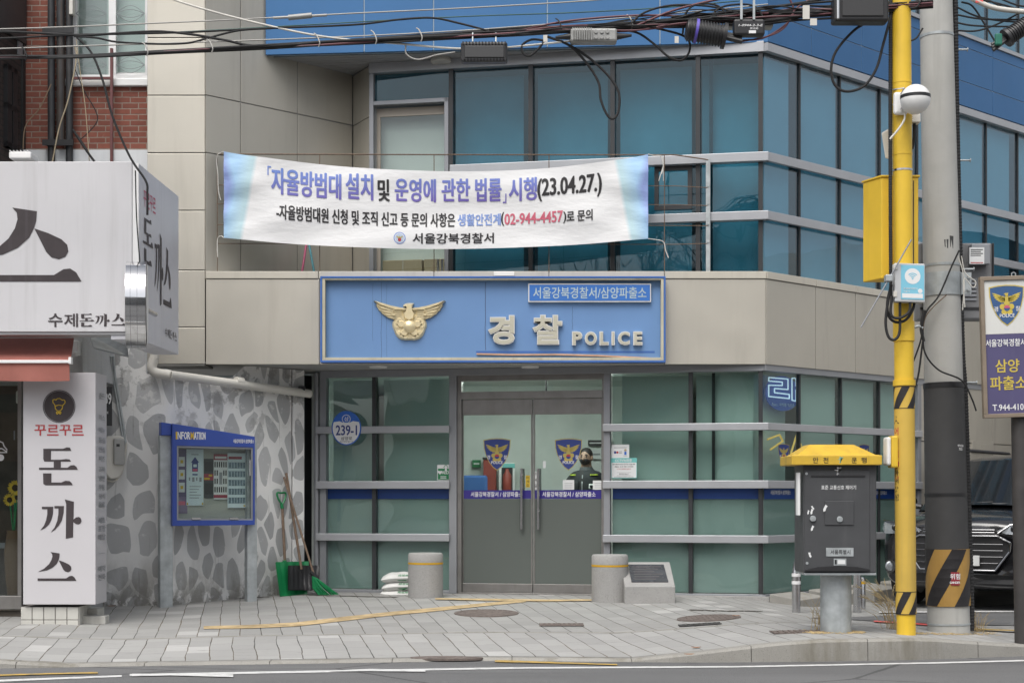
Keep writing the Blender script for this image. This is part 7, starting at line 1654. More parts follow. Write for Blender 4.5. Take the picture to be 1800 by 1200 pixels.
for sg in (-1, 1):
    mb = MB(); 
    for y0, y1 in ((2.05, 2.85), (2.95, 3.75), (3.85, 4.5)):
        mb.add([CW(sg*.905, y0-.35*(y0 < 2.1), 1.17), CW(sg*.905, y1, 1.17), CW(sg*.715, y1, 1.62), CW(sg*.715, y0+.1, 1.62)], [(0, 1, 2, 3)])
    mb.build('side_windows', M['carglass'], SU, fix=False)
    mb = MB(); mb.tube([CW(sg*.60, 2.1, 1.80), CW(sg*.60, 2.3, 1.85), CW(sg*.60, 4.3, 1.85), CW(sg*.60, 4.5, 1.78)], .022, 8); mb.build('roof_rail', M['black'], SU, smooth=True)
    mb = MB(); mb.sphere(CW(sg*1.10, 1.62, 1.20), .13, 0, 16, 10, (.9, .6, .75)); mb.tube([CW(sg*.93, 1.62, 1.14), CW(sg*1.05, 1.62, 1.16)], .035, 8); mb.build('mirror', M['carpaint'], SU, smooth=True)
    for y in (.98, 4.05):
        wl = MB(); c = CW(sg*.86, y, .37); wl.lathe(c-CPx*.12, [(.25, -.01), (.36, .0), (.375, .04), (.375, .20), (.36, .24), (.25, .25)], 36, 0, CPx); wh = wl.build('wheel', M['tyre'], SU, smooth=True)
        rm_ = MB(); rm_.lathe(c-CPx*.13, [(.02, -.002), (.25, .0), (.25, .26), (.02, .262)], 30, 0, CPx); rm_.build('rim', M['chrome'], wh, smooth=True)
    ar = MB(); 
    mb = MB(); hl = [(.42, .885), (.56, .955), (.80, .985), (.93, .975), (.96, .90), (.90, .84), (.70, .845), (.52, .855)]
    def fz(x, z, o=.0): 
        yy_ = .02+.16*(abs(x)/.95)**2+max(0, (z-.80))*.30-(.02 if z < .8 else 0)+max(0, abs(x)-.86)*.9
        return CW(x, yy_-o, z)
    mb.add([fz(sg*x, z, .015) for x, z in hl]+[fz(sg*x, z, -.04) for x, z in hl], [tuple(range(8)), tuple(range(15, 7, -1))]+[(i, (i+1) % 8, 8+(i+1) % 8, 8+i) for i in range(8)]); hd_ = mb.build('headlight', M['lamp_clear'], SU)
    mb = MB()
    for x in (.60, .76): mb.sphere(fz(sg*x, .91, .012), .038, 0, 14, 8, (1, .5, 1))
    mb.build('lens', M['carglass'], hd_, smooth=True)
    mb = MB(); mb.sphere(fz(sg*.80, .47, .02), .058, 0, 18, 10, (1, .35, 1)); fl_ = mb.build('fog_lamp', M['lamp_clear'], SU, smooth=True)
    mb = MB(); mb.ring(lambda u, v, w_: fz(u, v, w_), sg*.80, .47, .058, .075, .0, .03, 0, 24); mb.build('bezel', M['chrome'], fl_)
    mb = MB(); mb.tube([fz(sg*.44, .86, .03), fz(sg*.56, .955, .02), fz(sg*.96, .99, .0)], .010, 6); mb.build('lamp_trim', M['chrome'], SU, smooth=True)
fzw = lambda u, v, w_: fz(u, v, w_)
gout = [(-.58, .76), (-.44, .83), (.44, .83), (.58, .76), (.57, .66), (.42, .45), (-.42, .45), (-.57, .66)]
mb = MB(); mb.prism(fzw, [(-.42, .83), (.42, .83), (.50, .86), (.40, .925), (0, .94), (-.40, .925), (-.50, .86)], -.02, .012); mb.prism(fzw, gout, -.02, .012); gr = mb.build('grille', M['grille'], SU)
for z in (.865, .895): mb = MB(); mb.tube([fz(x/10, z+.004, .018) for x in range(-4, 5)], .005, 6); mb.build('upper_bar', M['chrome'], gr, smooth=True)
for z in (.53, .60, .67, .74):
    wd = .50 if z > .56 else .45; mb = MB(); mb.tube([fz(wd*x/8, z, .02) for x in range(-8, 9)], .006, 6); mb.build('slat', M['slatdark'], gr, smooth=True)
mb = MB(); rim_ = gout+[gout[0]]
for a, b in zip(rim_, rim_[1:]): mb.tube([fz(lerp(a[0], b[0], i/6), lerp(a[1], b[1], i/6), .022) for i in range(7)], .013, 8)
mb.build('chrome_surround', M['chrome'], gr, smooth=True)
mb = MB(); mb.box(fzw, -.26, .26, .50, .615, .035, .048, 0); lp = mb.build('licence_plate', pbr('white plate', (.72, .73, .72), .4), SU, bev=.003)
mb = MB(); mb.text('2', fzw, -.215, -.165, .52, .595, .0495, 0, .03); mb.build('plate_digit', M['pblack'], lp, fix=False)
mb = MB(); mb.prism(fzw, [(-.75, .30), (.75, .30), (.82, .36), (.70, .40), (-.70, .40), (-.82, .36)], -.01, .03); mb.build('lower_grille', M['grille'], SU)
mb = MB(); mb.tube([ws(.2, .02), ws(.55, .06)], .009, 6); mb.tube([ws(.55, .02), ws(.92, .06)], .009, 6); mb.build('wiper', M['black'], SU)
# ================================================================ police officer inside the door
OY = 2.05; ox = FY(OY).u(1031); oz = .012
def officer():
    root = thing('person', 'officer in dark vest with yellow stripes and black mask standing inside the right door', 'person', (ox, OY, oz))
    o = Vector((ox, OY, oz)); f = Vector((-.35, -.94, 0)).normalized(); s = Vector((f.y, -f.x, 0)); s = Vector((-f.y, f.x, 0))   # s: the wearer's left, picture right
    def B(x, y, z): return o+s*x+f*y+Vector((0, 0, z))
    joints = [('pel', B(0, 0, .98), .16), ('bel', B(0, .01, 1.14), .155), ('che', B(0, .02, 1.34), .175), ('nec0', B(0, .0, 1.49), .10), ('nec', B(0, .01, 1.56), .062), ('hed', B(0, .025, 1.66), .082), ('top', B(0, .015, 1.755), .075)]
    edges = [(0, 1), (1, 2), (2, 3), (3, 4), (4, 5), (5, 6)]
    def chain(st, lst):
        p = st
        for q, r in lst: joints.append(('', q, r)); edges.append((p, len(joints)-1)); p = len(joints)-1
        return p
    for sg in (-1, 1):
        chain(0, [(B(sg*.10, 0, .90), .115), (B(sg*.11, .02, .52), .075), (B(sg*.11, -.01, .12), .05), (B(sg*.12, .02, .06), .05), (B(sg*.13, .16, .04), .042)])
        e = chain(2, [(B(sg*.17, 0, 1.42), .085), (B(sg*.235, -.01, 1.36), .07), (B(sg*.27, .00, 1.10), .052), (B(sg*.22, .20, .98), .042), (B(sg*.19, .27, .955), .032)])
        wr = B(sg*.19, .27, .955); pm = chain(e, [(B(sg*.175, .32, .945), .036)])
        for k, L in enumerate((.075, .088, .082, .065)):
            a = B(sg*(.205-.021*k), .355, .945); joints.append(('', a, .010)); edges.append((pm, len(joints)-1)); i = len(joints)-1
            chain(i, [(a+f*L*.55+Vector((0, 0, -.012)), .009), (a+f*L*.85+Vector((0, 0, -.04)), .008)])
        chain(pm, [(B(sg*.135, .325, .955), .012), (B(sg*.115, .36, .945), .010)])
    me = bpy.data.meshes.new('body'); me.from_pydata([q-ORIG[root.name] for _, q, _ in joints], edges, []); ob = bpy.data.objects.new('body', me); COL.objects.link(ob); ob.parent = root
    sk = ob.modifiers.new('skin', 'SKIN'); sk.use_smooth_shade = True
    for i, (_, _, r) in enumerate(joints): me.skin_vertices[0].data[i].radius = (r, r)
    me.skin_vertices[0].data[0].use_root = True
    for i in (0, 1, 2): me.skin_vertices[0].data[i].radius = (joints[i][2]*1.12, joints[i][2]*.78)
    ss = ob.modifiers.new('sub', 'SUBSURF'); ss.levels = ss.render_levels = 2
    m, N, b = newmat('officer skin and uniform'); tc = N.n("TexCoord"); sz = N.n("SeparateXYZ"); N.link(tc.outputs['Object'], sz.inputs[0])
    k = N.math('GREATER_THAN', sz.outputs[2], 1.545); N.link(N.mix(k, (.055, .058, .062), (.36, .23, .17)), b.inputs['Base Color']); b.inputs['Roughness'].default_value = .7; me.materials.append(m)
    skin = pbr('skin', (.38, .245, .18), .6); hair = pbr('short black hair', (.012, .011, .011), .6, bump=.6, bs=180); vest = pbr('dark police vest', (.022, .025, .028), .75, bump=.5, bs=60); hiv = pbr('yellow green reflective strip', (.50, .62, .06), .5)
    hc = B(0, .03, 1.665)
    mb = MB(); mb.sphere((0, 0, 0), 1, 0, 28, 20); mb.v = [hc+s*v.x*.078+f*(v.y*-.098)*1.0+Vector((0, 0, v.z*.118)) for v in mb.v]; mb.build('face', skin, root, smooth=True)
    mb = MB(); mb.sphere((0, 0, 0), 1, 0, 28, 20); cc = B(0, .012, 1.705); mb.v = [cc+s*v.x*.086+f*(v.y*-.10)+Vector((0, 0, max(v.z*.092, -.035-.02*(v.y > 0)))) for v in mb.v]; mb.build('hair', hair, root, smooth=True)
    mb = MB(); n_ = [hc+f*.090+Vector((0, 0, .025)), hc+f*.118+Vector((0, 0, -.025)), hc+f*.10+Vector((0, 0, -.035))]; mb.tube(n_, [.009, .016, .012], 8); mb.build('nose', skin, root, smooth=True)
    for sg in (-1, 1):
        mb = MB(); mb.sphere(hc+s*sg*.032+f*.085+Vector((0, 0, .012)), .012, 0, 10, 8); mb.build('eye', M['pblack'], root, smooth=True)
        mb = MB(); mb.tube([hc+s*sg*.016+f*.094+Vector((0, 0, .036)), hc+s*sg*.048+f*.084+Vector((0, 0, .038))], .005, 6); mb.build('eyebrow', hair, root)
        mb = MB(); mb.sphere(hc+s*sg*.083+Vector((0, 0, -.005)), .03, 0, 12, 8, (.5, .7, 1.1)); mb.build('ear', skin, root, smooth=True)
        mb = MB(); mb.tube([hc+s*sg*.062+f*.07+Vector((0, 0, -.045)), hc+s*sg*.082+f*.0+Vector((0, 0, -.01))], .003, 5); mb.build('mask_loop', M['black'], root)
    mb = MB(); mb.sphere((0, 0, 0), 1, 0, 24, 16); mc = B(0, .058, 1.625); mb.v = [mc+s*v.x*.068+f*(v.y*-.078)+Vector((0, 0, v.z*.058)) for v in mb.v]; mb.build('face_mask', M['black'], root, smooth=True)
    # vest: lofted shell round the torso
    def ringv(z, a, b_, n=28): return [B(a*math.cos(2*math.pi*i/n), .012+b_*math.sin(2*math.pi*i/n), z) for i in range(n)]
    st = [(.98, .215, .165), (1.10, .215, .17), (1.25, .225, .178), (1.38, .235, .175), (1.455, .215, .15), (1.49, .155, .12), (1.505, .10, .09)]
    mb = MB(); n = 28; vs = [v for q in st for v in ringv(*q)]; mb.add(vs, [(i*n+j, i*n+(j+1) % n, (i+1)*n+(j+1) % n, (i+1)*n+j) for i in range(len(st)-1) for j in range(n)]); vt = mb.build('vest', vest, root, smooth=True)
    mb = MB(); mb.tube([B(0, .02, 1.47), B(0, .022, 1.545)], [.098, .078], 20); mb.build('collar', pbr('grey collar', (.10, .105, .11), .85), root, smooth=True)
    def patch(x0, x1, z0, z1, mt, nm, off=.012):
        def sf(x, z):
            for (z_a, a, b_), (z_b, a2, b2) in zip(st, st[1:]):
                if z <= z_b or z_b == st[-1][0]:
                    t_ = (z-z_a)/(z_b-z_a); aa, bb = lerp(a, a2, t_)+off, lerp(b_, b2, t_)+off; break
            return B(x, .012+bb*math.sqrt(max(.01, 1-(x/aa)**2)), z)
        mb = MB(); xs_ = [lerp(x0, x1, i/6) for i in range(7)]; zs_ = [lerp(z0, z1, i/3) for i in range(4)]; mb.grid(sf, xs_, zs_); o_ = mb.build(nm, mt, vt, smooth=True, fix=False); so = o_.modifiers.new('solid', 'SOLIDIFY'); so.thickness = .01
    patch(.03, .20, 1.175, 1.205, hiv, 'reflective_strip'); patch(-.19, -.03, 1.175, 1.205, hiv, 'reflective_strip'); patch(.09, .185, 1.255, 1.325, M['paper'], 'badge'); patch(.105, .17, 1.27, 1.31, vest, 'badge_centre', .022)
    patch(.10, .19, 1.435, 1.45, hiv, 'shoulder_strip', .014); patch(-.19, -.10, 1.435, 1.45, hiv, 'shoulder_strip', .014); patch(-.18, -.05, 1.23, 1.36, vest, 'pocket', .02); patch(.05, .19, 1.05, 1.15, vest, 'pocket', .02); patch(-.006, .006, 1.0, 1.44, M['aluframe'], 'zip', .008)
officer()
# ================================================================ overhead cables
CBY = -4.4
def cab(pts, r, lab=None, mat='blackmatt', Y=CBY, par=None, n=10, seg=8, group='overhead cables across the street front'):
    mb = MB(); mb.tube(smooth_path([P(a, b, Y+(c[0] if c else 0)) for a, b, *c in pts], seg), r, n)
    if par is not None: return mb.build('cable', M[mat], par, smooth=True)
    return mb.build('overhead_cable', M[mat], None, smooth=True, label=lab, cat='cable', group=group)
M['steelwire'] = pbr('grey steel wire', (.38, .37, .35), .6, .3); M['greenwire'] = pbr('dark green wire', (.03, .10, .085), .5); M['whitewire'] = pbr('white cable', (.62, .60, .55), .5); M['mauvewire'] = pbr('dark red cable', (.13, .045, .055), .5); M['brownwire'] = pbr('brown wire', (.20, .14, .09), .7); M['beigewire'] = pbr('beige cable', (.42, .35, .24), .6)
TB = thing('cable_bundle', 'thick lashed bundle of black cables sagging across the top of the picture', 'cables', P(700, 70, CBY))
base_path = [(-160, 106), (0, 101), (130, 99.5), (300, 91), (450, 83.5), (560, 77), (700, 70), (800, 64), (900, 57), (1000, 50), (1100, 45), (1200, 38), (1300, 31), (1400, 24), (1500, 17), (1640, 6)]
rr = random.Random(21)
for k in range(14):
    jx = rr.uniform(-3, 3)
    pts = [(x, y+(-6+1.1*k)*(.25+.5*min(1, max(0, (x-500)/400)))+rr.uniform(-2.2, 2.2)*(1 if x > 400 else .5), rr.uniform(-.05, .05)) for x, y in base_path]
    cab(pts, (.012, .009, .011, .007, .013, .008, .010, .009, .007, .01, .008, .009, .01, .007)[k], par=TB, mat='blackmatt' if k not in (3, 7) else 'mauvewire')
for k in range(22):
    xa = rr.uniform(850, 1250); xb = rr.uniform(1350, 1600); n_ = 6; off = rr.uniform(-16, 10)
    cab([(lerp(xa, xb, i/n_), lerp_tab(base_path, lerp(xa, xb, i/n_))+off*math.sin(math.pi*i/n_)+rr.uniform(-5, 5), rr.uniform(-.12, .06)) for i in range(n_+1)], rr.choice((.005, .007, .009)), par=TB, mat=rr.choice(('blackmatt', 'blackmatt', 'blackmatt', 'mauvewire', 'steelwire')), n=6)
for x in (45, 258, 372, 560, 660, 740, 985, 1110):
    y = lerp_tab([(a, b) for a, b in base_path], x); mb = MB(); mb.tube(smooth_path([P(x-8, y-18, CBY-.02), P(x-3, y-14, CBY-.04), P(x+2, y-2, CBY-.06), P(x, y+6, CBY-.05)], 4), .006, 6); mb.build('tie', M['blackmatt'] if x % 2 else M['steelwire'], TB, smooth=True)
cab([(-150, 60), (0, 56), (130, 62), (160, 62), (260, 56), (300, 57), (345, 62), (400, 72), (450, 81), (560, 79)], .011, 'black cable rising from the pipes at the left then dipping to the bundle')
cab([(-150, 74), (0, 68), (60, 65), (130, 61.5), (220, 60), (330, 57), (450, 51), (620, 44), (700, 35), (760, 32), (810, 42), (860, 55)], .009, 'black cable crossing the blue band with a hump near its middle')
cab([(130, 64), (170, 67), (205, 74), (270, 77.5), (330, 76), (370, 66), (420, 54), (480, 50)], .009, 'short black cable wavering in front of the beige pier')
cab([(-150, 50), (0, 51.5), (300, 40), (450, 33), (620, 24), (800, 15.5), (1000, 4), (1120, -6)], .006, 'thin grey steel wire, highest of the straight wires over the blue band', 'steelwire')
cab([(-150, 90), (0, 86), (300, 76), (450, 71), (650, 63), (800, 55), (900, 48), (1050, 36), (1250, 18), (1350, 8)], .006, 'thin grey steel wire just above the thick bundle', 'steelwire')
cab([(250, 60), (400, 52), (560, 43), (700, 35), (850, 28), (1000, 23), (1150, 15), (1300, 2)], .005, 'thin dark green wire over the blue band', 'greenwire')
cab([(270, -12), (350, 14), (440, 38), (540, 60), (620, 71), (700, 77), (790, 85), (860, 86), (940, 79), (1020, 71), (1100, 62)], .009, 'white cable drooping from the upper left to the black terminal box', 'whitewire')
cab([(960, 64), (1000, 80), (1030, 110), (1052, 145), (1056, 175), (1066, 200), (1077, 209), (1087, 196), (1088, 165), (1073, 138), (1045, 110), (1015, 88), (985, 72)], .011, 'long black loop hanging down over the upper windows', seg=10)
cab([(960, 66), (950, 82), (932, 98), (920, 94), (918, 80), (935, 70), (960, 72)], .010, 'small black loop beside the rectangular terminal box')
cab([(1085, 53), (1120, 58), (1150, 78), (1175, 100), (1198, 106), (1212, 90), (1208, 68), (1175, 55), (1100, 40)], .010, 'round black loop between the grey amplifier and the ribbed closure')
cab([(713, 80), (715, 96), (735, 105), (768, 97), (800, 92)], .007, 'thin grey loop in front of the ceiling lamp', 'steelwire')
cab([(1530, 36), (1500, 55), (1470, 90), (1461, 122), (1468, 150), (1488, 161), (1518, 152), (1540, 122), (1552, 80), (1566, 28)], .012, 'large black loop hanging left of the yellow pole', seg=10)
cab([(135, 66), (160, 92), (180, 140), (198, 205), (228, 275), (256, 318, -.0), (259, 340), (259, 378)], .011, 'black drop cable curving down to the restaurant signboard corner', Y=-3.2, seg=10)
cab([(238, 300), (240, 380), (246, 465)], .006, 'thin black wire hanging beside the white signboard post', Y=-3.35)
cab([(131, 80), (134, 105), (120, 175), (104, 225), (92, 285)], .008, 'beige cable swinging down in front of the black pipes', 'beigewire', Y=-.2)
cab([(134, 70), (140, 120), (150, 190), (157, 283)], .005, 'thin beige wire hanging straight beside the black pipes', 'beigewire', Y=-.2)
cab([(131, 120), (148, 160), (168, 195), (170, 215), (150, 238), (138, 245), (132, 232), (150, 258), (165, 284)], .006, 'thin black wire looping on the red brick wall', Y=.2)
cab([(90, 148), (70, 190), (45, 222), (40, 268)], .007, 'brown wire sagging to the small white floodlight', 'brownwire', Y=-.2)
cab([(128, 228), (150, 262), (166, 284)], .014, 'thick short black cable entering the signboard top', Y=-.3)
for k, (pts, r, m_) in enumerate((
  (((1300, 72), (1345, 66), (1385, 40), (1395, 18), (1385, -8)), .008, 'mauvewire'), (((1300, 74), (1350, 64), (1380, 48), (1400, 15), (1440, -10)), .007, 'mauvewire'), (((1120, 45), (1180, 20), (1240, 4), (1300, -8)), .010, 'mauvewire'),
  (((1105, 48), (1130, 24), (1180, 10), (1250, 12), (1310, 28)), .009, 'blackmatt'), (((1200, 60), (1205, 25), (1225, 8), (1260, 10), (1280, 30)), .009, 'blackmatt'), (((1240, 60), (1260, 18), (1300, 8), (1330, 14), (1345, 40)), .009, 'blackmatt'),
  (((1330, 40), (1400, 32), (1440, 20), (1470, 16)), .010, 'blackmatt'), (((1330, 45), (1400, 36), (1470, 32)), .010, 'blackmatt'), (((1300, 24), (1380, 10), (1470, 2)), .010, 'blackmatt'), (((1180, 30), (1320, 18), (1480, -6)), .010, 'blackmatt'))):
    cab(list(pts), r, ('dark red looping wire right of the black closure box', 'second dark red wire looping up to the top edge', 'dark red cable rising over the ribbed closure', 'black wire arching above the ribbed closure', 'tight black arch just over the ribbed closure', 'black wire arching over the flat closure box', 'upper black lead into the right hand terminal box', 'lower black lead into the right hand terminal box', 'black cable leaving the closure box to the upper right', 'topmost black cable crossing towards the yellow pole')[k], m_, Y=CBY-.06)
for k, pts in enumerate((((1680, 12), (1720, 30), (1770, 38), (1830, 40)), ((1680, 26), (1730, 34), (1830, 35)), ((1680, 40), (1720, 46), (1830, 48)), ((1680, 54), (1720, 54), (1770, 35), (1830, 0)), ((1690, 4), (1710, 12), (1735, 50), (1750, 75)), ((1700, -5), (1760, 8), (1830, 30)), ((1720, -8), (1780, 20), (1830, 26)), ((1740, -10), (1790, 10), (1830, 12)), ((1602, 72), (1612, 66), (1622, 50)), ((1600, 15), (1612, 12), (1622, -5)))):
    cab(list(pts), .008, ('black cable level with the top right corner, uppermost', 'thin black wire running right from the concrete pole top', 'black wire drooping slightly right of the concrete pole', 'black wire swinging up to the right edge', 'black drop wire into the green tipped closure', 'black wire slanting down to the right edge', 'black wire near the top right corner', 'short black wire in the top right corner', 'short black wire bridging the yellow and concrete poles', 'short black wire between the pole tops')[k], Y=CBY-.05)
cab([(1690, -12), (1740, 12), (1790, 20), (1840, 22)], .022, 'thick white cable in the top right corner', 'whitewire', Y=CBY-.1)
# boxes on the cables
def ribbed(name, lab, a, b, r, ribs, cat='cable closure', mt='black'):
    t_ = thing(name, lab, cat, (a+b)/2, 'closures and boxes on the overhead cables'); ax = (b-a); L_ = ax.length; mb = MB(); pr_ = [(r*.5, 0), (r*.85, .01)]
    for i in range(ribs): z = .02+(L_-.05)*i/ribs; h_ = (L_-.05)/ribs; pr_ += [(r*.88, z), (r, z+h_*.15), (r, z+h_*.5), (r*.88, z+h_*.6)]
    pr_ += [(r*.95, L_-.02), (r*.6, L_)]; mb.lathe(a, pr_, 24, 0, ax); mb.build('shell', M[mt], t_, smooth=True)
    mb = MB(); u_ = ax.normalized(); mb.tube([b-u_*.03, b+u_*.0], r*1.12, 20); mb.build('end_ring', M[mt], t_, smooth=True)
    for k in range(3): off = Vector((0, -.02+.02*k, -.03+.03*k)); MB().tube([b+off*.6, b+u_*.14+off], r*.22, 8).build('cable_port', M[mt], t_, smooth=True)
    return t_, u_
t_, u_ = ribbed('splice_closure', 'ribbed black cylindrical cable closure with a violet ring', P(1205, 52, CBY-.15), P(1276, 64, CBY-.15), .10, 12)
mb = MB(); c = P(1224, 55, CBY-.15); mb.tube([c-u_*.012, c+u_*.012], .104, 20); mb.build('ring', pbr('violet band', (.12, .09, .45), .5), t_, smooth=True)
ribbed('splice_closure', 'black ribbed closure with a green tip at the top right edge', P(1810, 40, CBY-.15), P(1768, 68, CBY-.15), .075, 9)
mb = MB(); c = P(1755, 72, CBY-.2); mb.wbox(c.x-.03, c.x+.03, c.y-.02, c.y+.02, c.z-.04, c.z+.06); mb.build('green_clip', pbr('green plastic clip', (.02, .16, .11), .5), None, bev=.01, label='small green plastic clip on the end of the right hand closure', cat='clip')
def fbox(name, lab, x0, y0, x1, y1, dep, mt, extra=None, Y=CBY-.12, cat='terminal box'):
    f = FY(Y); a = f.r(x0, y0, x1, y1); t_ = thing(name, lab, cat, ((a[0]+a[1])/2, Y, a[2]), 'closures and boxes on the overhead cables')
    mb = MB(); mb.wbox(a[0], a[1], Y, Y+dep, a[2], a[3]); mb.build('case', M[mt], t_, bev=.02); return t_, a, f
t_, a, f = fbox('terminal_box', 'flat rectangular black terminal box hanging below the cable bundle', 810, 73, 892, 108, .12, 'black')
mb = MB(); mb.box(f, a[0]+.035, a[1]-.03, a[2]+.03, a[3]-.04, .0, .012); mb.build('lid', pbr('dark grey lid', (.05, .05, .052), .55), t_, bev=.006)
mb = MB()
for i in range(14):
    x = lerp(a[0]+.02, a[1]-.02, i/13)
    for z in (a[2]+.004, a[3]-.026): mb.box(f, x-.006, x+.006, z, z+.022, .0, .012)
mb.build('rim_ribs', M['black'], t_); mb = MB()
for x in (lerp(a[0], a[1], .25), lerp(a[0], a[1], .75)): mb.tube([Vector((x, CBY-.06, a[3])), Vector((x, CBY-.03, a[3]+.10))], .008, 6)
mb.build('hanger', M['galv'], t_)
M['ampgrey'] = pbr('weathered aluminium casting', (.32, .32, .31), .55, .4, .15, 12)
t_, a, f = fbox('amplifier', 'grey cast aluminium cable amplifier with cooling fins', 1003, 49, 1085, 73, .14, 'ampgrey', cat='amplifier')
mb = MB()
for i in range(9): mb.box(f, a[0]+.015+.02*i, a[0]+.023+.02*i, a[2]+.005, a[3]-.005, .0, .03)
mb.build('fins', M['ampgrey'], t_)
for i in range(3): mb = MB(); mb.disc(f, a[0]+.22+.05*i, a[3]-.035, .016, .0, .012, 0, 12); mb.disc(f, a[0]+.22+.05*i, a[2]+.035, .016, .0, .012, 0, 12); mb.build('screw_cap', M['ampgrey'], t_)
mb = MB(); mb.tube([Vector((a[0], CBY-.06, (a[2]+a[3])/2)), Vector((a[0]-.13, CBY-.06, (a[2]+a[3])/2-.01))], [.03, .012], 10); mb.build('connector', M['black'], t_, smooth=True); mb = MB(); mb.tube([Vector((a[1], CBY-.06, (a[2]+a[3])/2)), Vector((a[1]+.13, CBY-.06, (a[2]+a[3])/2+.01))], [.03, .012], 10); mb.build('connector', M['black'], t_, smooth=True)
t_, a, f = fbox('closure_box', 'flat black closure box with white handwriting', 1290, 33, 1345, 62, .10, 'black', Y=CBY-.2, cat='cable closure')
mb = MB(); mb.text('1-0944-2-3-E', f, a[0]+.04, a[1]-.02, lerp(a[2], a[3], .52), lerp(a[2], a[3], .66), .003, 0, .01, shear=.2); mb.text('09.10.45', f, a[0]+.14, a[1]-.06, lerp(a[2], a[3], .34), lerp(a[2], a[3], .46), .003, 0, .01, shear=.2); mb.box(f, a[0]+.13, a[1]-.08, a[2]+.015, a[2]+.04, .001, .003); mb.build('handwriting', M['pwhite'], t_, fix=False)
mb = MB()
for x in (.2, .6): mb.box(f, lerp(a[0], a[1], x), lerp(a[0], a[1], x)+.02, a[3]-.01, a[3]+.16, .002, .01)
mb.build('hanger', M['galv'], t_)
t_, a, f = fbox('amplifier', 'small grey finned amplifier half hidden behind the black closure box', 1280, 24, 1360, 48, .12, 'ampgrey', Y=CBY+.05, cat='amplifier')
mb = MB()
for i in range(8): mb.box(f, a[1]-.10+.012*i, a[1]-.094+.012*i, a[2]+.004, a[3]-.004, .0, .03)
mb.build('fins', M['ampgrey'], t_)
t_, a, f = fbox('terminal_box', 'large black terminal box beside the top of the yellow pole', 1466, -6, 1563, 37, .16, 'black', Y=CBY-.18)
mb = MB(); mb.box(f, a[0]+.07, a[1]-.05, a[2]+.04, a[3]-.02, .0, .012); mb.build('lid', pbr('dark grey matt lid', (.04, .04, .042), .6), t_, bev=.006)
mb = MB(); mb.box(f, a[0]+.02, a[0]+.045, a[2]+.01, a[3]-.01, .002, .02); mb.build('bright_edge', M['steel'], t_, bev=.008)
for x0, y0, lab in ((1411, 10, 'small white paper tag hanging from the cables, left'), (1424, 33, 'small white paper tag hanging from the cables, right'), (955, 62, 'white tag on the cable left of the grey amplifier'), (1186, 64, 'slim white tag hanging left of the ribbed closure')):
    f = FY(CBY-.15); a = f.r(x0, y0, x0+(12 if x0 > 1300 else 7), y0+(24 if x0 == 1411 else 12)); MB().wbox(a[0], a[1], CBY-.152, CBY-.148, a[2], a[3]).build('cable_tag', M['offwhite'], None, label=lab, cat='tag')
mb = MB(); a = FY(CBY-.1).r(1714, -4, 1727, 6); mb.wbox(a[0], a[1], CBY-.12, CBY-.1, a[2], a[3]); mb.build('red_tape', M['redpaint'], None, label='strip of red tape on the wires in the top right corner', cat='tape')
JT = thing('wire_joint', 'grey preformed joint on the thin upper steel wire', 'wire joint', P(527, 29, CBY)); mb = MB(); mb.tube([P(507, 31.5, CBY), P(548, 27.5, CBY)], .024, 10); mb.build('sleeve', M['ampgrey'], JT, smooth=True); MB().tube([P(480, 32, CBY), P(575, 27, CBY)], .012, 8).build('wrap', M['steelwire'], JT, smooth=True)
WL = thing('floodlight', 'small white floodlight box on the restaurant signboard top', 'lamp', P(38, 283, -2.6)); mb = MB(); a = FY(-2.6).r(18, 268, 57, 283); mb.wbox(a[0], a[1], -2.65, -2.4, a[2]+.015, a[3]); mb.build('body', M['white'], WL, bev=.015); MB().tube([P(38, 270, -2.5), P(39, 262, -2.5)], .015, 8).build('neck', M['black'], WL)
for i in range(12): x = lerp(a[0]+.01, a[1]-.02, i/11); MB().wbox(x, x+.008, -2.655, -2.4, a[3]-.001, a[3]+.01).build('fin', M['white'], WL) if i % 2 == 0 else None
# ================================================================ dry weeds
M['straw'] = pbr('dry straw', (.50, .38, .20), .9, 0, .25, 30); M['straw2'] = pbr('seed heads', (.58, .47, .28), .9, 0, .2, 30)
def weeds(lab, cx, cy, n, h_, spread, seed, heads=True, lean=0):
    rr = random.Random(seed); t_ = thing('dry_weed', lab, 'dry weed', (cx, cy, gz(cx, cy))); mb = MB(); hb = MB()
    for k in range(n):
        b_ = Vector((cx+rr.gauss(0, spread), cy+rr.gauss(0, spread*.6), 0)); b_.z = gz(b_.x, b_.y); H = h_*rr.uniform(.35, 1.05); l_ = rr.gauss(lean, .35)*H; ly = rr.gauss(0, .2)*H
        e = b_+Vector((l_, ly, H)); m_ = b_+Vector((l_*.3, ly*.3, H*.6)); mb.tube([b_, m_, e], [.0022, .0018, .001], 4)
        if heads and H > h_*.55:
            d_ = (e-m_).normalized()
            for j in range(6): q = e-d_*.012*j; hb.tube([q, q+d_*.014+Vector((rr.uniform(-.006, .006), rr.uniform(-.006, .006), 0))], [.004, .001], 4)
            hb.tube([e-d_*.06, e+Vector((l_*.08, 0, -.012))], [.005, .002], 5)
        if rr.random() < .5:
            q = b_.lerp(m_, rr.uniform(.2, .9)); mb.add([q, q+Vector((rr.uniform(-.07, .07), rr.uniform(-.03, .03), rr.uniform(-.01, .06))), q+Vector((.004, 0, .004))], [(0, 1, 2)])
    mb.build('stalks', M['straw'], t_, fix=False); hb.build('seed_heads', M['straw2'], t_, fix=False) if hb.v else None
g = G(1572, 1105); weeds('tall dry weeds with seed heads at the foot of the yellow pole', g.x-.02, g.y-.05, 34, .44, .05, 1, True, -.45)
g = G(1443, 1106); weeds('dry weed tuft growing on the left of the cabinet pedestal', g.x, g.y-.05, 40, .30, .035, 2, False, 0)
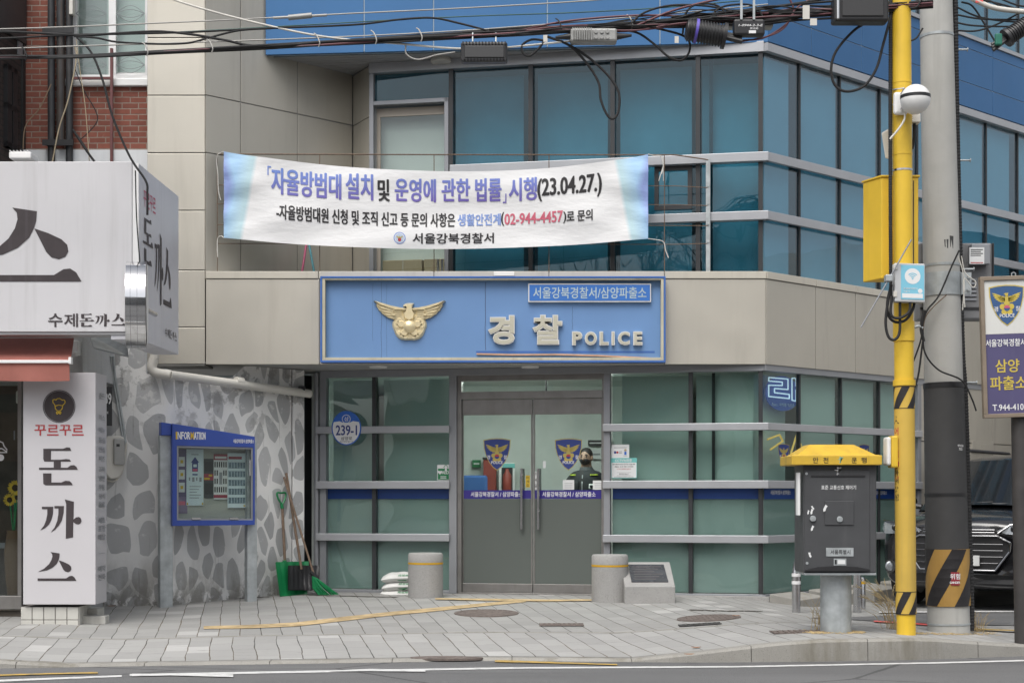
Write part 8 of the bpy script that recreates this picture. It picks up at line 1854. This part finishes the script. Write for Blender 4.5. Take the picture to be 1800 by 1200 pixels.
g = G(1707, 1108); weeds('short dry tuft at the foot of the black corrugated conduit', g.x, g.y-.06, 50, .20, .04, 3, False)
def litter(lab, px0, px1, py, n, seed, sy=.06):
    rr = random.Random(seed); mb = MB(); a, b = G(px0, py), G(px1, py)
    for k in range(n):
        p_ = a.lerp(b, rr.random()); p_ = Vector((p_.x, p_.y+rr.gauss(0, sy), 0)); p_.z = gz(p_.x, p_.y)+.004; an_ = rr.uniform(0, 3.14); L_ = rr.uniform(.01, .06); d_ = Vector((math.cos(an_), math.sin(an_), rr.uniform(0, .25)))*L_
        mb.tube([p_, p_+d_*.5+Vector((0, 0, .004)), p_+d_], .0018, 4)
    mb.build('straw_litter', M['straw'], None, base=a, kind='stuff', fix=False, label=lab, cat='straw')
litter('dry straw litter spread round the cabinet pedestal', 1420, 1515, 1112, 420, 5); litter('thin dry straw litter along the kerb by the concrete pole', 1585, 1745, 1114, 220, 6, .05)
M['leaf'] = pbr('dry brown leaf', (.30, .14, .06), .8, 0, .2, 30)
for px, py, lab in ((1294, 1083, 'single orange brown leaf on the paving near the corner'), (1211, 1151, 'reddish leaf at the kerb edge'), (1223, 1139, 'brown leaf just above the kerb edge'), (195, 1066, 'dark leaf at the foot of the pebble wall beside the upright sign')):
    c = G(px, py); mb = MB(); pts = [(-.04, 0), (-.02, .02), (.01, .025), (.045, .005), (.02, -.018), (-.015, -.02)]; mb.prism(lambda a, b, w_: c+Vector((a, b, .008+w_+.2*abs(a)*.5)), pts, 0, .003); mb.build('leaf', M['leaf'], None, label=lab, cat='leaf')
M['bark'] = pbr('bare bark', (.07, .06, .05), .9, 0, .2, 10)
def bare_tree(lab, x, y, H, seed):
    rr = random.Random(seed); t_ = thing('bare_tree', lab, 'tree', (x, y, -.2)); tk = MB(); br = MB()
    base = Vector((x, y, -.2)); top = base+Vector((.2, 0, H*.45)); tk.tube([base, base.lerp(top, .5)+Vector((.05, .05, 0)), top], [.22, .18, .14], 10); tk.build('trunk', M['bark'], t_, smooth=True)
    def grow(p, d, L, r, n):
        q = p+d*L; m_ = p.lerp(q, .5)+Vector((rr.gauss(0, .04), rr.gauss(0, .04), .03))*L; br.tube([p, m_, q], [r, r*.8, r*.6], 5)
        if n:
            for _ in range(3 if n > 1 else 4): grow(q.lerp(m_, rr.random()*.6), (d+Vector((rr.gauss(0, .5), rr.gauss(0, .5), rr.gauss(.15, .3)))).normalized(), L*rr.uniform(.6, .85), r*.6, n-1)
    for _ in range(5): grow(top-Vector((0, 0, rr.uniform(0, H*.15))), Vector((rr.gauss(0, .6), rr.gauss(0, .6), 1)).normalized(), H*.22, .09, 4)
    br.build('branches', M['bark'], t_)
bare_tree('bare winter tree across the road in front of the grey office block', -3.2, -28, 11, 3); bare_tree('bare winter tree across the road in front of the brick apartment house', -9.5, -27, 10, 8)
for k, (z, r) in enumerate(((5.6, .02), (5.9, .015), (6.4, .02), (6.9, .012), (7.4, .015))):
    MB().tube([Vector((-26, -24.5-.1*k, z+.5)), Vector((-8, -24.5, z-.25)), Vector((4, -24.5, z-.1)), Vector((14, -24.4, z+.4)), Vector((26, -24.3, z-.2))], r, 6).build('overhead_cable', M['blackmatt'], None, label=('lowest','second lowest','middle','second highest','highest')[k]+' black cable strung along the far side of the road', cat='cable', group='cables along the far side of the road')
# ================================================================ buildings across the streets (seen only in the reflections)
M['opp1'] = pbr('opposite grey render', (.46, .45, .43), .8, 0, .1); M['opp2'] = pbr('opposite brick', (.22, .12, .09), .8, 0, .1); M['oppw'] = pbr('opposite window glass', (.05, .06, .07), .15)
for i, (x0, x1, y, h_, mt, lab) in enumerate(((-19, -7, -33, 8.5, 'opp2', 'brick apartment house across the road with rows of windows'), (-6.5, 4, -34, 10.5, 'opp1', 'grey office block across the road with rows of windows'), (4.6, 17, -33, 7.0, 'opp2', 'low brick shop house across the road with rows of windows'))):
    t_ = thing('opposite_building', lab, 'building', ((x0+x1)/2, y, -.2)); MB().wbox(x0, x1, y-8, y, -.2, h_).build('walls', M[mt], t_)
    for r_ in range(int(h_/2.9)):
        n = int((x1-x0)/2.4)
        for k in range(n): xa = x0+(x1-x0)*(k+.25)/n; MB().wbox(xa, xa+1.2, y-.05, y+.03, .8+2.9*r_, 2.2+2.9*r_).build('window', M['oppw'], t_)
t_ = thing('side_building', 'unseen grey building added on the far side of the side street', 'building', (15, 6, -.2)); sp = Pl(13.2, -1.5, .727, .686); MB().box(lambda u, v, w_: sp(u, v, w_), 0, 22, -.2, 5.2, -7, 0).build('walls', M['opp1'], t_)  # unseen; added to darken the side walls, height set for the reflected sky
for r_ in range(3):
    for k in range(8): pass
